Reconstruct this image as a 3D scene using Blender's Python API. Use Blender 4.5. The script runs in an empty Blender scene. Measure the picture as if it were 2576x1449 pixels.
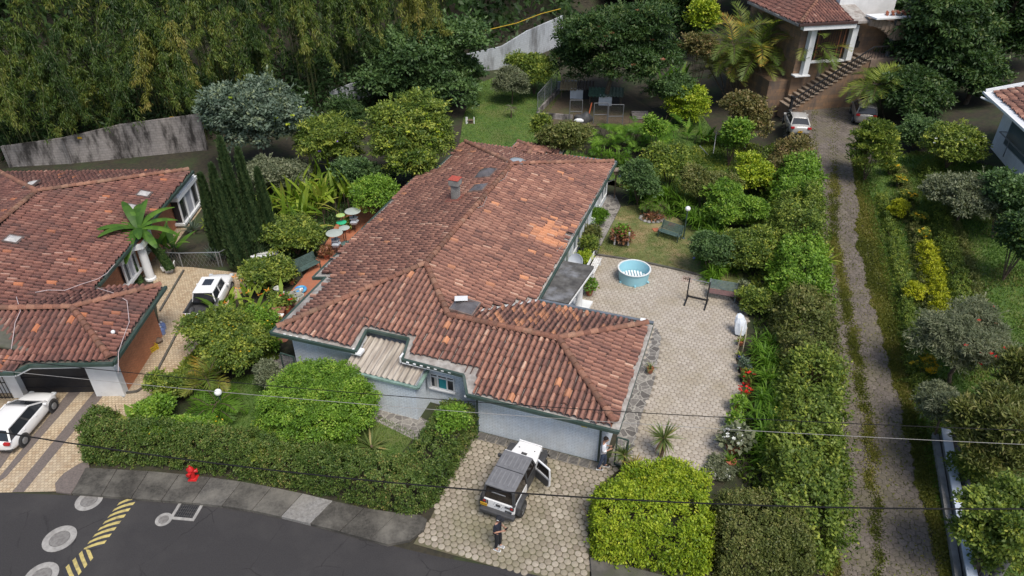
import bpy, bmesh, math, random
import numpy as np
from mathutils import Vector, Matrix, Euler

S = bpy.context.scene
COL = S.collection
R = math.radians
rng = np.random.default_rng(7)
random.seed(7)

# ------------------------------------------------------------------ camera
CAM_H = 23.0
PITCH = 33.5
F = 1787.0 / 2576.0
cd = bpy.data.cameras.new('camera')
cd.sensor_fit = 'HORIZONTAL'
cd.sensor_width = 36.0
cd.lens = 36.0 * F
cd.clip_start = 0.5
cd.clip_end = 2000
cam = bpy.data.objects.new('camera', cd)
COL.objects.link(cam)
cam.location = (0, 0, CAM_H)
cam.rotation_euler = (R(90 - PITCH), 0, 0)
S.camera = cam
S.render.resolution_x = 1024
S.render.resolution_y = 576

# ------------------------------------------------------------------ light
SUN_EL, SUN_AZ = 60.0, 150.0            # high, veiled sun behind the camera, a little to the right
w = bpy.data.worlds.new('World')
S.world = w
w.use_nodes = True
nt = w.node_tree
bg = nt.nodes['Background']
sky = nt.nodes.new('ShaderNodeTexSky')
sky.sky_type = 'NISHITA'
sky.sun_disc = False
sky.sun_elevation = R(SUN_EL)
sky.sun_rotation = R(SUN_AZ)
sky.air_density = 1.0
sky.dust_density = 2.5
sky.ozone_density = 1.0
nt.links.new(sky.outputs[0], bg.inputs[0])
bg.inputs[1].default_value = 0.09
sl = bpy.data.lights.new('sun', 'SUN')
sl.energy = 2.0
sl.angle = R(24)
sl.color = (1.0, 0.95, 0.88)
so = bpy.data.objects.new('sun', sl)
COL.objects.link(so)
so.rotation_euler = (R(90 - SUN_EL), 0, R(180 - SUN_AZ))
S.view_settings.view_transform = 'Standard'
S.view_settings.look = 'None'
S.view_settings.exposure = 0.76
S.view_settings.gamma = 1.0
S.cycles.max_bounces = 5
S.cycles.diffuse_bounces = 3
S.cycles.transparent_max_bounces = 4
S.cycles.use_denoising = True

# ------------------------------------------------------------------ photo point -> place
CX, CY, FP = 1288.0, 724.5, 1787.0
_cp, _sp = math.cos(R(PITCH)), math.sin(R(PITCH))
def ray(x, y):
    u = (x - CX) / FP
    v = -(y - CY) / FP
    return np.array([u, _cp + v * _sp, -_sp + v * _cp])
def W(x, y, z=0.0):
    d = ray(x, y)
    t = (z - CAM_H) / d[2]
    return np.array([0, 0, CAM_H]) + t * d
def AY(x, y, Y):
    d = ray(x, y)
    return np.array([0, 0, CAM_H]) + d * (Y / d[1])
def depth(p):
    return p[1] * _cp - (p[2] - CAM_H) * _sp
def wall_line(x):
    return np.interp(x, [-60, -39, -25.5, -16, -11.6, -4, 5, 14, 40], [51, 52, 56, 61, 63.7, 69.7, 80, 92, 96])
def lane_left(y):
    return np.interp(y, [-20, 15.8, 25.3, 39, 56, 70], [0, 11.45, 15.17, 18.8, 24.6, 29.2])
def lane_h(y):
    t = np.clip((y - 22) / 33.0, 0, 1)
    return 2.0 * t * t * (3 - 2 * t)
def hgt(x, y):
    x = np.asarray(x, float); y = np.asarray(y, float)
    xl = lane_left(y); hl = lane_h(y)
    a = np.clip((x - (xl - 3.6)) / 3.0, 0, 1)
    z = hl * a
    z = z + np.clip(x - (xl + np.interp(y, [15, 60], [4.4, 5.2])), 0, 30) * 0.20 * np.clip((y - 20) / 8.0, 0, 1)
    back = np.clip(y - 50, 0, 60) * 0.03 * (1 - a)
    z = z + back
    yw = wall_line(x)
    z = z + np.clip(y - yw - 1.0, 0, 200) * 0.28
    return z
def G(x, y, dz=0.0):
    d = ray(x, y)
    o = np.array([0, 0, CAM_H])
    t = 5.0
    for i in range(4000):
        p = o + d * t
        g = p[2] - float(hgt(p[0], p[1])) - dz
        if g < 0.004: break
        t += max(g * 0.6, 0.004)
    return p

# ------------------------------------------------------------------ objects, names, labels
def tag(o, label=None, cat=None, group=None, kind=None):
    if label: o['label'] = label
    if cat: o['category'] = cat
    if group: o['group'] = group
    if kind: o['kind'] = kind
    return o
def thing(name, label, cat, loc=(0, 0, 0), rz=0.0, group=None):
    o = bpy.data.objects.new(name, None)
    o.empty_display_size = 0.2
    COL.objects.link(o)
    o.location = tuple(float(c) for c in loc)
    o.rotation_euler = (0, 0, rz)
    return tag(o, label, cat, group)
def link(name, me, parent=None):
    o = bpy.data.objects.new(name, me)
    COL.objects.link(o)
    if parent is not None: o.parent = parent
    return o
def dup(root, loc, rz=None, label=None, scale=None):
    r = root.copy(); COL.objects.link(r)
    r.location = tuple(float(c) for c in loc)
    if rz is not None: r.rotation_euler = (0, 0, rz)
    if scale is not None: r.scale = (scale,) * 3 if not hasattr(scale, '__len__') else scale
    if label: r['label'] = label
    for ch in list(root.children):
        c = ch.copy(); COL.objects.link(c); c.parent = r
        for g in list(ch.children):
            d = g.copy(); COL.objects.link(d); d.parent = c
    return r

# ------------------------------------------------------------------ materials
def ramp(nt, stops):
    n = nt.nodes.new('ShaderNodeValToRGB')
    cr = n.color_ramp
    while len(cr.elements) > 1: cr.elements.remove(cr.elements[-1])
    for i, (p, c) in enumerate(stops):
        e = cr.elements[0] if i == 0 else cr.elements.new(p)
        e.position = p
        e.color = (c[0], c[1], c[2], 1)
    return n
def noise(nt, vec, scale, detail=4, rough=0.55):
    n = nt.nodes.new('ShaderNodeTexNoise')
    n.inputs['Scale'].default_value = scale
    n.inputs['Detail'].default_value = detail
    n.inputs['Roughness'].default_value = rough
    if vec is not None: nt.links.new(vec, n.inputs['Vector'])
    return n
def mix(nt, fac, a, b, mode='MIX'):
    n = nt.nodes.new('ShaderNodeMixRGB'); n.blend_type = mode
    for s, v in ((0, fac), (1, a), (2, b)):
        if hasattr(v, 'is_linked') or hasattr(v, 'links'): nt.links.new(v, n.inputs[s])
        elif isinstance(v, (int, float)): n.inputs[s].default_value = v
        else: n.inputs[s].default_value = (v[0], v[1], v[2], 1)
    return n.outputs[0]
def newmat(name, rough=0.7, metal=0.0, spec=0.4):
    m = bpy.data.materials.new(name); m.use_nodes = True
    b = m.node_tree.nodes['Principled BSDF']
    b.inputs['Roughness'].default_value = rough
    b.inputs['Metallic'].default_value = metal
    b.inputs['Specular IOR Level'].default_value = spec
    return m, m.node_tree, b
def M(name, c1, c2=None, scale=4.0, rough=0.7, metal=0.0, bump=0.0, bscale=None, lo=0.35, hi=0.65, c3=None, s3=0.6, amt3=0.6, spec=0.4, coat=0.0, stretch=None):
    """noise-mottled surface; c3 adds large soft patches (dirt, moss) of their own shape"""
    m, nt, b = newmat(name, rough, metal, spec)
    tc = nt.nodes.new('ShaderNodeTexCoord')
    vec = tc.outputs['Object']
    if stretch:
        mp = nt.nodes.new('ShaderNodeMapping'); mp.inputs['Scale'].default_value = stretch
        nt.links.new(vec, mp.inputs[0]); vec = mp.outputs[0]
    if c2 is None: c2 = tuple(x * 0.82 for x in c1)
    n = noise(nt, vec, scale)
    col = ramp(nt, [(lo, c1), (hi, c2)])
    nt.links.new(n.outputs[0], col.inputs[0])
    out = col.outputs[0]
    if c3 is not None:
        n3 = noise(nt, vec, s3, 6, 0.65)
        r3 = ramp(nt, [(0.48, (0, 0, 0)), (0.66, (amt3,) * 3)])
        nt.links.new(n3.outputs[0], r3.inputs[0])
        out = mix(nt, r3.outputs[0], out, c3)
    nt.links.new(out, b.inputs['Base Color'])
    if coat: b.inputs['Coat Weight'].default_value = coat; b.inputs['Coat Roughness'].default_value = 0.08
    if bump:
        bn = noise(nt, vec, bscale or scale * 4, 5)
        bp = nt.nodes.new('ShaderNodeBump'); bp.inputs['Strength'].default_value = bump; bp.inputs['Distance'].default_value = 0.02
        nt.links.new(bn.outputs[0], bp.inputs['Height'])
        nt.links.new(bp.outputs[0], b.inputs['Normal'])
    return m
def attr_mat(name, stops, rough=0.75, large=None, lscale=0.5, lamt=0.5, bump=0.15, bscale=40, fine=0.25, attr='rnd', new=None, spots=None):
    """each piece (tile, paver, leaf clump) has its own tone from a random attribute"""
    m, nt, b = newmat(name, rough)
    at = nt.nodes.new('ShaderNodeAttribute'); at.attribute_name = attr
    tc = nt.nodes.new('ShaderNodeTexCoord'); vec = tc.outputs['Object']
    cr = ramp(nt, stops)
    nt.links.new(at.outputs['Fac'], cr.inputs[0])
    out = cr.outputs[0]
    if fine:
        n = noise(nt, vec, bscale * 0.35, 5, 0.7)
        r = ramp(nt, [(0.3, (1 - fine,) * 3), (0.7, (1 + fine * 0.4,) * 3)])
        nt.links.new(n.outputs[0], r.inputs[0])
        out = mix(nt, 1.0, out, r.outputs[0], 'MULTIPLY')
    if large is not None:
        n = noise(nt, vec, lscale, 6, 0.65)
        r = ramp(nt, [(0.45, (0, 0, 0)), (0.68, (lamt,) * 3)])
        nt.links.new(n.outputs[0], r.inputs[0])
        out = mix(nt, r.outputs[0], out, large)
    if spots is not None:
        n = noise(nt, vec, 9.0, 4, 0.7)
        r = ramp(nt, [(0.60, (0, 0, 0)), (0.70, (0.75,) * 3)])
        nt.links.new(n.outputs[0], r.inputs[0])
        out = mix(nt, r.outputs[0], out, spots)
    if new is not None:
        a2 = nt.nodes.new('ShaderNodeAttribute'); a2.attribute_name = 'fresh'
        out = mix(nt, a2.outputs['Fac'], out, new)
    nt.links.new(out, b.inputs['Base Color'])
    if bump:
        bn = noise(nt, vec, bscale, 4)
        bp = nt.nodes.new('ShaderNodeBump'); bp.inputs['Strength'].default_value = bump; bp.inputs['Distance'].default_value = 0.01
        nt.links.new(bn.outputs[0], bp.inputs['Height'])
        nt.links.new(bp.outputs[0], b.inputs['Normal'])
    return m
def leaf_mat(name, stops, rough=0.55, trans=0.25):
    m, nt, b = newmat(name, rough, 0, 0.3)
    at = nt.nodes.new('ShaderNodeAttribute'); at.attribute_name = 'rnd'
    cr = ramp(nt, stops)
    nt.links.new(at.outputs['Fac'], cr.inputs[0])
    nt.links.new(cr.outputs[0], b.inputs['Base Color'])
    if trans:
        tr = nt.nodes.new('ShaderNodeBsdfTranslucent')
        g = mix(nt, 1.0, cr.outputs[0], (1.3, 1.35, 0.6), 'MULTIPLY')
        nt.links.new(g, tr.inputs[0])
        ms = nt.nodes.new('ShaderNodeMixShader'); ms.inputs[0].default_value = trans
        nt.links.new(b.outputs[0], ms.inputs[1]); nt.links.new(tr.outputs[0], ms.inputs[2])
        nt.links.new(ms.outputs[0], nt.nodes['Material Output'].inputs[0])
    return m
def brick_mat(name, c1, c2, mortar, bw, bh, msize=0.012, rough=0.8, bump=0.4, stain=None, samt=0.5, sscale=0.8, axis='wall', off=0.5, bias=0.0):
    m, nt, b = newmat(name, rough)
    tc = nt.nodes.new('ShaderNodeTexCoord')
    sx = nt.nodes.new('ShaderNodeSeparateXYZ'); nt.links.new(tc.outputs['Object'], sx.inputs[0])
    cx = nt.nodes.new('ShaderNodeCombineXYZ')
    if axis == 'wall':
        ad = nt.nodes.new('ShaderNodeMath'); ad.operation = 'ADD'
        nt.links.new(sx.outputs[0], ad.inputs[0]); nt.links.new(sx.outputs[1], ad.inputs[1])
        nt.links.new(ad.outputs[0], cx.inputs[0]); nt.links.new(sx.outputs[2], cx.inputs[1])
    else:
        nt.links.new(sx.outputs[0], cx.inputs[0]); nt.links.new(sx.outputs[1], cx.inputs[1])
    br = nt.nodes.new('ShaderNodeTexBrick')
    br.offset = off
    br.inputs['Scale'].default_value = 1.0
    br.inputs['Mortar Size'].default_value = msize
    br.inputs['Brick Width'].default_value = bw
    br.inputs['Row Height'].default_value = bh
    br.inputs['Bias'].default_value = bias
    br.inputs['Color1'].default_value = (*c1, 1); br.inputs['Color2'].default_value = (*c2, 1); br.inputs['Mortar'].default_value = (*mortar, 1)
    nt.links.new(cx.outputs[0], br.inputs['Vector'])
    n = noise(nt, tc.outputs['Object'], 5, 5, 0.7)
    r = ramp(nt, [(0.3, (0.82,) * 3), (0.7, (1.05,) * 3)])
    nt.links.new(n.outputs[0], r.inputs[0])
    out = mix(nt, 1.0, br.outputs[0], r.outputs[0], 'MULTIPLY')
    if stain is not None:
        mp = nt.nodes.new('ShaderNodeMapping'); mp.inputs['Scale'].default_value = (1, 1, 0.3)
        nt.links.new(tc.outputs['Object'], mp.inputs[0])
        n2 = noise(nt, mp.outputs[0], sscale, 7, 0.7)
        r2 = ramp(nt, [(0.46, (0, 0, 0)), (0.62, (samt,) * 3)])
        nt.links.new(n2.outputs[0], r2.inputs[0])
        out = mix(nt, r2.outputs[0], out, stain)
    nt.links.new(out, b.inputs['Base Color'])
    bp = nt.nodes.new('ShaderNodeBump'); bp.inputs['Strength'].default_value = bump; bp.inputs['Distance'].default_value = 0.01; bp.invert = True
    nt.links.new(br.outputs['Fac'], bp.inputs['Height'])
    nt.links.new(bp.outputs[0], b.inputs['Normal'])
    return m

# ------------------------------------------------------------------ mesh helpers
def np_mesh(name, co, faces, mats, attrs=None, smooth=False, mat_idx=None):
    """faces: (N,k) int array with constant k"""
    me = bpy.data.meshes.new(name)
    co = np.asarray(co, np.float32); faces = np.asarray(faces, np.int32)
    k = faces.shape[1]; n = faces.shape[0]
    me.vertices.add(len(co)); me.vertices.foreach_set('co', co.ravel())
    me.loops.add(n * k); me.loops.foreach_set('vertex_index', faces.ravel())
    me.polygons.add(n)
    me.polygons.foreach_set('loop_start', np.arange(0, n * k, k, dtype=np.int32))
    me.polygons.foreach_set('loop_total', np.full(n, k, np.int32))
    if smooth: me.polygons.foreach_set('use_smooth', np.ones(n, bool))
    for m in (mats if isinstance(mats, (list, tuple)) else [mats]): me.materials.append(m)
    if mat_idx is not None: me.polygons.foreach_set('material_index', np.asarray(mat_idx, np.int32))
    for an, (av, dom) in (attrs or {}).items():
        a = me.attributes.new(an, 'FLOAT', dom); a.data.foreach_set('value', np.asarray(av, np.float32))
    me.update(calc_edges=True)
    return me
class MB:
    """collects shapes into one mesh"""
    def __init__(s): s.v = []; s.f = []; s.a = []; s.cur = 0.5
    def add(s, vs, fs):
        o = len(s.v)
        s.v += [tuple(float(c) for c in p) for p in vs]
        s.f += [tuple(i + o for i in f) for f in fs]
        s.a += [s.cur] * len(fs)
        return s
    def box(s, c, d, rz=0.0, m=None, taper=1.0):
        x, y, z = d[0] / 2, d[1] / 2, d[2] / 2
        vs = [(-x, -y, -z), (x, -y, -z), (x, y, -z), (-x, y, -z), (-x * taper, -y * taper, z), (x * taper, -y * taper, z), (x * taper, y * taper, z), (-x * taper, y * taper, z)]
        mt = Matrix.Translation(c) @ Matrix.Rotation(rz, 4, 'Z') @ (m or Matrix.Identity(4))
        vs = [mt @ Vector(v) for v in vs]
        return s.add(vs, [(0, 3, 2, 1), (4, 5, 6, 7), (0, 1, 5, 4), (1, 2, 6, 5), (2, 3, 7, 6), (3, 0, 4, 7)])
    def bar(s, p, q, a, b=None):
        """rectangular bar p->q, section a x b"""
        b = b or a
        p, q = Vector(p), Vector(q); d = q - p
        up = Vector((0, 0, 1)) if abs(d.normalized().z) < 0.95 else Vector((0, 1, 0))
        x = d.cross(up).normalized() * a / 2; y = x.cross(d).normalized() * b / 2
        vs = [p - x - y, p + x - y, p + x + y, p - x + y, q - x - y, q + x - y, q + x + y, q - x + y]
        return s.add(vs, [(0, 1, 2, 3), (7, 6, 5, 4), (0, 4, 5, 1), (1, 5, 6, 2), (2, 6, 7, 3), (3, 7, 4, 0)])
    def tube(s, pts, r, n=8, caps=True):
        pts = [Vector(p) for p in pts]
        rs = r if hasattr(r, '__len__') else [r] * len(pts)
        vs = []; fs = []
        prev = None
        for i, p in enumerate(pts):
            d = (pts[min(i + 1, len(pts) - 1)] - pts[max(i - 1, 0)]).normalized()
            if prev is None:
                up = Vector((0, 0, 1)) if abs(d.z) < 0.9 else Vector((1, 0, 0))
                x = d.cross(up).normalized()
            else:
                x = (prev - d * prev.dot(d)).normalized()
            prev = x; y = d.cross(x)
            for k in range(n):
                t = 2 * math.pi * k / n
                vs.append(p + (x * math.cos(t) + y * math.sin(t)) * rs[i])
        for i in range(len(pts) - 1):
            for k in range(n):
                a = i * n + k; b2 = i * n + (k + 1) % n
                fs.append((a, b2, b2 + n, a + n))
        if caps:
            fs.append(tuple(range(n - 1, -1, -1))); fs.append(tuple(range((len(pts) - 1) * n, len(pts) * n)))
        return s.add(vs, fs)
    def lathe(s, prof, n=24, c=(0, 0, 0), ring=False):
        vs = []; fs = []
        for (r, z) in prof:
            for k in range(n):
                t = 2 * math.pi * k / n
                vs.append((c[0] + r * math.cos(t), c[1] + r * math.sin(t), c[2] + z))
        for i in range(len(prof) - 1):
            for k in range(n):
                a = i * n + k; b2 = i * n + (k + 1) % n
                fs.append((a, b2, b2 + n, a + n))
        if ring:
            q = (len(prof) - 1) * n
            for k in range(n): fs.append((q + k, q + (k + 1) % n, (k + 1) % n, k))
            return s.add(vs, fs)
        if prof[0][0] > 1e-4: fs.append(tuple(range(n - 1, -1, -1)))
        if prof[-1][0] > 1e-4: fs.append(tuple(range((len(prof) - 1) * n, len(prof) * n)))
        return s.add(vs, fs)
    def prism(s, poly, z0, z1):
        """poly CCW (x,y); z0/z1 number or function of (x,y)"""
        n = len(poly)
        f0 = z0 if callable(z0) else (lambda x, y: z0)
        f1 = z1 if callable(z1) else (lambda x, y: z1)
        vs = [(x, y, f0(x, y)) for x, y in poly] + [(x, y, f1(x, y)) for x, y in poly]
        fs = [tuple(range(n - 1, -1, -1)), tuple(range(n, 2 * n))] + [(i, (i + 1) % n, (i + 1) % n + n, i + n) for i in range(n)]
        return s.add(vs, fs)
    def ball(s, c, r, n=16, sq=(1, 1, 1)):
        m = n // 2; vs = []; fs = []
        for i in range(m + 1):
            ph = math.pi * i / m
            for k in range(n):
                t = 2 * math.pi * k / n
                vs.append((c[0] + r * sq[0] * math.sin(ph) * math.cos(t), c[1] + r * sq[1] * math.sin(ph) * math.sin(t), c[2] + r * sq[2] * math.cos(ph)))
        for i in range(m):
            for k in range(n):
                a = i * n + k; b2 = i * n + (k + 1) % n
                fs.append((a, a + n, b2 + n, b2))
        return s.add(vs, fs)
    def build(s, name, mat, parent=None, smooth=False, loc=None, bevel=0.0, sub=0):
        me = bpy.data.meshes.new(name)
        me.from_pydata(s.v, [], s.f)
        a = me.attributes.new('rnd', 'FLOAT', 'FACE'); a.data.foreach_set('value', np.array(s.a, np.float32))
        me.materials.append(mat)
        bm = bmesh.new(); bm.from_mesh(me)
        bmesh.ops.remove_doubles(bm, verts=bm.verts, dist=1e-5)
        bmesh.ops.recalc_face_normals(bm, faces=bm.faces)
        bm.to_mesh(me); bm.free()
        if smooth:
            me.polygons.foreach_set('use_smooth', np.ones(len(me.polygons), bool))
            me.set_sharp_from_angle(angle=R(40))
        o = link(name, me, parent)
        if loc is not None: o.location = tuple(float(c) for c in loc)
        if bevel:
            bv = o.modifiers.new('bevel', 'BEVEL'); bv.width = bevel; bv.segments = 2; bv.limit_method = 'ANGLE'
        if sub:
            sb = o.modifiers.new('sub', 'SUBSURF'); sb.levels = sub; sb.render_levels = sub
        return o
def in_poly(x, y, poly):
    x = np.asarray(x); y = np.asarray(y)
    r = np.zeros(x.shape, bool)
    n = len(poly); j = n - 1
    for i in range(n):
        xi, yi = poly[i][0], poly[i][1]; xj, yj = poly[j][0], poly[j][1]
        c = ((yi > y) != (yj > y)) & (x < (xj - xi) * (y - yi) / ((yj - yi) + 1e-12) + xi)
        r ^= c; j = i
    return r

# ------------------------------------------------------------------ foliage
def unit(a): return a / (np.linalg.norm(a, axis=1, keepdims=True) + 1e-9)
def leaf_np(P, D, N, L, Wd, rnd, fold=0.0, fat=0.45):
    """one rhombic leaf per point: axis D, facing N"""
    D = unit(D); B = unit(np.cross(D, N)); Nn = np.cross(B, D)
    L = np.broadcast_to(np.asarray(L, float), (len(P),))[:, None]; Wd = np.broadcast_to(np.asarray(Wd, float), (len(P),))[:, None]
    mid = P + D * L * fat
    co = np.stack([P, mid + B * Wd * 0.5 + Nn * L * fold, P + D * L, mid - B * Wd * 0.5 + Nn * L * fold], 1).reshape(-1, 3)
    f = np.arange(len(P) * 4).reshape(-1, 4)
    return co, f, rnd
def leaf_mesh(name, parts, mat):
    cos = []; fs = []; rs = []; o = 0
    for co, f, r in parts:
        cos.append(co); fs.append(f + o); rs.append(r); o += len(co)
    return np_mesh(name, np.concatenate(cos), np.concatenate(fs), mat, {'rnd': (np.clip(np.concatenate(rs), 0, 1), 'FACE')})
def clump_leaves(centers, radii, n, L, Wd, droop=0.25, up=0.6, tone=None, spread=0.38, flat=0.75):
    """leaves filling small clumps; each clump has its own tone"""
    K = len(centers)
    idx = rng.integers(0, K, n)
    v = unit(rng.normal(size=(n, 3))); v[:, 2] = np.abs(v[:, 2]) * 0.9 - 0.25
    rr = (rng.random(n) ** 0.5)[:, None]
    P = centers[idx] + v * rr * radii[idx][:, None] * np.array([1, 1, flat])
    D = v + rng.normal(size=(n, 3)) * 0.5 + np.array([0, 0, -droop])
    N = np.array([0, 0, 1.0]) * up + v * 0.5 + rng.normal(size=(n, 3)) * 0.45
    t = rng.random(K) if tone is None else tone
    rnd = 0.5 + (t[idx] - 0.5) * 0.75 + rng.normal(size=n) * spread * 0.35
    s = 0.75 + rng.random(n) * 0.5
    return leaf_np(P, D, N, L * s, Wd * s, rnd)
def crown(blobs, n_clumps, n_leaves, L, Wd, csize=0.5, droop=0.25, up=0.6, lumpy=0.15, spread=0.38, inner=0.18, zmin=-0.55):
    """blobs: (cx,cy,cz,rx,ry,rz); clumps sit on and just under the blob surfaces"""
    vol = np.array([b[3] * b[4] + b[4] * b[5] for b in blobs]); pr = vol / vol.sum()
    bi = rng.choice(len(blobs), n_clumps, p=pr)
    B = np.array(blobs)
    v = unit(rng.normal(size=(n_clumps, 3)))
    v[:, 2] = np.where(v[:, 2] < zmin, -v[:, 2], v[:, 2])
    r = 1 - rng.random(n_clumps) ** 2 * inner * 2 + rng.normal(size=n_clumps) * lumpy * 0.5
    C = B[bi, :3] + v * B[bi, 3:] * r[:, None]
    rad = csize * (0.6 + rng.random(n_clumps) * 0.8)
    return clump_leaves(C, rad, n_leaves, L, Wd, droop, up, None, spread)
def branchy(mb, base, top, r0, r1, limbs, spread, seed=0):
    rd = random.Random(seed)
    b, t = Vector(base), Vector(top)
    k = 5
    pts = [b.lerp(t, i / k) + Vector((rd.uniform(-.08, .08), rd.uniform(-.08, .08), 0)) * (t - b).length * (0.4 if 0 < i < k else 0) for i in range(k + 1)]
    mb.tube(pts, [r0 + (r1 - r0) * i / k for i in range(k + 1)], 8)
    for i in range(limbs):
        f = rd.uniform(0.45, 0.95)
        p = b.lerp(t, f)
        a = rd.uniform(0, 6.28)
        q = p + Vector((math.cos(a) * spread * rd.uniform(.5, 1), math.sin(a) * spread * rd.uniform(.5, 1), spread * rd.uniform(.3, .9)))
        m = p.lerp(q, 0.5) + Vector((0, 0, spread * 0.08))
        mb.tube([p, m, q], [r1 * 0.8, r1 * 0.5, r1 * 0.2], 6)
    return mb
LEAFCOUNT = [0]
def sprigs(C, Dr, length, leaf, per=12):
    """young shoots that stick out of a crown: leaves in pairs along a thin line"""
    k = len(C); L = length * rng.uniform(.5, 1.2, k)
    f = np.tile(np.linspace(.1, 1, per), k); i = np.repeat(np.arange(k), per)
    D = unit(Dr)
    P = C[i] + D[i] * (f * L[i])[:, None] - np.array([0, 0, .25]) * (f ** 2 * L[i])[:, None]
    a = f * 40 + i; S_ = np.c_[np.cos(a), np.sin(a), np.full(len(a), .3)]
    t = np.clip(rng.random(k)[i] * .5 + .45 + rng.normal(size=len(i)) * .08, 0, 1)
    return leaf_np(P, S_ + D[i] * .8, rng.normal(size=(len(i), 3)) * .4 + np.array([0, -.2, .8]), leaf[0] * rng.uniform(.7, 1.2, len(i)), np.full(len(i), leaf[1]), t)
def bush(name, label, cat, px, py, Y, rw, rh, mat, leaf=(0.14, 0.08), cover=3.0, trunk=None, shape='round', group=None, csize=None, seed=0, droop=0.25, up=0.6, flowers=None, lumpy=0.22, ry=None, trunk_h=None, limbs=6, extra=None, zmin=-0.55, base_z=None):
    """tree or shrub: crown centred on photo point (px,py) at distance Y, half sizes rw, rh in photo pixels"""
    c = AY(px, py, Y); sc = depth(c) / FP
    rx = rw * sc; rz = rh * sc * 0.93; ryy = (ry * sc) if ry else rx
    g = float(hgt(c[0], c[1])) if base_z is None else base_z
    if c[2] - rz < g + 0.02 and rz > 0: 
        top = c[2] + rz; rz = max((top - g) / 2 * 1.08, 0.2); c = np.array([c[0], c[1], g + rz * 0.92])
    t = thing(name, label, cat, (c[0], c[1], g), 0, group)
    cz = c[2] - g
    rd = np.random.default_rng(seed + 11)
    if shape == 'round': blobs = [(0, 0, cz, rx, ryy, rz)]
    elif shape == 'tree':
        blobs = [(0, 0, cz, rx * .72, ryy * .72, rz * .75)]
        for i in range(9):
            a = i * 2.4 + rd.random(); q = 0.35 + 0.3 * rd.random(); e = rd.uniform(-0.55, 0.65)
            k = rd.uniform(.3, .46)
            blobs.append((math.cos(a) * rx * q * math.sqrt(max(1 - e * e, .15)) * 1.15, math.sin(a) * ryy * q * math.sqrt(max(1 - e * e, .15)) * 1.15, cz + e * rz * 0.85, rx * k, ryy * k, rz * k))
    elif shape == 'loose':
        blobs = []
        for i in range(8):
            a = i * 2.4 + rd.random(); q = 0.55 * math.sqrt(rd.random()); k = rd.uniform(.36, .6)
            blobs.append((math.cos(a) * rx * q * 1.2, math.sin(a) * ryy * q * 1.2, cz + rd.uniform(-.4, .5) * rz, rx * k, ryy * k, rz * k))
    if extra: blobs += [(a * rx, b * ryy, cz + d * rz, e * rx, e * ryy, e * rz) for a, b, d, e in extra]
    area = sum(4 * math.pi * ((b[3] * b[4] + b[4] * b[5] + b[3] * b[5]) / 3) for b in blobs) * (0.75 if len(blobs) > 1 else 1)
    n = int(area * cover / (leaf[0] * leaf[1] * 0.5)); n = min(n, 60000)
    LEAFCOUNT[0] += n
    cs = csize or max(0.18, min(rx, rz) * 0.22)
    nc = max(20, int(area / (cs * cs) * 0.9))
    pr = crown(blobs, nc, n, leaf[0], leaf[1], cs, droop, up, lumpy, zmin=zmin)
    ks = int(10 + 5 * area ** .5) if csize is None or csize > .3 else 8
    bi = rng.integers(0, len(blobs), ks); BB = np.array(blobs); vv = unit(rng.normal(size=(ks, 3))); vv[:, 2] = np.abs(vv[:, 2]) * .9 + .05
    sp_ = sprigs(BB[bi, :3] + vv * BB[bi, 3:] * .95, vv + np.array([0, 0, .5]), min(rx, rz) * .38, leaf)
    link('crown' if trunk else 'foliage', leaf_mesh(name, [pr, sp_], mat), t)
    mb = MB()
    if trunk:
        branchy(mb, (0, 0, -0.1), (0, 0, cz + rz * .35), trunk[0], trunk[0] * 0.45, limbs, min(rx, rz) * 0.8, seed)
        mb.build('trunk', trunk[1], t, smooth=True)
    else:
        for i in range(7):
            a = i * 0.9 + seed; q = 0.5
            mb.tube([(0, 0, 0), (math.cos(a) * rx * q * .5, math.sin(a) * ryy * q * .5, cz * .6), (math.cos(a) * rx * q, math.sin(a) * ryy * q, cz + rz * .3)], [0.035, 0.025, 0.012], 5)
        mb.build('stem', MAT['bark'], t)
    if flowers:
        fm, cnt, size = flowers
        v = unit(rng.normal(size=(cnt, 3))); v[:, 2] = np.abs(v[:, 2]); v[:, 1] -= 0.5; v = unit(v)
        bi = rng.integers(0, len(blobs), cnt); B = np.array(blobs)
        C = B[bi, :3] + v * B[bi, 3:] * 1.04
        mbf = []
        k = 5
        for j in range(k):
            a = 2 * math.pi * j / k
            D = np.tile(np.array([math.cos(a), math.sin(a), 0.25]), (cnt, 1))
            mbf.append(leaf_np(C, D + v * 0.3, v + np.array([0, 0, .4]), size, size * 0.8, rng.random(cnt)))
        link('flower', leaf_mesh(name + '_flower', mbf, fm), t)
    return t
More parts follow.
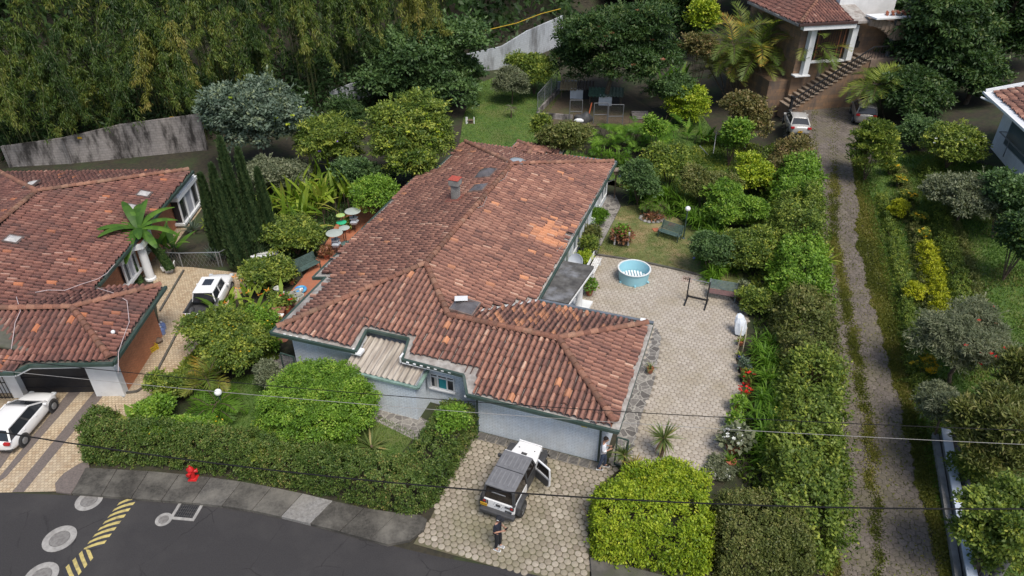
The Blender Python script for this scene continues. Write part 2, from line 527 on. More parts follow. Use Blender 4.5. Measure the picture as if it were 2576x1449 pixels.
def hedge(name, label, pts, width, height, mat, leaf=(0.09, 0.055), cover=2.6, group=None, rough=0.1, taper=0.92, cat='hedge', base=True, clump=0.16, zfun=None, cap=0.0):
    """clipped hedge along world points; pts list of (x,y)"""
    pts = np.array(pts, float)
    c0 = pts.mean(0); z0 = float(hgt(*c0)) if zfun is None else 0.0
    t = thing(name, label, cat, (c0[0], c0[1], z0), 0, group)
    seg = np.diff(pts, axis=0); ln = np.hypot(seg[:, 0], seg[:, 1]); cum = np.r_[0, np.cumsum(ln)]; Lt = cum[-1]
    hw = np.broadcast_to(np.asarray(width, float) / 2, (len(pts),)); hh = np.broadcast_to(np.asarray(height, float), (len(pts),))
    per = 2 * hh.mean() + 2 * hw.mean()
    area = Lt * per + 2 * hw.mean() * hh.mean() * 2
    n = int(min(area * cover / (leaf[0] * leaf[1] * .5), 90000)); LEAFCOUNT[0] += n
    nc = max(30, int(area / (clump * clump) * 1.1))
    def place(s, q):
        # s along, q around the section 0..1 -> position and outward normal
        i = np.clip(np.searchsorted(cum, s, side='right') - 1, 0, len(ln) - 1)
        f = (s - cum[i]) / ln[i]
        p = pts[i] + seg[i] * f[:, None]
        d = seg[i] / ln[i][:, None]; nrm = np.c_[d[:, 1], -d[:, 0]]
        W2 = hw[i] + (hw[i + 1] - hw[i]) * f; H2 = hh[i] + (hh[i + 1] - hh[i]) * f
        tot = 2 * H2 + 2 * W2
        u = q * tot
        side = np.where(u < H2, W2, np.where(u < H2 + 2 * W2, W2 - (u - H2), -W2))
        z = np.where(u < H2, u, np.where(u < H2 + 2 * W2, H2, tot - u))
        ox = np.where(u < H2, 1.0, np.where(u < H2 + 2 * W2, 0.0, -1.0))
        oz = np.where((u >= H2) & (u < H2 + 2 * W2), 1.0, 0.0)
        rnd_edge = np.clip((np.abs(side) / W2) ** 3, 0, 1) * np.clip((z / H2) ** 4, 0, 1)
        side = side * (1 - 0.12 * rnd_edge) * np.where(z > 0, taper + (1 - taper) * (1 - z / H2), 1); z = z - 0.12 * rnd_edge * H2 * 0.8
        # rounded ends
        e0 = np.clip(1 - s / 0.35, 0, 1); e1 = np.clip(1 - (Lt - s) / 0.35, 0, 1); ee = np.maximum(e0, e1)
        z = z * (1 - 0.12 * ee)
        P = np.c_[p + nrm * side[:, None], z]
        N = np.c_[nrm * ox[:, None], oz]
        return P, N
    s = rng.random(nc) * Lt; q = rng.random(nc)
    P, N = place(s, q)
    ke = max(6, int(4 * hw.mean() * hh.mean() / (clump * clump)))
    for end in (0.0, Lt - 1e-6):                        # end faces
        qe = rng.random(ke); Pe, Ne = place(np.full(ke, end), qe)
        i = 0 if end == 0.0 else len(ln) - 1
        c = pts[0] if end == 0.0 else pts[-1]
        k = rng.random(ke)[:, None]
        Pe[:, :2] = c + (Pe[:, :2] - c) * k; Pe[:, 2] = Pe[:, 2] * rng.random(ke)
        dd = seg[i] / ln[i] * (-1 if end == 0.0 else 1)
        P = np.r_[P, Pe]; N = np.r_[N, np.tile(np.array([dd[0], dd[1], 0.1]), (ke, 1))]
    for i in range(1, len(pts) - 1):                     # fill the outside of each bend
        d0 = seg[i - 1] / ln[i - 1]; d1 = seg[i] / ln[i]; bend = math.acos(max(-1, min(1, float(d0 @ d1))))
        kk = int(bend * hw[i] * (hh[i] + hw[i]) / (clump * clump) * 1.6)
        if kk < 3: continue
        nn = np.array([d0[1] + d1[1], -d0[0] - d1[0]]); nn = nn / np.linalg.norm(nn)
        if float(np.cross(d0, d1)) < 0: nn = -nn
        aa = math.atan2(nn[1], nn[0]) + (rng.random(kk) - .5) * (bend + .5); rr = hw[i] * np.where(rng.random(kk) < .3, np.sqrt(rng.random(kk)), 1.0); zz = np.where(rr < hw[i] * .999, hh[i], rng.random(kk) * hh[i])
        P = np.r_[P, np.c_[pts[i, 0] + np.cos(aa) * rr, pts[i, 1] + np.sin(aa) * rr, zz]]; N = np.r_[N, np.c_[np.cos(aa), np.sin(aa), np.where(zz >= hh[i], 1.0, .1)]]
    P = P + N * (rng.normal(size=len(P)) * rough * 0.5)[:, None]
    if cap: P[:, 2] += cap * np.sin(P[:, 0] * 1.7 + P[:, 1] * 1.1) * N[:, 2]
    P[:, 2] += (hgt(P[:, 0], P[:, 1]) if zfun is None else 0) - z0
    P[:, :2] -= c0
    K = len(P); idx = rng.integers(0, K, n)
    v = unit(rng.normal(size=(n, 3)))
    LP = P[idx] + v * (rng.random(n) ** .5)[:, None] * clump * 0.9
    NN = N[idx] * 1.2 + rng.normal(size=(n, 3)) * 0.42 + np.array([0, 0, .12])
    D = rng.normal(size=(n, 3)) + N[idx] * 0.6 + np.array([0, 0, -.35])
    tn = rng.random(K) * 0.7 + 0.3 * (np.sin(P[:, 0] * 1.3 + 1) * np.sin(P[:, 1] * 1.1) * .5 + .5)
    rnd = 0.5 + (tn[idx] - .5) * .8 + rng.normal(size=n) * 0.13
    sz = 0.7 + rng.random(n) * .6
    ks = int(Lt * (7 if rough > .3 else 3)); j = rng.integers(0, K, ks); up_ = N[j] * .5 + rng.normal(size=(ks, 3)) * .3 + np.array([0, 0, .9])
    link('foliage', leaf_mesh(name, [leaf_np(LP, D, NN, leaf[0] * sz, leaf[1] * sz, rnd), sprigs(P[j], up_, .55 if rough > .3 else .16, leaf)], mat), t)
    # woody inside
    mb = MB()
    k = max(2, int(Lt / 0.5))
    for j in range(k + 1):
        sp = min(Lt - 1e-6, Lt * j / k); i = int(np.clip(np.searchsorted(cum, sp, side='right') - 1, 0, len(ln) - 1))
        p = pts[i] + seg[i] * ((sp - cum[i]) / ln[i]) - c0; H = hh[i] * 0.75
        zb = (float(hgt(*(p + c0))) if zfun is None else 0) - z0
        for a in (0.5, 2.6, 4.7):
            mb.tube([(p[0], p[1], zb), (p[0] + math.cos(a + j) * hw[i] * .35, p[1] + math.sin(a + j) * hw[i] * .35, zb + H * .6), (p[0] + math.cos(a + j) * hw[i] * .6, p[1] + math.sin(a + j) * hw[i] * .6, zb + H)], [.03, .02, .01], 5)
    mb.build('stem', MAT['bark'], t)
    return t
def strap_plant(n, L, Wd, droop, up, r0=0.03, segs=3, tilt=(0.2, 1.2), tone=None, twist=0.3):
    """n long arching blades from one point: returns verts, faces, rnd (leaf = strip of segs quads, tapering)"""
    cos = []; fs = []; rs = []; o = 0
    for i in range(n):
        a = rng.random() * 6.283; ti = rng.uniform(*tilt); l = L * rng.uniform(.7, 1.15)
        d = np.array([math.cos(a) * math.sin(ti), math.sin(a) * math.sin(ti), math.cos(ti)])
        sd = np.array([-math.sin(a), math.cos(a), 0.0])
        p = np.array([math.cos(a), math.sin(a), 0]) * r0
        r = rng.random() if tone is None else tone
        row = []
        for k in range(segs + 1):
            f = k / segs
            wv = Wd * (0.55 + 0.9 * f if f < .45 else (1 - f) * 1.75) * 0.5
            wv = max(wv, 0.002)
            row.append((p - sd * wv, p + sd * wv))
            d = d + np.array([0, 0, -droop / segs]); d /= np.linalg.norm(d)
            p = p + d * l / segs
        for a1, b1 in row: cos += [a1, b1]
        for k in range(segs): fs.append((o + 2 * k, o + 2 * k + 1, o + 2 * k + 3, o + 2 * k + 2)); rs.append(r + rng.normal() * .06)
        o += 2 * (segs + 1)
    return np.array(cos), np.array(fs), np.array(rs)
def frond(L, arch, n=26, pin=0.35, pw=0.03, a=0.0, ti=0.9, vee=0.35, droop_p=0.5):
    """pinnate palm frond from origin; returns leaf_np parts"""
    d = np.array([math.cos(a) * math.sin(ti), math.sin(a) * math.sin(ti), math.cos(ti)]); sd = np.array([-math.sin(a), math.cos(a), 0])
    p = np.zeros(3); P = []; D = []; N = []; Ls = []
    spine = [p.copy()]
    for k in range(n):
        f = (k + 1) / n
        d = d + np.array([0, 0, -arch / n]); d /= np.linalg.norm(d)
        p = p + d * L / n; spine.append(p.copy())
        if f < .15: continue
        nn = np.cross(sd, d); nn = nn if nn[2] > 0 else -nn
        for s in (-1, 1):
            dd = sd * s * (1 - .45 * f) + d * (.45 + .5 * f) + nn * vee - np.array([0, 0, droop_p * rng.random() * .8])
            P.append(p + rng.normal(size=3) * .01); D.append(dd); N.append(nn + sd * s * -.4); Ls.append(pin * L * (math.sin(math.pi * min(.12 + f * .9, 1)) ** .6 + .12))
    P = np.array(P); Ls = np.array(Ls)
    tone = rng.random()
    return leaf_np(P, np.array(D), np.array(N), Ls, np.full(len(P), pw * L), np.clip(tone + rng.normal(size=len(P)) * .08, 0, 1), fat=.3), spine
# ------------------------------------------------------------------ palette
MAT = {}
MAT['bark'] = M('bark', (0.16, 0.11, 0.075), (0.07, 0.05, 0.035), 7, 0.9, bump=0.5, c3=(0.13, 0.14, 0.09), s3=2.5)
MAT['white_wall'] = brick_mat('white_painted_brick', (0.69, 0.765, 0.83), (0.73, 0.79, 0.84), (0.48, 0.54, 0.60), 0.27, 0.095, 0.010, 0.75, 0.8, (0.58, 0.59, 0.58), 0.4, 0.9)
MAT['white_plaster'] = M('white_plaster', (0.74, 0.75, 0.75), (0.66, 0.67, 0.67), 2.0, 0.8, bump=0.05, c3=(0.5, 0.5, 0.48), s3=0.7, amt3=0.3)
MAT['white_paint'] = M('white_paint', (0.78, 0.79, 0.79), (0.72, 0.73, 0.73), 3.0, 0.45)
MAT['green_trim'] = M('dark_green_trim', (0.045, 0.075, 0.062), (0.03, 0.055, 0.045), 4, 0.5, c3=(0.10, 0.12, 0.11), s3=2)
MAT['slab'] = M('weathered_roof_slab', (0.40, 0.38, 0.35), (0.25, 0.23, 0.21), 3.5, 0.9, bump=0.2, c3=(0.16, 0.12, 0.10), s3=1.6)
TILE = [(0.0, (0.050, 0.030, 0.026)), (0.14, (0.120, 0.062, 0.052)), (0.2, (0.182, 0.089, 0.071)), (0.5, (0.268, 0.128, 0.093)), (0.78, (0.365, 0.180, 0.125)), (0.93, (0.479, 0.268, 0.188)), (1.0, (0.570, 0.376, 0.274))]  # lowest stops: channel dirt with painted shade between the covers
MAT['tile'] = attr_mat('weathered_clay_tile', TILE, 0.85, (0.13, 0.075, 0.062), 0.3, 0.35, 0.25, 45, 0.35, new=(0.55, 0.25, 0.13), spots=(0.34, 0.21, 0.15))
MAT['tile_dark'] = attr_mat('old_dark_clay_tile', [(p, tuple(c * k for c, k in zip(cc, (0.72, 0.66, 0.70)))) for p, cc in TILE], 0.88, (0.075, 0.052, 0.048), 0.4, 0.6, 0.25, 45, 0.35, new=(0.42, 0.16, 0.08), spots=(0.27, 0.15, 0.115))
MAT['ridge'] = attr_mat('ridge_clay', [(0, (0.17, 0.078, 0.055)), (.6, (0.28, 0.13, 0.085)), (1, (0.38, 0.21, 0.14))], 0.88, (0.10, 0.085, 0.06), 0.8, 0.6, 0.3, 40, 0.35)
MAT['concrete'] = M('old_concrete', (0.30, 0.29, 0.27), (0.19, 0.185, 0.175), 2.2, 0.9, bump=0.25, c3=(0.10, 0.10, 0.085), s3=0.9)
MAT['dark_concrete'] = M('mossy_dark_concrete', (0.125, 0.115, 0.10), (0.075, 0.07, 0.06), 2.0, 0.9, bump=0.25, c3=(0.07, 0.08, 0.04), s3=0.8)
MAT['asphalt'] = M('asphalt', (0.043, 0.040, 0.040), (0.030, 0.028, 0.028), 26, 0.85, bump=0.35, bscale=140, c3=(0.056, 0.052, 0.050), s3=0.35, amt3=0.6)
def crack(m):
    nt = m.node_tree; b = nt.nodes['Principled BSDF']; tc = nt.nodes.new('ShaderNodeTexCoord')
    n = noise(nt, tc.outputs['Object'], 1.3, 5, .7); ad = mix(nt, .22, tc.outputs['Object'], n.outputs[1])
    v = nt.nodes.new('ShaderNodeTexVoronoi'); v.feature = 'DISTANCE_TO_EDGE'; v.inputs['Scale'].default_value = .55; nt.links.new(ad, v.inputs['Vector'])
    r = ramp(nt, [(0.0, (1, 1, 1)), (0.010, (0, 0, 0))]); nt.links.new(v.outputs[0], r.inputs[0])
    n2 = noise(nt, tc.outputs['Object'], .5, 3); r2 = ramp(nt, [(.47, (0, 0, 0)), (.56, (.8, .8, .8))]); nt.links.new(n2.outputs[0], r2.inputs[0])
    f = mix(nt, 1.0, r.outputs[0], r2.outputs[0], 'MULTIPLY')
    src = b.inputs['Base Color'].links[0].from_socket
    nt.links.new(mix(nt, f, src, (.012, .011, .011)), b.inputs['Base Color'])
crack(MAT['asphalt'])
MAT['grass'] = M('lawn', (0.095, 0.155, 0.03), (0.05, 0.10, 0.02), 3.0, 0.9, bump=0.5, bscale=60, c3=(0.13, 0.14, 0.045), s3=0.5, amt3=0.7)
MAT['dry_lawn'] = M('worn_lawn', (0.15, 0.165, 0.055), (0.09, 0.125, 0.035), 2.5, 0.95, bump=0.5, bscale=60, c3=(0.33, 0.235, 0.13), s3=0.42, amt3=0.9)
MAT['soil'] = M('dark_soil', (0.050, 0.042, 0.026), (0.028, 0.026, 0.018), 4, 0.95, bump=0.6, c3=(0.035, 0.058, 0.016), s3=0.4, amt3=0.8)
MAT['paver'] = attr_mat('pale_paver', [(0, (0.33, 0.285, 0.235)), (.5, (0.42, 0.37, 0.31)), (1, (0.49, 0.44, 0.37))], 0.85, (0.27, 0.225, 0.14), 0.55, 0.55, 0.2, 50, 0.22)
MAT['paver_drive'] = attr_mat('worn_drive_paver', [(0, (0.25, 0.21, 0.16)), (.5, (0.35, 0.30, 0.235)), (1, (0.44, 0.385, 0.31))], 0.85, (0.155, 0.145, 0.07), 0.38, 0.7, 0.25, 50, 0.3)
MAT['joint'] = M('mossy_joint', (0.14, 0.115, 0.08), (0.10, 0.10, 0.05), 3, 0.95)
MAT['paver_lane'] = attr_mat('grey_lane_paver', [(0, (0.115, 0.096, 0.080)), (.5, (0.148, 0.124, 0.103)), (1, (0.185, 0.157, 0.132))], 0.9, (0.125, 0.112, 0.062), 0.5, 0.7, 0.3, 40, 0.45)
MAT['lane_joint'] = M('lane_joint', (0.075, 0.065, 0.045), (0.05, 0.055, 0.025), 3, 0.95)
def flag_mat():
    m, nt, b = newmat('crazy_paving', .9)
    tc = nt.nodes.new('ShaderNodeTexCoord'); n0 = noise(nt, tc.outputs['Object'], 2.0, 3); ad = mix(nt, .12, tc.outputs['Object'], n0.outputs[1])
    v = nt.nodes.new('ShaderNodeTexVoronoi'); v.feature = 'DISTANCE_TO_EDGE'; v.inputs['Scale'].default_value = 3.2; nt.links.new(ad, v.inputs['Vector'])
    v2 = nt.nodes.new('ShaderNodeTexVoronoi'); v2.inputs['Scale'].default_value = 3.2; nt.links.new(ad, v2.inputs['Vector'])
    r = ramp(nt, [(.02, (0, 0, 0)), (.07, (1, 1, 1))]); nt.links.new(v.outputs['Distance'], r.inputs[0])
    sp = nt.nodes.new('ShaderNodeSeparateColor'); nt.links.new(v2.outputs['Color'], sp.inputs[0])
    c = ramp(nt, [(0, (.11, .10, .092)), (.5, (.19, .175, .16)), (1, (.30, .28, .25))]); nt.links.new(sp.outputs[0], c.inputs[0])
    n1 = noise(nt, tc.outputs['Object'], 9, 6, .7); r1 = ramp(nt, [(.3, (.6, .6, .6)), (.7, (1.15, 1.15, 1.15))]); nt.links.new(n1.outputs[0], r1.inputs[0])
    out = mix(nt, 1.0, mix(nt, r.outputs[0], (.36, .34, .30), c.outputs[0]), r1.outputs[0], 'MULTIPLY')
    nt.links.new(out, b.inputs['Base Color']); return m
MAT['flag'] = flag_mat()
MAT['cobble'] = brick_mat('beige_stone_setts', (0.54, 0.43, 0.29), (0.36, 0.25, 0.15), (0.22, 0.165, 0.10), 0.155, 0.155, 0.012, 0.8, 0.3, (0.42, 0.36, 0.27), 0.5, 0.6, 'flat', 0.5, -0.25)
MAT['sett_dark'] = M('grey_sett_band', (0.17, 0.14, 0.125), (0.12, 0.10, 0.09), 14, 0.9, bump=0.4, bscale=30)
MAT['terracotta'] = brick_mat('terracotta_floor', (0.46, 0.17, 0.09), (0.40, 0.14, 0.075), (0.30, 0.17, 0.12), 0.33, 0.33, 0.008, 0.6, 0.2, (0.34, 0.15, 0.09), 0.5, 0.7, 'flat', 0.0)
MAT['clay_pot'] = M('clay_pot', (0.42, 0.145, 0.07), (0.31, 0.10, 0.055), 6, 0.8, bump=0.1, c3=(0.25, 0.16, 0.11), s3=3)
MAT['black_metal'] = M('black_metal', (0.025, 0.025, 0.027), (0.018, 0.018, 0.02), 5, 0.45)
MAT['grey_metal'] = M('grey_metal', (0.32, 0.33, 0.34), (0.24, 0.25, 0.26), 5, 0.4, 0.5)
MAT['glass'] = M('dark_glass', (0.02, 0.024, 0.028), (0.03, 0.034, 0.04), 2, 0.06, spec=0.6)
MAT['pale_glass'] = M('pale_glass', (0.24, 0.27, 0.29), (0.17, 0.2, 0.22), 2, 0.12, spec=0.6)
MAT['brick'] = brick_mat('orange_brick', (0.64, 0.26, 0.125), (0.55, 0.205, 0.095), (0.30, 0.17, 0.11), 0.24, 0.075, 0.010, 0.85, 0.3, (0.25, 0.10, 0.055), 0.4, 0.5)
MAT['fibro'] = M('fibre_cement', (0.50, 0.45, 0.38), (0.25, 0.21, 0.175), 2.6, 0.9, bump=0.1, c3=(0.19, 0.165, 0.13), s3=1.2, stretch=(3.2, 0.18, 1))
MAT['white_car'] = M('white_car_paint', (0.80, 0.80, 0.79), (0.78, 0.78, 0.77), 2, 0.25, coat=0.6)
MAT['tyre'] = M('tyre', (0.022, 0.022, 0.023), (0.03, 0.03, 0.03), 9, 0.85)
MAT['black_plastic'] = M('black_plastic', (0.045, 0.046, 0.048), (0.06, 0.06, 0.062), 6, 0.6, c3=(0.08, 0.075, 0.07), s3=2)
MAT['wire'] = M('cable', (0.012, 0.012, 0.013), (0.018, 0.018, 0.018), 8, 0.8, spec=.1)
MAT['pale_wire'] = M('pale_cable', (0.30, 0.29, 0.27), (0.24, 0.23, 0.22), 8, 0.6)

# leaf tones: dark inner tone -> mid -> fresh tip
LM = {}
def lm(k, a, b, c, d=None, trans=0.25):
    st = [(0.0, a), (0.45, b), (0.85, c)] + ([(1.0, d)] if d else [])
    LM[k] = leaf_mat(k + '_leaves', st, 0.5, trans)
lm('bamboo', (0.022, 0.046, 0.012), (0.058, 0.102, 0.018), (0.125, 0.165, 0.028), (0.20, 0.205, 0.045))
lm('bamboo_bright', (0.07, 0.09, 0.018), (0.15, 0.17, 0.03), (0.23, 0.225, 0.045), (0.30, 0.24, 0.07))
lm('dark', (0.018, 0.041, 0.011), (0.040, 0.083, 0.023), (0.075, 0.132, 0.034), (0.127, 0.161, 0.046))
lm('deep', (0.035, 0.068, 0.022), (0.070, 0.130, 0.042), (0.13, 0.21, 0.065))
lm('blue', (0.054, 0.084, 0.058), (0.114, 0.162, 0.114), (0.192, 0.246, 0.180), (0.228, 0.270, 0.144))
lm('mid', (0.045, 0.085, 0.015), (0.118, 0.176, 0.028), (0.245, 0.300, 0.048), (0.40, 0.42, 0.07))
lm('fresh', (0.061, 0.128, 0.014), (0.128, 0.243, 0.024), (0.223, 0.358, 0.041), (0.338, 0.419, 0.068))
lm('lime', (0.075, 0.145, 0.008), (0.215, 0.305, 0.016), (0.39, 0.46, 0.035), (0.52, 0.53, 0.06))
lm('yellow', (0.15, 0.18, 0.008), (0.30, 0.335, 0.012), (0.46, 0.47, 0.02), (0.54, 0.52, 0.04))
lm('olive', (0.055, 0.078, 0.018), (0.118, 0.142, 0.034), (0.20, 0.205, 0.06), (0.26, 0.23, 0.09))
lm('grey', (0.068, 0.084, 0.043), (0.135, 0.159, 0.088), (0.223, 0.243, 0.142), (0.257, 0.257, 0.162))
lm('rusty', (0.065, 0.072, 0.019), (0.150, 0.143, 0.046), (0.260, 0.202, 0.078), (0.338, 0.208, 0.111))
lm('hedge', (0.030, 0.066, 0.012), (0.085, 0.140, 0.026), (0.175, 0.225, 0.052), (0.31, 0.24, 0.08))
lm('cypress', (0.023, 0.049, 0.021), (0.049, 0.091, 0.034), (0.091, 0.137, 0.052))
lm('banana', (0.050, 0.121, 0.020), (0.105, 0.220, 0.031), (0.187, 0.308, 0.050), (0.330, 0.308, 0.077), 0.385)
lm('heliconia', (0.088, 0.165, 0.017), (0.187, 0.286, 0.028), (0.308, 0.396, 0.050), (0.462, 0.440, 0.099), 0.385)
lm('palm', (0.065, 0.117, 0.019), (0.150, 0.202, 0.033), (0.273, 0.273, 0.052), (0.468, 0.286, 0.052), 0.390)
lm('fern', (0.054, 0.126, 0.012), (0.108, 0.222, 0.019), (0.180, 0.312, 0.034), None, 0.420)
lm('yucca', (0.07, 0.11, 0.025), (0.13, 0.18, 0.05), (0.22, 0.26, 0.09), (0.34, 0.28, 0.11))
lm('yucca_gold', (0.15, 0.13, 0.03), (0.27, 0.23, 0.05), (0.38, 0.30, 0.08), (0.30, 0.17, 0.06))
lm('agave', (0.045, 0.075, 0.06), (0.08, 0.12, 0.095), (0.13, 0.17, 0.13))
lm('grass', (0.056, 0.119, 0.018), (0.106, 0.194, 0.030), (0.163, 0.250, 0.044), (0.250, 0.263, 0.075))
lm('dry_grass', (0.10, 0.13, 0.03), (0.18, 0.20, 0.06), (0.30, 0.25, 0.12), (0.38, 0.29, 0.16))
lm('moss', (0.065, 0.085, 0.016), (0.125, 0.14, 0.025), (0.21, 0.205, 0.04), (0.28, 0.23, 0.08))
lm('dead', (0.16, 0.10, 0.05), (0.26, 0.17, 0.09), (0.34, 0.24, 0.14))
lm('red_flower', (0.5, 0.01, 0.01), (0.65, 0.02, 0.015), (0.75, 0.05, 0.03))
lm('yellow_flower', (0.6, 0.38, 0.01), (0.75, 0.5, 0.02), (0.8, 0.55, 0.05))
lm('white_flower', (0.6, 0.62, 0.6), (0.72, 0.74, 0.72), (0.8, 0.8, 0.78))
lm('purple_flower', (0.16, 0.07, 0.42), (0.22, 0.11, 0.52), (0.3, 0.18, 0.6))
lm('orange_flower', (0.6, 0.16, 0.01), (0.75, 0.27, 0.02), (0.8, 0.36, 0.05))
lm('red_leaf', (0.10, 0.07, 0.02), (0.20, 0.10, 0.045), (0.34, 0.13, 0.08))

# ------------------------------------------------------------------ terrain and ground sheets
def terrain():
    xs = np.concatenate([np.arange(-260, -64, 14.0), np.arange(-64, 64, 0.8), np.arange(64, 264, 14.0)])
    ys = np.concatenate([np.arange(-60, 8, 8.0), np.arange(8, 100, 0.8), np.arange(100, 420, 14.0)])
    X, Y = np.meshgrid(xs, ys)
    Z = hgt(X, Y) - 0.03
    n = len(xs)
    co = np.c_[X.ravel(), Y.ravel(), Z.ravel()]
    i, j = np.meshgrid(np.arange(n - 1), np.arange(len(ys) - 1))
    a = (j * n + i).ravel()
    f = np.c_[a, a + 1, a + n + 1, a + n]
    tag(link('ground', np_mesh('ground', co, f, MAT['soil'], smooth=True)), kind='structure')
terrain()
def sheet(name, px, z, mat, on_terrain=False, thick=0.0):
    poly = [tuple((G(x, y) if on_terrain else W(x, y, z))[:2]) for x, y in px]
    if sum((poly[i][0] - poly[i - 1][0]) * (poly[i][1] + poly[i - 1][1]) for i in range(len(poly))) > 0: poly = poly[::-1]
    bm = bmesh.new()
    vs = [bm.verts.new((x, y, z)) for x, y in poly]
    f = bm.faces.new(vs)
    if on_terrain:
        bmesh.ops.triangulate(bm, faces=[f])
        for _ in range(3): bmesh.ops.subdivide_edges(bm, edges=[e for e in bm.edges if e.calc_length() > 0.9], cuts=1, use_grid_fill=True)
        bmesh.ops.triangulate(bm, faces=bm.faces[:])
        for v in bm.verts: v.co.z = float(hgt(v.co.x, v.co.y)) + z
    if thick:
        r = bmesh.ops.extrude_face_region(bm, geom=[f])
        for v in [g for g in r['geom'] if isinstance(g, bmesh.types.BMVert)]: v.co.z -= thick
    bmesh.ops.recalc_face_normals(bm, faces=bm.faces)
    me = bpy.data.meshes.new(name); bm.to_mesh(me); bm.free(); me.materials.append(mat)
    if not thick and me.polygons[0].normal.z < 0: me.flip_normals()
    o = link(name, me)
    tag(o, kind='structure')
    return poly
def pavers(name, poly, size, mat, zf, top=0.018, gap=0.10, squash=1.0, rz=0.0, chamf=0.26, jitter=0.3, skip=None):
    """rounded hexagonal pavers laid inside poly (world xy), one object"""
    P = np.array(poly); c, s = math.cos(rz), math.sin(rz)
    Q = np.c_[P[:, 0] * c + P[:, 1] * s, -P[:, 0] * s + P[:, 1] * c]
    x0, y0 = Q.min(0); x1, y1 = Q.max(0)
    dx = size; dy = size * 0.866 * squash
    pts = []
    for j in range(int((y1 - y0) / dy) + 2):
        for i in range(int((x1 - x0) / dx) + 2):
            pts.append((x0 + i * dx + (dx / 2 if j % 2 else 0), y0 + j * dy))
    pts = np.array(pts)
    wx = pts[:, 0] * c - pts[:, 1] * s; wy = pts[:, 0] * s + pts[:, 1] * c
    k = in_poly(wx, wy, poly)
    if skip is not None: k &= ~skip(wx, wy)
    wx, wy = wx[k], wy[k]; n = len(wx)
    base = []
    r = size / 2 / math.cos(math.pi / 6) * (1 - gap)
    for q in range(6):
        a0 = math.radians(30 + 60 * q); a1 = math.radians(90 + 60 * q)
        A = np.array([math.cos(a0), math.sin(a0) * squash]) * r; B = np.array([math.cos(a1), math.sin(a1) * squash]) * r
        base += [A + (B - A) * chamf, A + (B - A) * (1 - chamf)]
    base = np.array(base); m = len(base)
    ang = rz + rng.normal(size=n) * 0.02
    ca, sa = np.cos(ang)[:, None], np.sin(ang)[:, None]
    bx = base[None, :, 0]; by = base[None, :, 1]
    def ring(k, dz):
        X = wx[:, None] + (bx * ca - by * sa) * k; Y = wy[:, None] + (bx * sa + by * ca) * k
        return np.stack([X, Y, zf(X, Y) + dz], 2)
    tilt = rng.normal(size=(n, 1)) * 0.002
    co = np.concatenate([ring(1.0, 0.002), ring(0.985, top * 0.7) + 0, ring(0.91, top)], 1)
    co[:, m:, 2] += tilt
    co = co.reshape(-1, 3)
    o = (np.arange(n) * 3 * m)[:, None]
    quads = []
    for lv in (0, 1):
        for q in range(m):
            quads.append(np.c_[o + lv * m + q, o + lv * m + (q + 1) % m, o + (lv + 1) * m + (q + 1) % m, o + (lv + 1) * m + q])
    me = bpy.data.meshes.new(name)
    fq = np.concatenate(quads); top_f = (o + 2 * m + np.arange(m)[None])
    nl = fq.size + top_f.size
    me.vertices.add(len(co)); me.vertices.foreach_set('co', co.astype(np.float32).ravel())
    me.loops.add(nl); me.loops.foreach_set('vertex_index', np.r_[fq.ravel(), top_f.ravel()].astype(np.int32))
    npg = len(fq) + n; me.polygons.add(npg)
    me.polygons.foreach_set('loop_start', np.r_[np.arange(len(fq)) * 4, fq.size + np.arange(n) * m].astype(np.int32))
    me.polygons.foreach_set('loop_total', np.r_[np.full(len(fq), 4), np.full(n, m)].astype(np.int32))
    t = np.clip(0.5 + rng.normal(size=n) * jitter, 0, 1)
    a = me.attributes.new('rnd', 'FLOAT', 'FACE')
    a.data.foreach_set('value', np.r_[np.tile(t, len(quads)), t].astype(np.float32))
    me.materials.append(mat); me.update(calc_edges=True)
    o2 = link(name, me); tag(o2, kind='structure')
    return o2
TH = R(-19.5)                                    # heading of the main house and of the lane
flat = lambda x, y: np.zeros_like(x)

# street
sheet('street', [(-900, 1225), (0, 1239), (180, 1246), (330, 1258), (600, 1277), (850, 1337), (975, 1370), (1100, 1400), (1240, 1425), (1500, 1475), (2000, 1540), (2700, 1640), (2700, 2300), (-900, 2300)], 0.004, MAT['asphalt'])
# driveway of the main house
drive = sheet('driveway', [(1180, 1095), (1500, 1165), (1560, 1180), (1500, 1230), (1480, 1310), (1484, 1475), (1240, 1424), (1040, 1368), (1085, 1300)], 0.008, MAT['joint'])
pavers('driveway_paving', drive, 0.275, MAT['paver_drive'], lambda x, y: np.full_like(x, 0.010), rz=TH, top=0.014, gap=.075, chamf=0.3, jitter=.22)
# patio
MAT['patio_joint'] = M('sandy_joint', (.25, .21, .165), (.19, .165, .12), 3, .95)
patio = sheet('patio', [(1505, 640), (1640, 662), (1765, 692), (1865, 770), (1885, 800), (1850, 900), (1870, 1000), (1820, 1200), (1640, 1225), (1575, 1175), (1530, 1165), (1560, 1085), (1640, 830), (1450, 800), (1470, 700)], 0.008, MAT['patio_joint'])
strip_px = [(1650, 815), (1664, 850), (1650, 942), (1636, 993), (1615, 1040), (1592, 1140), (1540, 1160), (1556, 1080)]
strip_poly = [tuple(W(x, y)[:2]) for x, y in strip_px]
pavers('patio_paving', patio, 0.265, MAT['paver'], lambda x, y: np.full_like(x, 0.010), rz=TH, top=0.012, gap=0.045, chamf=0.3, jitter=.14, skip=lambda x, y: in_poly(x, y, strip_poly))
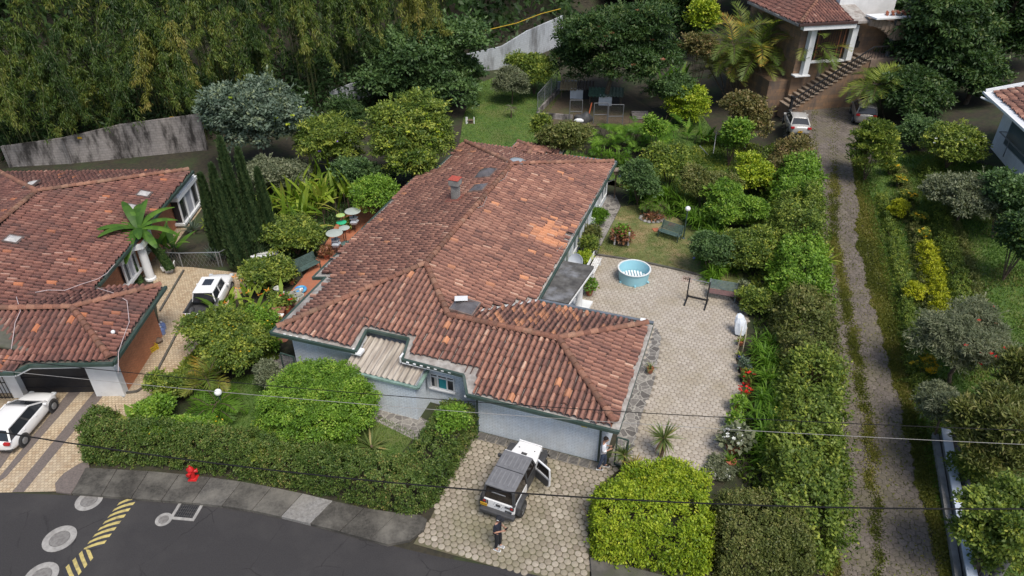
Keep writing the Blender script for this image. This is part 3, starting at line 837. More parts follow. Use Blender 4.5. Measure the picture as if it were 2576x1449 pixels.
# lawns
lawn = sheet('side_lawn', [(1562, 520), (1640, 512), (1790, 600), (1870, 690), (1860, 772), (1765, 690), (1640, 660), (1502, 638)], 0.010, MAT['dry_lawn'])
back_lawn = sheet('back_lawn', [(1150, 400), (1165, 300), (1190, 215), (1300, 175), (1400, 150), (1420, 230), (1345, 330), (1345, 345), (1500, 400), (1560, 470), (1780, 560), (1850, 480), (1800, 340), (1760, 280), (1660, 300), (1640, 380), (1560, 420), (1300, 420)], 0.02, MAT['grass'], True)
front_lawn = sheet('front_lawn', [(480, 1050), (590, 950), (700, 930), (760, 960), (1050, 1090), (1010, 1140), (900, 1190), (640, 1150)], 0.006, MAT['grass'])
left_lawn = sheet('neighbour_garden', [(470, 520), (560, 500), (640, 640), (560, 690), (400, 665), (440, 590)], 0.003, MAT['soil'])
kennel_soil = sheet('kennel_yard', [(1355, 285), (1400, 215), (1560, 225), (1680, 300), (1600, 320), (1480, 318), (1370, 312)], 0.03, M('kennel_soil', (0.10, 0.072, 0.045), (0.065, 0.05, 0.03), 4, 0.95, bump=0.5, c3=(0.07, 0.085, 0.03), s3=0.5), True)
# paths
sheet('house_path', [(1562, 518), (1500, 640), (1445, 680), (1480, 560), (1530, 490), (1548, 490)], 0.011, MAT['flag'])
sheet('flagstone_strip', strip_px, 0.0165, MAT['flag'])
sheet('back_path', [(640, 880), (760, 900), (1080, 1060), (1180, 1100), (1160, 1110), (1040, 1105), (720, 950)], 0.011, MAT['flag'])
sheet('terrace', [(900, 515), (960, 530), (900, 660), (720, 860), (672, 865), (700, 770), (775, 680), (815, 620), (850, 555)], 0.009, MAT['terracotta'])
# neighbour's drive
sheet('neighbour_driveway', [(-400, 935), (70, 978), (255, 975), (312, 1000), (400, 815), (380, 668), (480, 672), (640, 690), (560, 800), (470, 900), (420, 980), (320, 1075), (220, 1160), (140, 1236), (0, 1239), (-400, 1245)], 0.006, MAT['cobble'])
sheet('neighbour_walkway', [(400, 690), (330, 700), (450, 540), (465, 503), (524, 503), (440, 615)], 0.010, MAT['cobble'])
for a in ([(108, 985), (134, 985), (0, 1180), (-40, 1200)], [(178, 980), (208, 980), (15, 1200), (0, 1210), (-14, 1215)], [(243, 978), (268, 985), (60, 1238), (30, 1238)]):
    sheet('sett_band', a, 0.0105, MAT['sett_dark'])
# pavement along the street: slabs on a kerb
pk = [(180, 1240), (330, 1253), (470, 1263), (600, 1276), (730, 1304), (850, 1335), (930, 1357)]
pi = [(215, 1176), (365, 1184), (500, 1196), (640, 1216), (770, 1243), (900, 1275), (1000, 1290)]
def pavement():
    mb = MB(); ko = []; ki = []
    for (a, b) in zip(pk, pi): ko.append(W(*a, 0.14)); ki.append(W(*b, 0.14))
    def resample(p, n):
        p = np.array(p); s = np.r_[0, np.cumsum(np.hypot(*np.diff(p[:, :2], axis=0).T))]; t = np.linspace(0, s[-1], n)
        return np.c_[np.interp(t, s, p[:, 0]), np.interp(t, s, p[:, 1])]
    n = 11; A = resample(ko, n); B = resample(ki, n)
    for i in range(n - 1):
        mb.cur = 0.92 if i == 7 else [0.30, .2, .25, .45, .55, .4, .5, .9, .3, .28][i]
        e = 0.012
        d = (A[i + 1] - A[i]) / np.linalg.norm(A[i + 1] - A[i]) * e
        q = [A[i] + d, A[i + 1] - d, B[i + 1] - d, B[i] + d]
        mb.prism([tuple(p) for p in q], -0.02, 0.145)
    # rounded end by the driveway
    mb.cur = 0.35
    c = [W(*p, 0.14)[:2] for p in ((930, 1357), (975, 1369), (1030, 1358), (1066, 1332), (1074, 1306), (1060, 1296), (1000, 1290))]
    mb.prism([tuple(p) for p in c], -0.02, 0.145)
    mb.cur = 0.15
    m = attr_mat('stained_pavement', [(0, (0.045, 0.041, 0.034)), (.5, (0.085, 0.079, 0.068)), (1, (0.29, 0.28, 0.265))], 0.9, (0.21, 0.195, 0.165), 0.75, 0.6, 0.3, 30, 0.55)
    tag(mb.build('pavement', m, bevel=0.015), kind='structure')
    mb = MB(); mb.prism([tuple(W(*p, 0.1)[:2]) for p in ((140, 1236), (178, 1241), (225, 1174), (222, 1160), (200, 1165), (160, 1190), (138, 1215))], -0.02, 0.10)
    tag(mb.build('pavement_ramp', MAT['sett_dark'], bevel=0.02), kind='structure')
    mb = MB(); mb.prism([tuple(W(*p, 0.1)[:2]) for p in ((1484, 1402), (1560, 1420), (2100, 1560), (2100, 1620), (1490, 1480))], -0.02, 0.14)
    tag(mb.build('pavement', MAT['dark_concrete'], bevel=0.02), kind='structure')
pavement()
# lane climbing behind the long hedge
def lane_w(y): return np.interp(y, [10, 16, 25, 39, 46, 56, 62], [3.8, 3.6, 2.85, 2.55, 2.75, 3.2, 3.6])
def lane():
    ys = np.arange(10, 62, 0.5)
    wl = lane_w(ys)
    n = 9; co = []; 
    for y, ww in zip(ys, wl):
        for k in range(n):
            f = k / (n - 1)
            x = float(lane_left(y)) + ww * 1.2 * f; y2 = y - 0.29 * ww * 1.2 * f
            co.append((x, y2, float(hgt(x, y2)) + 0.006))
    co = np.array(co)
    a = np.array([j * n + i for j in range(len(ys) - 1) for i in range(n - 1)])
    f = np.c_[a, a + 1, a + n + 1, a + n]
    me = np_mesh('lane', co, f, MAT['lane_joint'], smooth=True)
    tag(link('lane', me), kind='structure')
    L0 = co[0::n]; R0 = co[n - 1::n]
    return [tuple(p[:2]) for p in L0] + [tuple(p[:2]) for p in R0[::-1]]
lane_poly = lane()
apron = sheet('lane_apron', [(1962, 264), (2165, 250), (2196, 322), (2140, 350), (2150, 440), (2042, 440), (2040, 345), (1975, 350)], 0.012, MAT['lane_joint'], True)
pavers('lane_apron_paving', apron, 0.34, MAT['paver_lane'], lambda x, y: hgt(x, y) + 0.016, top=0.016, gap=0.05, rz=TH, chamf=0.12)
def lane_uv(x, y):
    """lateral fraction across the lane"""
    yy = y + 0.29 * (x - lane_left(y)) 
    return (x - lane_left(yy)) / (lane_w(yy) * 1.2)
pavers('lane_paving', lane_poly, 0.34, MAT['paver_lane'], lambda x, y: hgt(x, y) + 0.008, top=0.012, gap=0.035, rz=TH, chamf=0.1, jitter=0.2)

def tufts(name, poly, n, L, mat, keep=None, z0=0.0, wd=0.02, lean=0.5, terrain_=True):
    """grass blades over a polygon: uncountable, one object"""
    P = np.array(poly); x0, y0 = P.min(0); x1, y1 = P.max(0)
    xs, ys_, tot = [], [], 0
    for _ in range(30):
        x = rng.uniform(x0, x1, n); y = rng.uniform(y0, y1, n)
        k = in_poly(x, y, poly)
        if keep is not None: k &= keep(x, y)
        xs.append(x[k]); ys_.append(y[k]); tot += int(k.sum())
        if tot >= n: break
    x, y = np.concatenate(xs)[:n], np.concatenate(ys_)[:n]; m = len(x)
    z = (hgt(x, y) if terrain_ else np.zeros(m)) + z0
    D = np.c_[rng.normal(size=(m, 2)) * lean, np.ones(m)]
    N = rng.normal(size=(m, 3)); N[:, 2] *= .3
    pt = np.clip(0.5 + 0.25 * np.sin(x * 1.7 + np.sin(y * 1.3)) + rng.normal(size=m) * .18, 0, 1)
    o = link(name, leaf_mesh(name, [leaf_np(np.c_[x, y, z], D, N, L * rng.uniform(.6, 1.3, m), np.full(m, wd), pt)], mat))
    tag(o, kind='stuff'); LEAFCOUNT[0] += m
    return o
def sn(x, y, s, ph=0):
    return np.sin(x * s + ph + 1.7 * np.sin(y * s * .7 + ph)) * np.sin(y * s * 1.1 + 2 * ph + 1.3 * np.sin(x * s * .8))
tag(tufts('grass', back_lawn, 42000, 0.13, LM['grass'], wd=0.035), 'short green grass of the back lawn behind the big tiled roof', 'grass')
tag(tufts('grass', front_lawn, 12000, 0.10, LM['grass'], wd=0.03, terrain_=False), 'green grass of the front garden behind the street hedge', 'grass')
tag(tufts('grass', lawn, 14000, 0.075, LM['dry_grass'], keep=lambda x, y: sn(x, y, 0.9, 1.0) + rng.normal(size=len(x)) * .25 > -0.12, wd=0.028, terrain_=False), 'thin worn grass of the small lawn beside the patio', 'grass')
def strip(x, y):
    f = lane_uv(x, y); e = sn(x, y, 1.6) * .05 + sn(x, y, 5.0, 2) * .03
    nearf = np.clip((y - 16) / 14, 0, 1)
    d = 0.85 * np.exp(-((f - 0.42 + e * .6) / (0.04 + 0.04 * nearf)) ** 2) + 1.0 * (f > 0.86 + e) + 0.9 * (f < 0.10 + e * .6) + 0.02
    return rng.random(len(x)) < d * np.clip(0.65 + .5 * sn(x, y, 2.3, 4), 0.2, 1) * np.clip((50 - y) / 8, .06, 1)
tag(tufts('moss', lane_poly, 95000, 0.10, LM['moss'], keep=strip, z0=0.01, wd=0.06, lean=1.0), 'yellowish moss and weeds along the wheel tracks of the paved lane', 'moss')
# ------------------------------------------------------------------ tiled roofs
def tile_face(origin, ux, vx, z0, slope, poly, seed=0, w=0.28, L=0.42, fresh=None, height=0.10):
    """tiles over a roof plane. Plan frame: origin + ux*u + vx*v; v runs up the slope; z = z0 + slope*v. poly in (u, v)."""
    rd = np.random.default_rng(seed)
    P = np.array(poly); u0, v0 = P.min(0); u1, v1 = P.max(0)
    nc = int((u1 - u0) / w) + 1; nr = int((v1 - v0) / L) + 1
    prof_t = np.array([0.0, 0.17, 0.21, 0.33, 0.5, 0.67, 0.79, 0.83, 1.0])
    prof_h = np.array([-.25, -0.15, 0.42, 0.82, 1.0, 0.82, 0.42, -0.15, -.25]) * height
    k = len(prof_t)
    ci, ri = np.meshgrid(np.arange(nc), np.arange(nr), indexing='ij')
    ci = ci.ravel(); ri = ri.ravel(); n = len(ci)
    coljit = rd.normal(size=nc) * 0.028; 
    off = coljit[ci] + rd.normal(size=n) * 0.018
    lat = rd.normal(size=n) * 0.008
    hj = rd.normal(size=n) * 0.006
    sag = 0.02 * np.sin(ci * 0.11 + seed) * np.sin(ri * 0.23 + seed)
    ulo = u0 + ci * w; vlo = v0 + ri * L
    cov = (prof_t > 0.1) & (prof_t < 0.9)
    U = ulo[:, None] + prof_t[None] * w + lat[:, None]
    # each tile: lower edge (raised), upper edge (tucked), plus riser foot at the lower edge
    taper = np.where(cov, (prof_t - 0.5) * w * 0.10, 0)
    va = np.where(cov[None], (vlo + off - 0.03)[:, None], (vlo + off)[:, None] * 1.0)
    vb = (vlo + off + L + 0.01)[:, None] + np.zeros(k)[None]
    ha = prof_h[None] * 1.10 + 0.046 + hj[:, None] + sag[:, None]
    hb = prof_h[None] * 0.92 + 0.0 + hj[:, None] + sag[:, None]
    A = np.stack([U + taper[None], va, ha], 2); B = np.stack([U - taper[None], vb, hb], 2); C = np.stack([U + taper[None], va + 0.006, (prof_h[None] * 0.92 - 0.012) + np.zeros_like(ha)], 2)
    V = np.stack([C, A, B], 1)              # n,3,k,3
    idx = (np.arange(n) * 3 * k)[:, None]
    fs = []
    for lv in (0, 1):
        for q in range(k - 1):
            fs.append(np.c_[idx + lv * k + q, idx + lv * k + q + 1, idx + (lv + 1) * k + q + 1, idx + (lv + 1) * k + q])
    nf = len(fs)
    Fq = np.stack(fs, 1).reshape(-1, 4)
    Vf = V.reshape(-1, 3)
    cen = Vf[Fq].mean(1)
    keep = in_poly(cen[:, 0], cen[:, 1], poly)
    rnd = np.clip(rd.beta(3.2, 4.0, n) + 0.07 * np.sin(ci * .31 + ri * .17 + seed), 0, 1)
    pan = np.tile(np.r_[[1], np.zeros(k - 3), [1]], 2).astype(bool)[[0 + i for i in range(2 * (k - 1))]]
    # channel tiles between the covers hold soil and lichen; the gaps' shade is painted in too
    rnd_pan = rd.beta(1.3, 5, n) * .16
    # paler worn crests; flanks darkened to paint shade lines between the columns
    wear_shade = np.tile(np.r_[[0], [-.20, -.04, .13, .13, -.04, -.20], [0]], 2)
    rf = np.where(np.tile(pan, n), np.repeat(rnd_pan, nf), np.clip(np.repeat(rnd, nf) * .9 + .12 + np.tile(wear_shade, n), 0.12, 1))
    fr = np.zeros(n)
    o = np.array(origin); ux = np.array(ux); vx = np.array(vx)
    if fresh is not None:
        wx = o[0] + ux[0] * ulo + vx[0] * vlo; wy = o[1] + ux[1] * ulo + vx[1] * vlo
        fr = (rd.random(n) < fresh(wx, wy)) * rd.uniform(0.45, 1.0, n)
    frf = np.repeat(fr, nf)
    Fq = Fq[keep]; rf = rf[keep]; frf = frf[keep]
    used, inv = np.unique(Fq, return_inverse=True)
    Vk = Vf[used]
    xy = o[None, :2] + Vk[:, :1] * ux[None] + Vk[:, 1:2] * vx[None]
    Z = z0 + slope * Vk[:, 1] + Vk[:, 2]
    return np.c_[xy, Z], inv.reshape(-1, 4), rf, frf
def roof_object(name, faces, mat, parent, label=None):
    cos, fs, rs, fr, o = [], [], [], [], 0
    for f in faces:
        co, q, r, e = tile_face(**f)
        cos.append(co); fs.append(q + o); rs.append(r); fr.append(e); o += len(co)
    me = np_mesh(name, np.concatenate(cos), np.concatenate(fs), mat, {'rnd': (np.concatenate(rs), 'FACE'), 'fresh': (np.concatenate(fr), 'FACE')})
    ob = link(name, me, parent)
    if label: ob['label'] = label
    return ob
def ridge_caps(mb, p, q, r=0.145, L=0.40, seed=0):
    """overlapping half-round caps from low point p up to q"""
    rd = random.Random(seed)
    p, q = Vector(p), Vector(q); d = q - p; n = max(1, int(d.length / L)); d = d / n
    x = d.cross(Vector((0, 0, 1))).normalized(); y = x.cross(d).normalized()
    for i in range(n):
        a = p + d * i - d * 0.08; b = p + d * (i + 1)
        mb.cur = rd.betavariate(2, 2.2)
        j = Vector((rd.uniform(-.015, .015), rd.uniform(-.015, .015), rd.uniform(-.006, .006)))
        vs = []
        for (c, rr, dz) in ((a, r * 1.12, 0.035), (b, r * 0.92, 0.0)):
            for k in range(9):
                t = math.pi * k / 8
                vs.append(c + j + x * math.cos(t) * rr + y * (math.sin(t) * rr - 0.02 + dz))
        fs = [(k, k + 1, k + 10, k + 9) for k in range(8)] + [tuple(range(8, -1, -1)), tuple(range(9, 18))]
        mb.add(vs, fs)
def gutter(mb, path, w=0.10, h=0.11):
    for a, b in zip(path[:-1], path[1:]): mb.bar(a, b, w, h)
def brickless(c): return M('paint', c)

# ------------------------------------------------------------------ main house (local frame: x across, y in depth, heading -19.5 deg)
ca, sa_ = math.cos(R(19.5)), math.sin(R(19.5))
def toUV(p): return (p[0] * ca - p[1] * sa_, p[0] * sa_ + p[1] * ca)
def HU(x, y, z=0.0):
    """photo point at height z -> house frame"""
    return toUV(W(x, y, z))
HS = thing('bungalow', 'white one storey house under a long clay tiled roof with a front garage wing', 'house', (0, 0, 0), TH)
fz = lambda u, v: 2.60 + 0.24 * (v - 20.75)
lz = lambda u, v: 2.79 + 0.26 * (u + 19.7)
rz_ = lambda u, v: 2.60 + 0.28 * (-8.65 - u)
bz = lambda u, v: 2.60 + 0.252 * (46.75 - v)
gz = lambda u, v: 2.60 + 0.231 * (28.4 - v)
hz = lambda u, v: 2.60 + 0.243 * (-2.8 - u)
RS, RE = (-14.3, 27.37), (-14.3, 40.45)
GM, GE = (-11.87, 24.5), (-6.5, 24.5)
EAVE = {'front': [(-19.7, 21.47), (-15.2, 21.55), (-15.3, 22.84), (-13.12, 22.86), (-12.9, 21.72), (-9.9, 21.65), (-9.38, 20.75), (-2.82, 20.75)],
        'left': [(-20.4, 46.65), (-20.3, 41.45), (-21.45, 40.5), (-20.75, 26.63), (-19.9, 26.6), (-19.7, 21.47)]}
def rev(p):
    A = sum(p[i - 1][0] * p[i][1] - p[i][0] * p[i - 1][1] for i in range(len(p)))
    return p if A > 0 else p[::-1]
def main_roof():
    slabs = MB()
    front = EAVE['front'] + [GE, GM, RS]
    left = EAVE['left'] + [RS, RE]
    right = [(-8.65, 28.4), (-8.68, 46.85), RE, RS, GM]
    garb = [(-8.65, 28.4), GM, GE, (-2.8, 28.4)]
    garr = [(-2.82, 20.75), (-2.8, 28.4), GE]
    back = [(-8.68, 46.85), (-12.5, 46.7), (-12.6, 46.72), (-16.64, 46.7), (-20.4, 46.65), RE]
    for pl, z in ((front, fz), (left, lz), (right, rz_), (garb, gz), (garr, hz), (back, bz)):
        slabs.prism(rev(pl), lambda u, v, z=z: z(u, v) - 0.16, lambda u, v, z=z: z(u, v) - 0.06)
    # little hipped bay at the back
    bl = lambda u, v: 2.60 + 0.25 * (u + 16.64); br = lambda u, v: 2.60 + 0.25 * (-12.77 - u); bb = lambda u, v: 2.60 + 0.25 * (48.0 - v)
    BA, BB = (-14.7, 46.07), (-14.7, 44.85)
    for pl, z in (([(-16.64, 48.0), (-16.64, 46.7), BB, BA], bl), ([(-12.77, 46.7), (-12.77, 48.0), BA, BB], br), ([(-16.64, 48.0), BA, (-12.77, 48.0)], bb)):
        slabs.prism(rev(pl), lambda u, v, z=z: z(u, v) - 0.12, lambda u, v, z=z: z(u, v) + 0.01)
    slabs.build('roof_slab', MAT['slab'], HS)
    # tile fields, held back from the gutters
    F_ = lambda pl, o, ux, vx: [((p[0] - o[0]) * ux[0] + (p[1] - o[1]) * ux[1], (p[0] - o[0]) * vx[0] + (p[1] - o[1]) * vx[1]) for p in pl]
    def face(pl, o, ux, vx, z0, s, seed, **k): return dict(origin=(o[0], o[1]), ux=ux, vx=vx, z0=z0, slope=s, poly=F_(pl, o, ux, vx), seed=seed, **k)
    ftile = [(-19.4, 21.7), (-15.45, 21.82), (-15.5, 23.0), (-12.8, 23.02), (-12.72, 22.05), (-9.35, 21.95), (-9.1, 20.88), (-2.95, 20.86), GE, GM, RS]
    ltile = [(-20.2, 46.3), (-20.05, 41.2), (-21.2, 40.3), (-20.5, 26.95), (-19.35, 26.75), (-19.2, 22.2), (-19.3, 21.7), RS, RE]
    rtile = [(-8.95, 28.35), (-8.78, 33.0), (-8.95, 34.2), (-8.82, 46.75), RE, RS, GM]
    gt = [(-8.9, 28.1), GM, GE, (-3.1, 28.1)]; ht = [(-3.0, 20.95), (-3.02, 28.1), GE]
    bt = [(-8.9, 46.5), (-20.1, 46.35), RE]
    def fresh(x, y):
        a = np.exp(-(((x + 9.9) / 1.2) ** 2 + ((y - 34.3) / 1.5) ** 2) ** 1.5) * 0.75
        return np.clip(a + 0.012, 0, 1)
    def fresh2(x, y): return np.clip(0.42 * np.exp(-(((x + 8.8) / 3.0) ** 2 + ((y - 26.3) / 1.6) ** 2)) + .01, 0, 1)
    some = lambda x, y: np.full(np.shape(x), 0.010)
    fl = [face(ftile, (0, 20.75), (1, 0), (0, 1), 2.60, .24, 1, fresh=some), face(ltile, (-19.7, 0), (0, -1), (1, 0), 2.79, .26, 2, fresh=some),
          face(rtile, (-8.65, 0), (0, 1), (-1, 0), 2.60, .28, 3, fresh=fresh), face(gt, (0, 28.4), (-1, 0), (0, -1), 2.60, .231, 4, fresh=fresh2),
          face(ht, (-2.8, 0), (0, 1), (-1, 0), 2.60, .243, 5, fresh=some), face(bt, (0, 46.75), (-1, 0), (0, -1), 2.60, .252, 6, fresh=some)]
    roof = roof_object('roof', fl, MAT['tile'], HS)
    fl = [face([(-16.4, 47.8), (-16.4, 46.7), BB, BA], (-16.64, 0), (0, -1), (1, 0), 2.63, .25, 7), face([(-13.0, 46.7), (-13.0, 47.8), BA, BB], (-12.77, 0), (0, 1), (-1, 0), 2.63, .25, 8),
          face([(-16.4, 47.8), BA, (-13.0, 47.8)], (0, 48.0), (-1, 0), (0, -1), 2.63, .25, 9)]
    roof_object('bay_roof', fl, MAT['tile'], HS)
    mb = MB()
    z3 = lambda p, f: (p[0], p[1], f(*p) + 0.11)
    for i, (a, b) in enumerate([(z3((-19.45, 21.75), fz), z3(RS, fz)), (z3(RS, rz_), z3(RE, rz_)), (z3(GM, fz), z3(RS, fz)), (z3(GE, gz), z3(GM, gz)), (z3((-3.05, 21.0), fz), z3(GE, fz)), (z3((-3.1, 28.1), gz), z3(GE, gz)),
                                (z3((-8.9, 46.5), bz), z3(RE, bz)), (z3((-20.1, 46.35), lz), z3(RE, lz)), ((-16.4, 47.8, 2.74), (-14.7, 46.07, 3.15)), ((-13.0, 47.8, 2.74), (-14.7, 46.07, 3.15)), ((-14.7, 46.07, 3.15), (-14.7, 44.85, 3.15))]):
        ridge_caps(mb, a, b, seed=i)
    mb.build('ridge_tiles', MAT['ridge'], roof, smooth=True)
    # pale valley flashing
    mb = MB()
    a, b = Vector((-8.65, 28.35, 2.66)), Vector((-11.87, 24.5, 3.52))
    mb.bar(a, b, 0.16, 0.02); mb.build('valley_flashing', M('flashing', (0.55, 0.56, 0.55), (0.4, 0.41, 0.4), 3, 0.6), HS)
    # gutters and fascia
    mb = MB()
    def run(path, f, drop=0.10, w=0.12, h=0.15):
        gutter(mb, [(u, v, f(u, v) - drop) for u, v in path], w, h)
    run(EAVE['front'], fz); run(EAVE['left'], lz)
    run([(-8.65, 28.4), (-8.68, 46.85)], rz_, 0.10); run([(-8.65, 28.4), (-2.8, 28.4)], gz); run([(-2.82, 20.75), (-2.8, 28.4)], hz, 0.13, 0.05, 0.08)
    run([(-8.68, 46.85), (-12.77, 46.72), (-12.77, 48.0), (-16.64, 48.0), (-16.64, 46.7), (-20.4, 46.65)], lambda u, v: 2.62)
    mb.build('gutter', MAT['green_trim'], HS)
    # lead lining visible in the back and garage gutters
    ld = M('gutter_lead', (0.15, 0.17, 0.20), (0.10, 0.12, 0.14), 4, 0.7)
    for a, b in (((-8.7, 46.93, 2.58), (-12.6, 46.8, 2.58)), ((-12.8, 48.08, 2.58), (-16.6, 48.08, 2.58)), ((-16.7, 46.78, 2.58), (-20.3, 46.73, 2.58)), ((-8.6, 28.47, 2.60), (-2.8, 28.47, 2.60))): MB().bar(a, b, 0.16, 0.06).build('gutter_lining', ld, HS)
main_roof()
def main_walls():
    mb = MB()
    outline = [(-19.0, 22.0), (-15.3, 22.0), (-15.3, 22.95), (-12.75, 22.95), (-12.75, 22.3), (-9.25, 22.3), (-9.25, 21.3), (-3.4, 21.3), (-3.4, 27.9), (-9.1, 27.9), (-9.1, 46.2), (-19.8, 46.2), (-19.8, 41.2), (-20.6, 40.2), (-20.2, 26.9), (-19.0, 26.4)]
    top = lambda u, v: min(fz(u, v), 2.75) - 0.16
    mb.prism(outline, -0.05, lambda u, v: 2.44)
    mb.prism([(-16.2, 46.2), (-13.2, 46.2), (-13.2, 47.6), (-16.2, 47.6)][::1], -0.05, 2.46)
    mb.build('wall', MAT['white_wall'], HS)
    # fascia board under the front eaves
    for c_, d_ in (((-6.2, 21.0, 2.42), (6.6, 0.55, 0.05)), ((-17.3, 21.75, 2.6), (4.6, 0.5, 0.04)), ((-11.2, 21.95, 2.6), (3.4, 0.6, 0.04))): MB().box(c_, d_).build('soffit', MAT['white_plaster'], HS)
    # lean-to box with the corrugated roof
    mb = MB(); mb.prism([(-15.45, 21.0), (-12.0, 21.0), (-12.0, 22.29), (-12.76, 22.29), (-12.76, 22.94), (-15.29, 22.94), (-15.29, 21.99), (-15.45, 21.99)], -0.05, lambda u, v: 2.0 + 0.26 * (v - 21))
    mb.build('lean_to', MAT['white_wall'], HS)
    n = 13; co = []
    me = MB()
    for i in range(n * 6 + 1):
        u = -15.55 + 3.6 * i / (n * 6)
        z = 0.05 * math.cos(i / 6 * 2 * math.pi)
        co.append((u, z))
    vs = []; fs = []
    for j, (v, zz) in enumerate(((20.98, 2.11), (21.8, 2.32), (22.6, 2.53), (22.92, 2.62))):
        for u, z in co: vs.append((u + 0.05 * (v - 21), v, zz + z))
    k = len(co)
    for j in range(3):
        for i in range(k - 1): fs.append((j * k + i, j * k + i + 1, (j + 1) * k + i + 1, (j + 1) * k + i))
    me.add(vs, fs); o = me.build('corrugated_roof', MAT['fibro'], HS, smooth=True)
    mb = MB(); g = 0.13
    for a, b in (((-15.7, 20.93, 2.03), (-11.82, 20.93, 2.03)), ((-11.82, 20.93, 2.03), (-11.86, 22.2, 2.13))): mb.bar(a, b, 0.14, 0.10)
    mb.build('lean_to_gutter', M('pale_green_gutter', (0.25, 0.36, 0.31), (0.12, 0.19, 0.16), 3, 0.6), HS)
    # white eave return right of the corrugated roof
    for c_, d_ in (((-13.0, 22.3, 2.72), (0.08, 1.2, 0.32)), ((-15.36, 22.2, 2.62), (0.08, 1.2, 0.30)), ((-15.2, 21.72, 2.6), (0.5, 0.4, 0.12))): MB().box(c_, d_).build('eave_board', MAT['white_paint'], HS)
    # exposed white rafters under the front eave
    for i in range(9): MB().box((-12.6 + i * 0.34, 21.85, 2.735), (0.13, 0.5, 0.05)).build('rafter_end', MAT['white_paint'], HS)
    for i in range(11): MB().box((-19.0 + i * 0.34, 21.75, 2.72), (0.13, 0.5, 0.05)).build('rafter_end', MAT['white_paint'], HS)
    # downpipes
    for u, v, z in ((-12.3, 22.22, 2.5), (-9.13, 21.22, 2.35), (-9.6, 22.2, 2.5), (-3.62, 21.22, 2.3)):
        m = MB(); m.tube([(u, v, z), (u, v, 0.0)], 0.05, 8); m.build('downpipe', MAT['green_trim'], HS, smooth=True)
    # vents under the garage eave
    for i in range(27): MB().box((-8.95 + i * 0.2, 21.297, 2.14), (0.12, 0.012, 0.055)).build('vent', MAT['black_metal'], HS)
    # plinth stain strip
    # window in the recess
    x0, x1, z0, z1, v = -11.86, -10.7, 1.02, 1.82, 22.3
    fr = MB()
    for a, b in (((x0, v, z0), (x1, v, z0)), ((x0, v, z1), (x1, v, z1)), ((x0, v, z0), (x0, v, z1)), ((x1, v, z0), (x1, v, z1)), ((x0 + .36, v, z0), (x0 + .36, v, z1)), ((x0 + .82, v, z0), (x0 + .82, v, z1)), ((x0, v, 1.66), (x1, v, 1.66))):
        fr.bar(Vector(a) + Vector((0, -0.02, 0)), Vector(b) + Vector((0, -0.02, 0)), 0.06, 0.06)
    wnd = fr.build('window', MAT['white_paint'], HS)
    m = MB(); m.box(((x0 + x1) / 2, v - 0.004, (z0 + z1) / 2), (x1 - x0, 0.012, z1 - z0)); m.build('pane', MAT['glass'], wnd)
    m = MB(); m.box((x0 + .26, v - 0.013, 1.34), (0.16, 0.008, 0.6)); m.build('curtain', M('pale_curtain', (0.55, 0.52, 0.47)), wnd)
    m = MB(); m.box((x0 + .60, v - 0.013, 1.34), (0.36, 0.008, 0.6)); m.build('curtain', M('teal_curtain', (0.02, 0.27, 0.30), (0.02, 0.2, 0.23), 6), wnd)
    m = MB(); m.box((x0 - 0.12, v - 0.18, 1.34), (0.03, 0.36, 0.62), 0.5); m.build('casement', MAT['pale_glass'], wnd)
    m = MB(); m.box(((x0 + x1) / 2, v - 0.06, z0 - 0.06), (x1 - x0 + .12, 0.14, 0.06)); m.build('sill', MAT['white_paint'], wnd)
    # small window on the left front wall
    m = MB(); m.box((-18.15, 21.985, 0.72), (0.5, 0.03, 0.5)); wn = m.build('window', MAT['white_paint'], HS)
    m = MB(); m.box((-18.15, 21.967, 0.72), (0.36, 0.012, 0.36)); m.build('pane', MAT['pale_glass'], wn)
    # long window strip on the garden side
    for v0, v1 in ((43.0, 44.0), (44.15, 45.9), (36.8, 38.6), (34.2, 35.9), (39.4, 40.6)):
        m = MB(); x = -9.08
        for a, b in (((x, v0, .5), (x, v1, .5)), ((x, v0, 2.0), (x, v1, 2.0)), ((x, v0, .5), (x, v0, 2.0)), ((x, v1, .5), (x, v1, 2.0)), ((x, (v0 + v1) / 2, .5), (x, (v0 + v1) / 2, 2.0))): m.bar(a, b, .09, .09)
        wn = m.build('window', MAT['white_paint'], HS)
        m = MB(); m.box((x - 0.008, (v0 + v1) / 2, 1.25), (0.016, v1 - v0, 1.5)); m.build('pane', MAT['pale_glass'], wn)
    # flower-box ledge on the garden side
    m = MB(); m.box((-8.95, 42.2, 0.55), (0.34, 1.5, 0.4)); m.build('ledge', MAT['white_plaster'], HS)
    # portico: slab, floor, columns
    m = MB(); m.prism([(-9.2, 28.9), (-7.25, 28.9), (-6.85, 32.85), (-9.2, 32.85)], 2.26, 2.44); m.build('portico_slab', M('stained_slab', (0.12, 0.115, 0.105), (0.055, 0.052, 0.048), 2.5, 0.8, bump=0.2, c3=(0.28, 0.29, 0.31), s3=0.9, amt3=0.6), HS)
    m = MB(); m.prism([(-9.1, 28.2), (-7.0, 28.2), (-6.75, 32.8), (-9.1, 32.8)], 0.0, 0.15); m.build('portico_floor', MAT['white_plaster'], HS)
    m = MB(); m.prism([(-9.1, 28.86), (-7.22, 28.86), (-6.8, 32.89), (-9.1, 32.89)], 2.16, 2.257); m.build('portico_beam', MAT['white_plaster'], HS)
    for u, v in ((-7.35, 31.9), (-8.0, 31.55), (-7.45, 29.3)):
        m = MB(); m.lathe([(0.24, 0.15), (0.24, 0.22), (0.19, 0.26), (0.18, 2.1), (0.22, 2.16), (0.22, 2.26)], 18, (u, v, 0)); m.build('column', MAT['white_plaster'], HS, smooth=True)
    # chimney
    m = MB(); m.box((-16.2, 35.55, 4.1), (0.42, 0.42, 1.2)); ch = m.build('chimney', MAT['concrete'], HS)
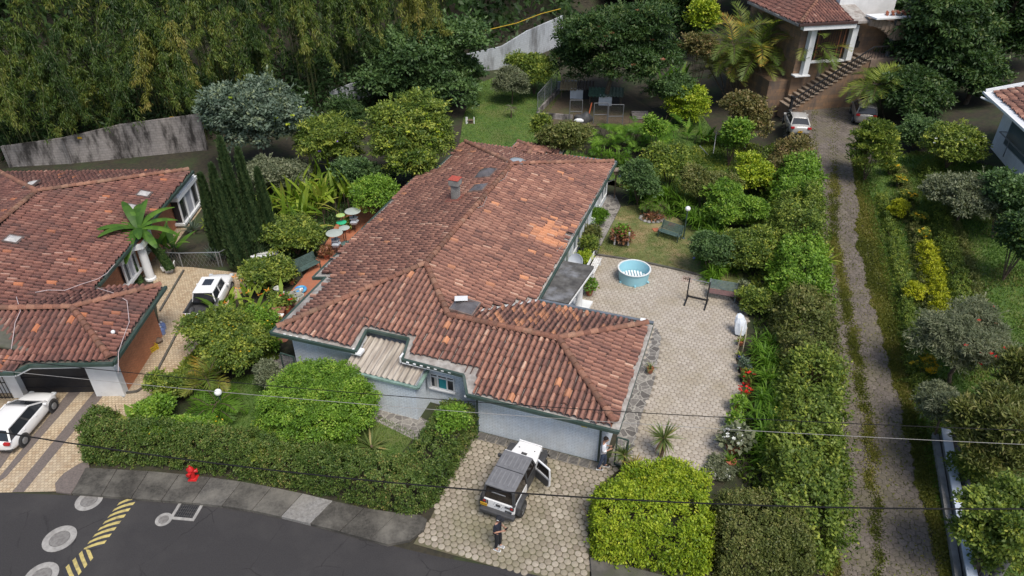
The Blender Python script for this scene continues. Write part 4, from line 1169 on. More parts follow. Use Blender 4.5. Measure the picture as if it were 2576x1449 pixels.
    m = MB(); m.box((-16.2, 35.55, 4.88), (0.62, 0.62, 0.36)); m.build('chimney_cap', MAT['concrete'], ch)
    m = MB(); m.box((-16.2, 35.55, 5.075), (0.66, 0.66, 0.03)); m.build('cap_top', M('red_cap', (0.42, 0.08, 0.05), (0.34, 0.07, 0.05), 6), ch)
    m = MB(); m.box((-16.25, 35.5, 3.78), (0.95, 0.95, 0.03), m=Matrix.Rotation(-0.254, 4, 'Y')); m.build('flashing', M('rust_flashing', (0.22, 0.07, 0.05)), ch)
    # skylights (pyramid and dome)
    dark = M('smoked_dome', (0.085, 0.078, 0.078), (0.13, 0.12, 0.12), 3, 0.25, spec=0.6)
    def sky(u, v, z, w, d, tilt, ax, mat, dome=False):
        s = MB(); mt = Matrix.Rotation(tilt, 4, ax)
        s.box((u, v, z), (w, d, 0.14), m=mt); f = s.build('skylight', M('skylight_kerb', (0.16, 0.10, 0.085), (0.25, 0.2, 0.17), 3), HS)
        s = MB()
        if dome:
            n = 6; vs = []; fs = []
            for i in range(n + 1):
                for j in range(n + 1):
                    a, b = i / n * 2 - 1, j / n * 2 - 1
                    vs.append(Matrix.Translation((u, v, z)) @ mt @ Vector((a * w * .47, b * d * .47, 0.075 + 0.24 * (1 - a ** 4) * (1 - b ** 4))))
            for i in range(n):
                for j in range(n): q = i * (n + 1) + j; fs.append((q, q + n + 1, q + n + 2, q + 1))
            s.add(vs, fs); s.build('dome', mat, f, smooth=True)
        else:
            q = [Matrix.Translation((u, v, z)) @ mt @ Vector(p) for p in ((-w * .46, -d * .46, .075), (w * .46, -d * .46, .075), (w * .46, d * .46, .075), (-w * .46, d * .46, .075), (0, 0, .26))]
            s.add(q, [(0, 1, 4), (1, 2, 4), (2, 3, 4), (3, 0, 4)]); s.build('dome', mat, f)
    sky(-15.6, 39.0, lz(-15.6, 39) + .12, 1.15, 1.25, -0.254, 'Y', dark, True)
    sky(-15.2, 36.75, lz(-15.2, 36.7) + .10, 0.95, 1.05, -0.254, 'Y', dark)
    sky(-14.25, 41.15, bz(-14, 41.1) + .06, 1.1, 1.0, -0.24, 'X', M('pale_dome', (0.30, 0.34, 0.37), (0.22, 0.25, 0.27), 3, 0.2, spec=0.6), True)
    sky(-11.35, 25.35, rz_(-11.3, 25.6) + .28, 1.2, 1.15, 0.1, 'Y', dark)
    m = MB(); m.box((-11.62, 25.55, 3.90), (0.62, 0.55, 0.03), 0.4, Matrix.Rotation(-0.2, 4, 'X')); m.build('flashing_sheet', MAT['white_paint'], HS)
    # loose end tiles and junction box on the garage gutter
    m = MB(); m.box((-3.3, 28.25, 2.75), (0.26, 0.22, 0.16)); m.build('light_box', MAT['white_paint'], HS)
    # warning plate on the garage wall
    m = MB(); m.box((-4.35, 21.288, 1.88), (0.26, 0.022, 0.16)); s = m.build('alarm_sign', M('yellow_sign', (0.62, 0.47, 0.03), (0.55, 0.4, 0.03), 5), HS)
    m = MB(); m.box((-4.39, 21.272, 1.88), (0.10, 0.008, 0.05)); m.box((-4.30, 21.272, 1.89), (0.05, 0.008, 0.07)); m.build('sign_mark', MAT['black_metal'], s)
    # cable along the garden eave
    m = MB(); pts = [(-8.75 + 0.05 * math.sin(i * 1.3), 46.4 - i * 0.5, 2.72 + .02 * math.sin(i * 2.1)) for i in range(25)]
    m.tube(pts + [(-9.0, 33.6, 2.8), (-9.1, 33.0, 2.75)], 0.018, 5); m.build('cable', MAT['pale_wire'], HS)
    m = MB(); m.tube([(-14.25, 39.8, 4.27), (-14.05, 38.4, 4.2), (-14.2, 37.4, 4.28)], 0.016, 5); m.tube([(-14.2, 35.8, 4.27), (-13.95, 34.4, 4.2), (-14.1, 33.9, 4.27)], 0.016, 5); m.build('cable', MAT['pale_wire'], HS)
main_walls()
# ------------------------------------------------------------------ neighbour's house on the left
def left_house():
    ang = R(1.8)
    H = thing('brick_house', 'orange brick house with dark old roof tiles and black garage door at the left', 'house', (-18.0, 24.4, 0), ang)
    # local frame: x to the right, y in depth, origin at the front right roof corner
    c, s = math.cos(ang), math.sin(ang)
    def l2(p): x, y = p[0] + 18.0, p[1] - 24.4; return (x * c + y * s, -x * s + y * c)
    def at(x, y, z): return l2(W(x, y, z))
    # main block: right eave from (485,430) to (245,712) ; garage wing in front
    A = at(485, 428, 2.9); B = at(245, 712, 2.9)
    C1 = at(413, 718, 2.8); D = at(283, 910, 2.8)
    xr = (A[0] + B[0]) / 2; xg = (C1[0] + D[0]) / 2
    yb = A[1]; yg1 = C1[1]; yf = D[1]
    xl = xr - 13.0; w2 = 6.5; zr = 2.9 + 0.24 * w2
    RB = (xr - w2, yb - w2); RF = (xr - w2, -3)
    sR = lambda x, y: 2.9 + .24 * (xr - x)
    sB = lambda x, y: 2.9 + .24 * (yb - y)
    sL = lambda x, y: 2.9 + .24 * (x - xl)
    mb = MB()
    main_r = [(xr, yb), RB, (xr - w2, yg1 - 5.5), (xr, yg1 - 5.5)]
    F_ = lambda pl, o, ux, vx: [((p[0] - o[0]) * ux[0] + (p[1] - o[1]) * ux[1], (p[0] - o[0]) * vx[0] + (p[1] - o[1]) * vx[1]) for p in pl]
    def face(pl, o, ux, vx, z0, s, seed, **k): return dict(origin=o, ux=ux, vx=vx, z0=z0, slope=s, poly=F_(pl, o, ux, vx), seed=seed, **k)
    fresh = lambda x, y: np.full(np.shape(x), 0.025)
    back = [(xr, yb), (xl, yb), RB]
    left = [(xl, yb), (xl, 2), (xr - w2, 2), RB]
    for pl, z in ((main_r, sR), (back, sB), (left, sL)):
        mb.prism(rev(pl), lambda x, y, z=z: z(x, y) - .16, lambda x, y, z=z: z(x, y) - .06)
    # garage wing: hip roof with ridge running across
    w = (yg1 - yf); ym = yf + w / 2; zg = 2.8; hg = .25 * w / 2
    GE_ = (xg - w / 2 * .95, ym); GW = (xl - 2, ym)
    gF = lambda x, y: zg + .25 * (y - yf); gB = lambda x, y: zg + .25 * (yg1 - y); gR = lambda x, y: zg + .263 * (xg - x)
    front = [(xg, yf), GE_, (xg - 13.0, ym), (xg - 13.0, yf)]
    xv = lambda y: None
    # back slope of the wing runs up against the main slope along a valley
    zv0 = (xr - (gB(0, yg1) - 2.9) / .24)
    V0 = (xr, yg1 - (2.9 - zg) / .25); V1 = (xr - (gB(0, ym) - 2.9) / .24, ym)
    gback = [(xg, yg1), (V0[0], yg1), V0, V1, GE_]
    gright = [(xg, yf), (xg, yg1), GE_]
    for pl, z in ((front, gF), (gback, gB), (gright, gR)):
        mb.prism(rev(pl), lambda x, y, z=z: z(x, y) - .16, lambda x, y, z=z: z(x, y) - .06)
    # stepped lower corner at the far left
    mb.build('roof_slab', MAT['dark_concrete'], H)
    mr2 = [(xr - .03, yb - .15), RB, (xr - w2, ym), V1, V0, (xr - .03, V0[1])]
    fl = [face(mr2, (xr, 0), (0, 1), (-1, 0), 2.9, .24, 21, fresh=fresh), face([(xr - .1, yb - .1), (xl + .2, yb - .1), RB], (0, yb), (-1, 0), (0, -1), 2.9, .24, 22, fresh=fresh),
          face([(xl + .1, yb), (xl + .1, 2), (xr - w2, 2), RB], (xl, 0), (0, -1), (1, 0), 2.9, .24, 23, fresh=fresh),
          face([(xg - .1, yf + .05), GE_, (xg - 13, ym), (xg - 13, yf + .05)], (0, yf), (1, 0), (0, 1), zg, .25, 24, fresh=fresh),
          face([(xg - .1, yg1 - .1), V0, V1, GE_], (0, yg1), (-1, 0), (0, -1), zg, .25, 25, fresh=fresh),
          face([(xg - .06, yf + .1), (xg - .06, yg1 - .1), GE_], (xg, 0), (0, 1), (-1, 0), zg, .263, 26, fresh=fresh)]
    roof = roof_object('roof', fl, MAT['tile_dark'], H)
    m = MB(); z3 = lambda p, f: (p[0], p[1], f(*p) + .11)
    for i, (a, b) in enumerate([(z3((xr - .2, yb - .2), sR), z3(RB, sR)), (z3((xl + .2, yb - .2), sL), z3(RB, sR)), (z3((xr - w2, ym), sR), z3(RB, sR)), (z3((xg - .15, yf + .15), gF), z3(GE_, gF)), (z3((xg - .15, yg1 - .15), gB), z3(GE_, gB)), (z3((xg - 13, ym), gF), z3(GE_, gF))]):
        ridge_caps(m, a, b, seed=40 + i)
    m.build('ridge_tiles', MAT['ridge'], roof, smooth=True)
    # gutters
    m = MB(); gx = MAT['green_trim']
    for a, b in (((xr + .05, yb, 2.80), (xr + .05, yg1 + .1, 2.80)), ((xg + .05, yg1, 2.70), (xg + .05, yf, 2.70)), ((xg + .05, yf - .05, 2.70), (xg - 3.65, yf - .05, 2.70)), ((xg - 3.65, yf - .05, 2.70), (xg - 4.0, yf - .55, 2.70)), ((xg - 4.0, yf - .55, 2.70), (xg - 12, yf - .55, 2.70))): m.bar(a, b, .14, .16)
    m.build('gutter', gx, H)
    m = MB()
    for a, b in (((xg - .02, yf, 2.57), (xg - 3.65, yf, 2.57)), ((xg - 3.65, yf, 2.57), (xg - 4.0, yf - .5, 2.57)), ((xg - 4.0, yf - .5, 2.57), (xg - 12, yf - .5, 2.57)), ((xg - .02, yg1, 2.57), (xg - .02, yf, 2.57))): m.bar(a, b, .12, .09)
    m.build('fascia', MAT['white_plaster'], H)
    # lower roof strip over the entrance side
    m = MB(); m.prism([(xg - 12, yf - .5), (xg - 4.0, yf - .5), (xg - 3.66, yf), (xg - 12, yf)], 2.62, 2.74); m.build('eave_slab', MAT['dark_concrete'], H)
    strip = [(xg - 12, yf - .48), (xg - 4.05, yf - .48), (xg - 3.7, yf + .2), (xg - 12, yf + .2)]
    roof_object('eave_tiles', [face(strip, (0, yf - .5), (1, 0), (0, 1), 2.72, .25, 27, fresh=lambda x, y: np.full(np.shape(x), .12))], MAT['tile_dark'], H)
    # walls
    bx = at(312, 1000, 0); bk = at(400, 815, 0)
    x1 = xg - .62; y0 = yf + .95
    m = MB(); m.prism(rev([(x1, y0), (x1, yg1 - .6), (x1 - .25, yg1 - .6), (x1 - .25, y0)]), -.05, 2.62); m.build('side_wall', MAT['brick'], H)
    m = MB(); m.prism(rev([(x1 - .26, y0 + .3), (x1 - .26, yg1 - .6), (xl, yg1 - .6), (xl, y0 + .3)]), -.05, 2.6); m.build('garage_block', MAT['white_plaster'], H)
    m = MB(); m.box((x1 - .72, y0 + .1, 1.27), (1.24, .35, 2.62)); m.box((x1 - .08, y0 + .1, 1.27), (.18, .40, 2.62)); m.build('front_pier', MAT['white_plaster'], H)
    m = MB(); m.box((x1 - 4.95, y0 + .1, 1.27), (.5, .35, 2.62)); m.build('pier', MAT['white_plaster'], H)
    m = MB(); m.box((x1 - 3.02, y0 + .28, 1.22), (3.38, .06, 2.5))
    for k in range(4): m.box((x1 - 3.02, y0 + .24, .35 + k * .62), (3.36, .03, .05))
    m.build('garage_door', M('black_steel_door', (.022, .022, .025), (.016, .016, .018), 5, .5), H)
    # curly iron gate left of the garage
    m = MB()
    gx0, gx1 = x1 - 8.2, x1 - 5.25
    for k in range(19): x = gx0 + (gx1 - gx0) * k / 18; m.bar((x, y0 - .1, 0), (x, y0 - .1, 2.2), .025)
    for z in (.1, 1.0, 2.2): m.bar((gx0, y0 - .1, z), (gx1, y0 - .1, z), .035)
    for cx in (gx1 - .7, gx1 - 1.9):
        m.tube([(cx + .34 * math.cos(t * .45), y0 - .13, 1.55 + .34 * math.sin(t * .45)) for t in range(15)], .018, 5)
        m.tube([(cx + .18 * math.cos(t * .45), y0 - .13, 1.55 + .18 * math.sin(t * .45)) for t in range(15)], .015, 5)
    m.build('iron_gate', MAT['black_metal'], H)
    # white tin of the entrance canopy at the picture edge
    p = at(18, 840, 3.1); m = MB(); m.box((p[0] - .55, p[1] - .2, 3.15), (.9, 1.5, .06), .5); m.build('canopy_sheet', MAT['white_paint'], H)
    # main block walls
    xw = xr - .75
    m = MB(); m.prism(rev([(xw, yb - .8), (xw, yg1 - .6), (xl + .7, yg1 - .6), (xl + .7, yb - .8)]), -.05, 2.72); m.build('wall', MAT['brick'], H)
    # white bay window, framed
    def win(ya, yb_, z0, z1, out, bay):
        m = MB(); x = xw + out
        m.box((xw + out / 2, (ya + yb_) / 2, z0 - .08), (out + .25, yb_ - ya + .35, .16)); m.box((xw + out / 2, (ya + yb_) / 2, z1 + .12), (out + .3, yb_ - ya + .4, .26))
        if bay: m.box((xw + out / 2, (ya + yb_) / 2, z1 + .32), (out + .1, yb_ - ya + .2, .14))
        n = 4
        for k in range(n): y = ya + (yb_ - ya) * k / (n - 1); m.box((x, y, (z0 + z1) / 2), (.09, .1, z1 - z0))
        wn = m.build('window', MAT['white_paint'], H)
        m = MB(); m.box((x - .06, (ya + yb_) / 2, (z0 + z1) / 2), (.03, yb_ - ya, z1 - z0)); m.box((xw + out / 2, ya, (z0 + z1) / 2), (out - .1, .03, z1 - z0)); m.build('pane', MAT['glass'], wn)
        m = MB(); m.box((x - .035, (ya + yb_) / 2 + .2, (z0 + z1) / 2), (.02, (yb_ - ya) * .4, (z1 - z0) * .96)); m.build('curtain', M('net_curtain', (.45, .46, .5)), wn)
    q = at(470, 545, .5); win(q[1] - .6, q[1] + 2.6, .35, 2.0, .55, True)
    q = at(400, 640, .8); win(q[1] - .2, q[1] + 1.3, .9, 1.9, .06, False)
    q = at(365, 690, .8); win(q[1] - .8, q[1] + .8, .7, 2.0, .25, True)
    # entrance porch: white columns and a red roofed slab
    p = at(380, 702, 0); c2 = at(330, 712, 0)
    for (x, y) in (p, c2):
        m = MB(); m.lathe([(.32, 0), (.32, .12), (.25, .18), (.235, 2.15), (.3, 2.2), (.3, 2.32)], 20, (x, y, 0)); m.build('column', MAT['white_plaster'], H, smooth=True)
    m = MB(); m.prism(rev([(p[0] + .38, p[1] + .42), (p[0] + .38, p[1] - .42), (xw + .1, p[1] - .95), (xw + .1, p[1] + .9)]), 2.32, 2.62); m.build('porch_slab', MAT['white_plaster'], H)
    m = MB(); m.prism(rev([(p[0] + .22, p[1] + .3), (p[0] + .22, p[1] - .3), (xw + .2, p[1] - .7), (xw + .2, p[1] + .7)]), 2.622, 2.65); m.build('porch_roof', M('red_membrane', (.30, .09, .065), (.22, .07, .055), 3, .8), H)
    # skylights on the main slope
    gl = M('frosted_dome', (.50, .49, .47), (.36, .35, .34), 4, .3)
    for (px, py) in ((45, 628), (360, 478), (330, 512), (88, 488)):
        x, y = at(px, py, 3.6); z = sR(x, y) if x > xr - w2 else sL(x, y)
        tl = math.atan(.24) if x > xr - w2 else -math.atan(.24)
        m = MB(); m.box((x, y, z + .10), (.8, .8, .12), m=Matrix.Rotation(tl, 4, 'Y')); f = m.build('skylight', M('kerb', (.12, .09, .08)), H)
        m = MB(); m.box((x, y, z + .19), (.72, .72, .12), m=Matrix.Rotation(tl, 4, 'Y'), taper=.35); m.build('dome', gl, f)
    # pale antenna cable wandering over the roof
    def cable(px, z):
        pts = []
        for x_, y_ in px:
            x, y = at(x_, y_, 3.5); zz = max(sR(x, y) if x > xr - w2 else sL(x, y), gF(x, y) if y < ym else gB(x, y) if y < yg1 else 0, 2.8)
            if y < yg1: zz = min(gF(x, y), gB(x, y), gR(x, y)); 
            if y < yg1 and x < xr: zz = max(zz, sR(x, y)) if y > ym else zz
            pts.append((x, y, zz + .17))
        m = MB(); m.tube(pts, .017, 5); m.build('antenna_cable', M('pink_cable', (.52, .43, .42), (.45, .36, .35), 3), H)
    cable([(282, 645), (262, 668), (240, 684), (200, 702), (160, 722), (120, 728), (90, 738)], 0)
    cable([(240, 710), (280, 728), (315, 745), (318, 790), (305, 820), (288, 862), (285, 905)], 0)
    cable([(45, 755), (55, 790), (38, 812), (30, 835), (20, 862)], 0)
    m = MB(); x, y = at(287, 842, 3); m.ball((x, y, min(gF(x, y), gR(x, y)) + .2), .10, 10); m.build('vent_ball', MAT['white_paint'], H, smooth=True)
    # number plate on the brick wall
    m = MB(); m.box((x1 + .008, y0 + .75, 2.2), (.016, .5, .42)); m.build('wall_plate', MAT['white_paint'], H)
    return H
left_house()

# ------------------------------------------------------------------ stone house up the lane (top right)
def stone_house():
    a = W(2009, 258, 2.0); b = W(2162, 247, 2.0); d = b - a
    ang = math.atan2(d[1], d[0])
    H = thing('stone_house', 'two storey house clad in brown slate with an outside stair, up the lane', 'house', (a[0], a[1], 1.95), ang)
    c, s = math.cos(ang), math.sin(ang)
    Lx = np.hypot(d[0], d[1])
    def hz_(px, py, yl):       # photo point on the plane local y = yl -> (x, z)
        r = ray(px, py); o = np.array([0, 0, CAM_H])
        n = np.array([-s, c, 0]); t = (yl - (o - np.array([a[0], a[1], 0])) @ n) / (r @ n)
        p = o + r * t
        q = p - np.array([a[0], a[1], 1.95]); return (q[0] * c + q[1] * s, q[2])
    slate = brick_mat('brown_slate', (.30, .18, .10), (.20, .135, .09), (.13, .09, .065), .9, .32, .006, .8, .4, (.085, .075, .07), .7, .9)
    e0 = hz_(2015, 65, -1.0); e1 = hz_(2185, 48, -1.0)
    zt = (e0[1] + e1[1]) / 2
    m = MB(); m.prism([(-1.2, 0), (Lx + 4, 0), (Lx + 4, 9), (-1.2, 9)], -1.5, zt - .35); m.build('wall', slate, H)
    m = MB(); m.prism([(-3.0, .4), (-1.21, .4), (-1.21, 8), (-3.0, 8)], -1.5, 2.0); m.build('side_terrace', slate, H)
    # roof, hipped at the left
    x0, x1, y0 = e0[0] - .2, e1[0] + .3, -1.0
    pl = lambda x, y: zt + .30 * (y - y0)
    m = MB(); m.prism([(x0, y0), (x1, y0), (x1, y0 + 8), (x0 + 6, y0 + 8), (x0 + 5, y0 + 5)], lambda x, y: pl(x, y) - .2, lambda x, y: pl(x, y) - .02)
    m.prism(rev([(x0, y0), (x0 + 5, y0 + 5), (x0 + 5, y0 + 9), (x0, y0 + 9)]), lambda x, y: zt + .3 * (x - x0) - .2, lambda x, y: zt + .3 * (x - x0) - .02)
    m.build('roof_slab', MAT['slab'], H)
    F1 = dict(origin=(x0, y0), ux=(1, 0), vx=(0, 1), z0=zt, slope=.30, poly=[(.1, .05), (x1 - x0 - 1.6, .05), (x1 - x0 - 1.6, 8), (6, 8), (5, 5)], seed=51)
    F2 = dict(origin=(x0, y0), ux=(0, -1), vx=(1, 0), z0=zt, slope=.30, poly=[(-9, .05), (-.1, .05), (-5, 5), (-9, 5)], seed=52)
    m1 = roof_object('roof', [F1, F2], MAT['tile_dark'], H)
    m = MB(); ridge_caps(m, (x0 + .1, y0 + .1, zt + .1), (x0 + 5, y0 + 5, zt + 1.6), seed=60); m.build('ridge_tiles', MAT['ridge'], m1, smooth=True)
    m = MB(); m.bar((x0, y0 - .06, zt - .06), (x1 - 1.3, y0 - .06, zt - .06), .16, .2); m.build('gutter', M('brown_gutter', (.07, .035, .03), (.05, .028, .025)), H)
    m = MB(); m.bar((x0 + .5, y0 + .2, zt - .35), (x1 - 1.3, y0 + .2, zt - .35), .5, .34); m.build('eave_beam', MAT['white_plaster'], H)
    # white upper storey behind
    m = MB(); m.box((x1 + 1.2, 4.6, zt + .8), (5.4, 6, 4.0)); m.build('upper_wall', MAT['white_plaster'], H)
    # balcony window with iron bars
    p0 = hz_(2026, 152, -.04); p1 = hz_(2120, 146, -.04); q = hz_(2035, 75, -.04); q1 = hz_(2125, 72, -.04)
    xa, xb, za, zb = p0[0] + .25, p1[0] - .1, (p0[1] + p1[1]) / 2, zt - .5
    m = MB(); m.box(((xa + xb) / 2, -.03, (za + zb) / 2), (xb - xa, .05, zb - za)); o = m.build('balcony_opening', M('dark_room', (.035, .022, .016), (.08, .04, .02), 1.2, .5), H)
    m = MB()
    for k in range(14): x = xa + (xb - xa) * (k + .5) / 14; m.bar((x, -.09, za), (x, -.09, zb), .03)
    for z in (za + .1, za + .9): m.bar((xa, -.09, z), (xb, -.09, z), .04)
    m.build('iron_bars', MAT['black_metal'], H)
    rw = M('red_wood', (.22, .085, .035), (.15, .06, .03), 6)
    for x in (xa + .5, xb - .7, xb - .25): MB().box((x, -.07, (za + zb) / 2), (.13, .04, zb - za)).build('wooden_shutter', rw, H)
    m = MB(); m.box(((xa + xb) / 2, -.2, za - .1), (xb - xa + .5, .44, .14)); m.build('sill', MAT['white_plaster'], H)
    for x in (xa - .35, xb + .28):
        m = MB(); m.box((x, -.35, (za + zb) / 2 - (.5 if x < xa else 0)), (.5, .5, zb - za + (1.2 if x < xa else .1))); m.build('pillar', MAT['white_plaster'], H)
    m = MB(); m.box((xa - .6, -.35, za - 1.15), (1.4, .7, .1)); m.build('ledge', MAT['white_plaster'], H)
    # wall lantern
    m = MB(); lx = xb + 1.0; m.box((lx, -.14, za + 1.15), (.28, .28, .5), taper=1.25); m.box((lx, -.1, za + 1.6), (.1, .2, .4)); m.build('lantern', MAT['black_metal'], H)
    # concrete arch beam and dark post at the right
    bx = hz_(2195, 40, -1.2)[0]
    m = MB()
    for k in range(7):
        f = k / 6; m.box((bx + .2 + f * 1.9, -1.0 - f * .4, zt - .15 - .9 * f ** 2.2 * .8), (.34, .5, .5 + .5 * f))
    m.box((bx + 2.6, -1.5, zt - .75), (.9, .7, 1.5)); m.build('arch_beam', M('tan_beam', (.33, .25, .19), (.26, .2, .15), 3), H)
    m = MB(); m.box((bx + 1.6, -1.2, zt + .33), (3.4, 1.5, .12)); m.build('canopy_slab', MAT['white_plaster'], H)
    m = MB()
    for k in range(14): m.tube([(bx + 1.3 + k * .17, -1.3 + .25 * math.sin(k * 2), zt + .46 + .08 * (k % 3)), (bx + 1.45 + k * .17, -.95 + .25 * math.sin(k * 2), zt + .5 + .08 * (k % 3))], .1, 7)
    m.build('loose_tiles', M('red_loose_tiles', (.38, .12, .06), (.24, .08, .05), 5), H)
    # stair rising to the right, landing and rail
    s0 = hz_(1990, 255, -1.7); s1 = hz_(2188, 140, -1.7)
    n = 17; xs0, zs0 = s0[0], 0.1; xs1, zs1 = s1[0], max(s1[1] - .2, 2.4)
    m = MB()
    for k in range(n):
        x = xs0 + (xs1 - xs0) * k / n; z = zs0 + (zs1 - zs0) * (k + 1) / n
        m.box((x + (xs1 - xs0) / n / 2, -1.0, z / 2 - .5), ((xs1 - xs0) / n, 1.9, z + 1.0 - .06))
    st = m.build('stair', slate, H)
    m = MB()
    for k in range(n):
        x = xs0 + (xs1 - xs0) * k / n; z = zs0 + (zs1 - zs0) * (k + 1) / n
        m.box((x + (xs1 - xs0) / n / 2 - .03, -1.02, z - .02), ((xs1 - xs0) / n + .06, 2.05, .08))
    m.build('tread', M('pale_tread', (.30, .24, .18), (.22, .17, .13), 4), st)
    m = MB(); m.box((xs1 + 1.6, -1.0, zs1 - .35), (3.2, 2.1, .7)); m.build('landing', M('tan_landing', (.30, .22, .165), (.22, .16, .12), 3), H)
    m = MB(); yr = -1.98
    for k in range(0, 31):
        f = k / 30; x = xs0 + (xs1 - xs0) * f; z = zs0 + (zs1 - zs0) * f + .15
        m.bar((x, yr, z), (x, yr, z + .85), .03)
    m.bar((xs0, yr, zs0 + 1.0), (xs1, yr, zs1 + 1.0), .09); m.bar((xs0, yr, zs0 + .3), (xs1, yr, zs1 + .3), .05)
    m.bar((xs1, yr, zs1 + 1.0), (xs1 + 2.5, yr, zs1 + 1.0), .09)
    for k in range(9): m.bar((xs1 + k * .3, yr, zs1), (xs1 + k * .3, yr, zs1 + 1.0), .03)
    m.lathe([(.22, 0), (.22, .1), (.13, .2), (.13, 1.1), (.2, 1.2), (.2, 1.3)], 10, (xs0 - .1, yr, .1)); m.build('railing', MAT['black_metal'], H)
    m = MB(); m.lathe([(.2, zs1), (.17, zs1 + .3), (.24, zs1 + 3.4)], 12, (bx + 2.3, -1.4, 0)); m.build('dark_post', M('slate_post', (.12, .13, .14), (.08, .085, .09), 4), H, smooth=True)
    # grey inset panels
    m = MB()
    for px, py in ((2104, 165), (2072, 218), (2096, 205), (2075, 350)): pass
    for x, z, y in ((xb + .15, za - .9, -.02), (1.3, 2.6, -.02), (xs0 + 5.2, 1.1, -1.96), (xs0 + 6.9, 1.7, -1.96), (xs0 + 8.4, 2.3, -1.96)): m.box((x, y, z), (.4, .03, 1.05))
    m.build('inset_panel', M('grey_slate', (.14, .125, .11), (.09, .08, .07), 3), H)
stone_house()

# ------------------------------------------------------------------ white house at the right edge
def white_house():
    z0 = float(hgt(*W(2480, 420, 5)[:2]))
    a = W(2478, 405, z0); 
    # facade runs to the right and towards the camera
    r = ray(2487, 208); 
    ht = None
    e0 = W(2487, 208, 8.0); e1 = W(2576, 285, 8.0)
    H = thing('white_house', 'white rendered house corner with big grey window and tiled eave at right edge', 'house', (a[0], a[1], z0 - 1.0), math.atan2(e1[1] - e0[1], e1[0] - e0[0]))
    # height of the eave above base from the corner edge
    t = a[1] / ray(2527, 250)[1]; ze = CAM_H + ray(2527, 250)[2] * t - z0 + 1.0
    m = MB(); m.prism([(0, 0), (12, 0), (12, 9), (0, 9)], -1.0, ze); m.build('wall', MAT['white_plaster'], H)
    pl = lambda x, y: ze + .1 + .28 * (y + 1.2)
    m = MB(); m.prism([(-1.1, -1.2), (12, -1.2), (12, 4), (-1.1, 4)], lambda x, y: pl(x, y) - .25, lambda x, y: pl(x, y)); m.build('eave_slab', MAT['white_paint'], H)
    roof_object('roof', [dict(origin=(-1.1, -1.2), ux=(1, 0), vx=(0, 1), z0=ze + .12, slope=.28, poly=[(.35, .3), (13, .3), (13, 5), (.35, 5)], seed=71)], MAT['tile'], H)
    m = MB(); m.bar((-1.1, -1.2, ze + .2), (-1.1, 4, ze + 1.7), .16, .16); m.bar((-1.15, -1.28, ze + .04), (12, -1.28, ze + .04), .14, .14); m.build('gutter', MAT['white_paint'], H)
    m = MB(); m.tube([(-.5, -1.6, ze - .12), (.15, -1.0, ze - .25), (.15, -.1, ze - .4)], .07, 8); m.build('spout', MAT['white_paint'], H, smooth=True)
    m = MB(); zc = ze - 1.6
    m.box((4.6, -.01, zc), (6.0, .06, 2.0)); w_ = m.build('window', M('grey_frame', (.35, .36, .37)), H)
    m = MB(); m.box((4.6, -.045, zc), (5.8, .02, 1.85)); m.build('pane', M('teal_glass', (.085, .12, .125), (.11, .14, .145), 1.0, .12, spec=.6), w_)
    m = MB(); m.bar((1.5, -.5, zc - .2), (12, -.5, zc - .2), .06); m.bar((3.3, -.5, zc - 1.3), (3.3, -.5, zc - .2), .05); m.bar((1.5, -.5, zc - .2), (1.5, 0, zc - .2), .05); m.build('hand_rail', MAT['grey_metal'], H)
white_house()

# ------------------------------------------------------------------ garden walls behind
def back_wall(name, label, px_base, hts, mat, thick=.18):
    ps = [W(x, y, z) for x, y, z in px_base]
    c = ps[0]
    t = thing(name, label, 'wall', (c[0], c[1], 0))
    m = MB()
    for i in range(len(ps) - 1):
        a, b = ps[i], ps[i + 1]; d = (b - a)[:2]; n = np.array([d[1], -d[0]]) / np.hypot(*d) * thick / 2
        za, zb = float(hgt(*a[:2])), float(hgt(*b[:2]))
        e = d / np.hypot(*d) * .02
        P = [a[:2] + n, b[:2] + n, b[:2] - n, a[:2] - n]
        h0 = za + (hts[i] + hts[max(i - 1, 0)]) / 2; h1 = zb + (hts[i] + hts[min(i + 1, len(hts) - 1)]) / 2
        Lq = float(np.hypot(*d)); u_ = d / Lq
        m.prism([tuple(p - c[:2]) for p in P], -.6, lambda x, y: h0 + (h1 - h0) * float(np.dot(np.array([x, y]) + c[:2] - a[:2], u_)) / Lq)
    m.build('blocks', mat, t)
    m = MB()
    for i in range(len(ps) - 1):
        a, b = ps[i], ps[i + 1]; zt0, zt1 = [float(hgt(*q[:2])) + (hts[i] + hts[min(max(i + o_, 0), len(hts) - 1)]) / 2 for q, o_ in ((a, -1), (b, 1))]
        k = max(1, int(np.hypot(*(b - a)[:2]) / 3.2))
        for j in range(k + 1):
            p = a + (b - a) * j / k; zt = zt0 + (zt1 - zt0) * j / k; m.box((p[0] - c[0], p[1] - c[1] - .02, zt / 2 - .3), (.26, .27, zt + .62))
    m.build('pier', mat, t)
    return t, ps
grey_block = brick_mat('stained_grey_block', (.34, .31, .29), (.29, .265, .245), (.21, .19, .175), .42, .21, .012, .9, .4, (.035, .031, .028), .95, 1.1)
white_block = brick_mat('stained_white_block', (.50, .53, .56), (.46, .49, .52), (.36, .38, .40), .42, .21, .01, .9, .4, (.10, .095, .09), .75, .5)
back_wall('block_wall', 'long grey concrete block wall with black damp stains below the bamboo', [(30, 420, 0), (180, 412, 0), (330, 398, 0), (520, 380, 0)], [1.7, 2.5, 3.0], grey_block)
back_wall('block_wall', 'short whitewashed wall between the blue green tree and the yellow green tree', [(840, 282, .3), (905, 268, .3), (985, 250, .3)], [1.3, 1.9], white_block)
back_wall('block_wall', 'whitewashed stepped block wall climbing behind the back lawn', [(1180, 200, .6), (1262, 182, .6), (1325, 160, .6), (1410, 130, .6)], [1.9, 2.6, 3.2], white_block)
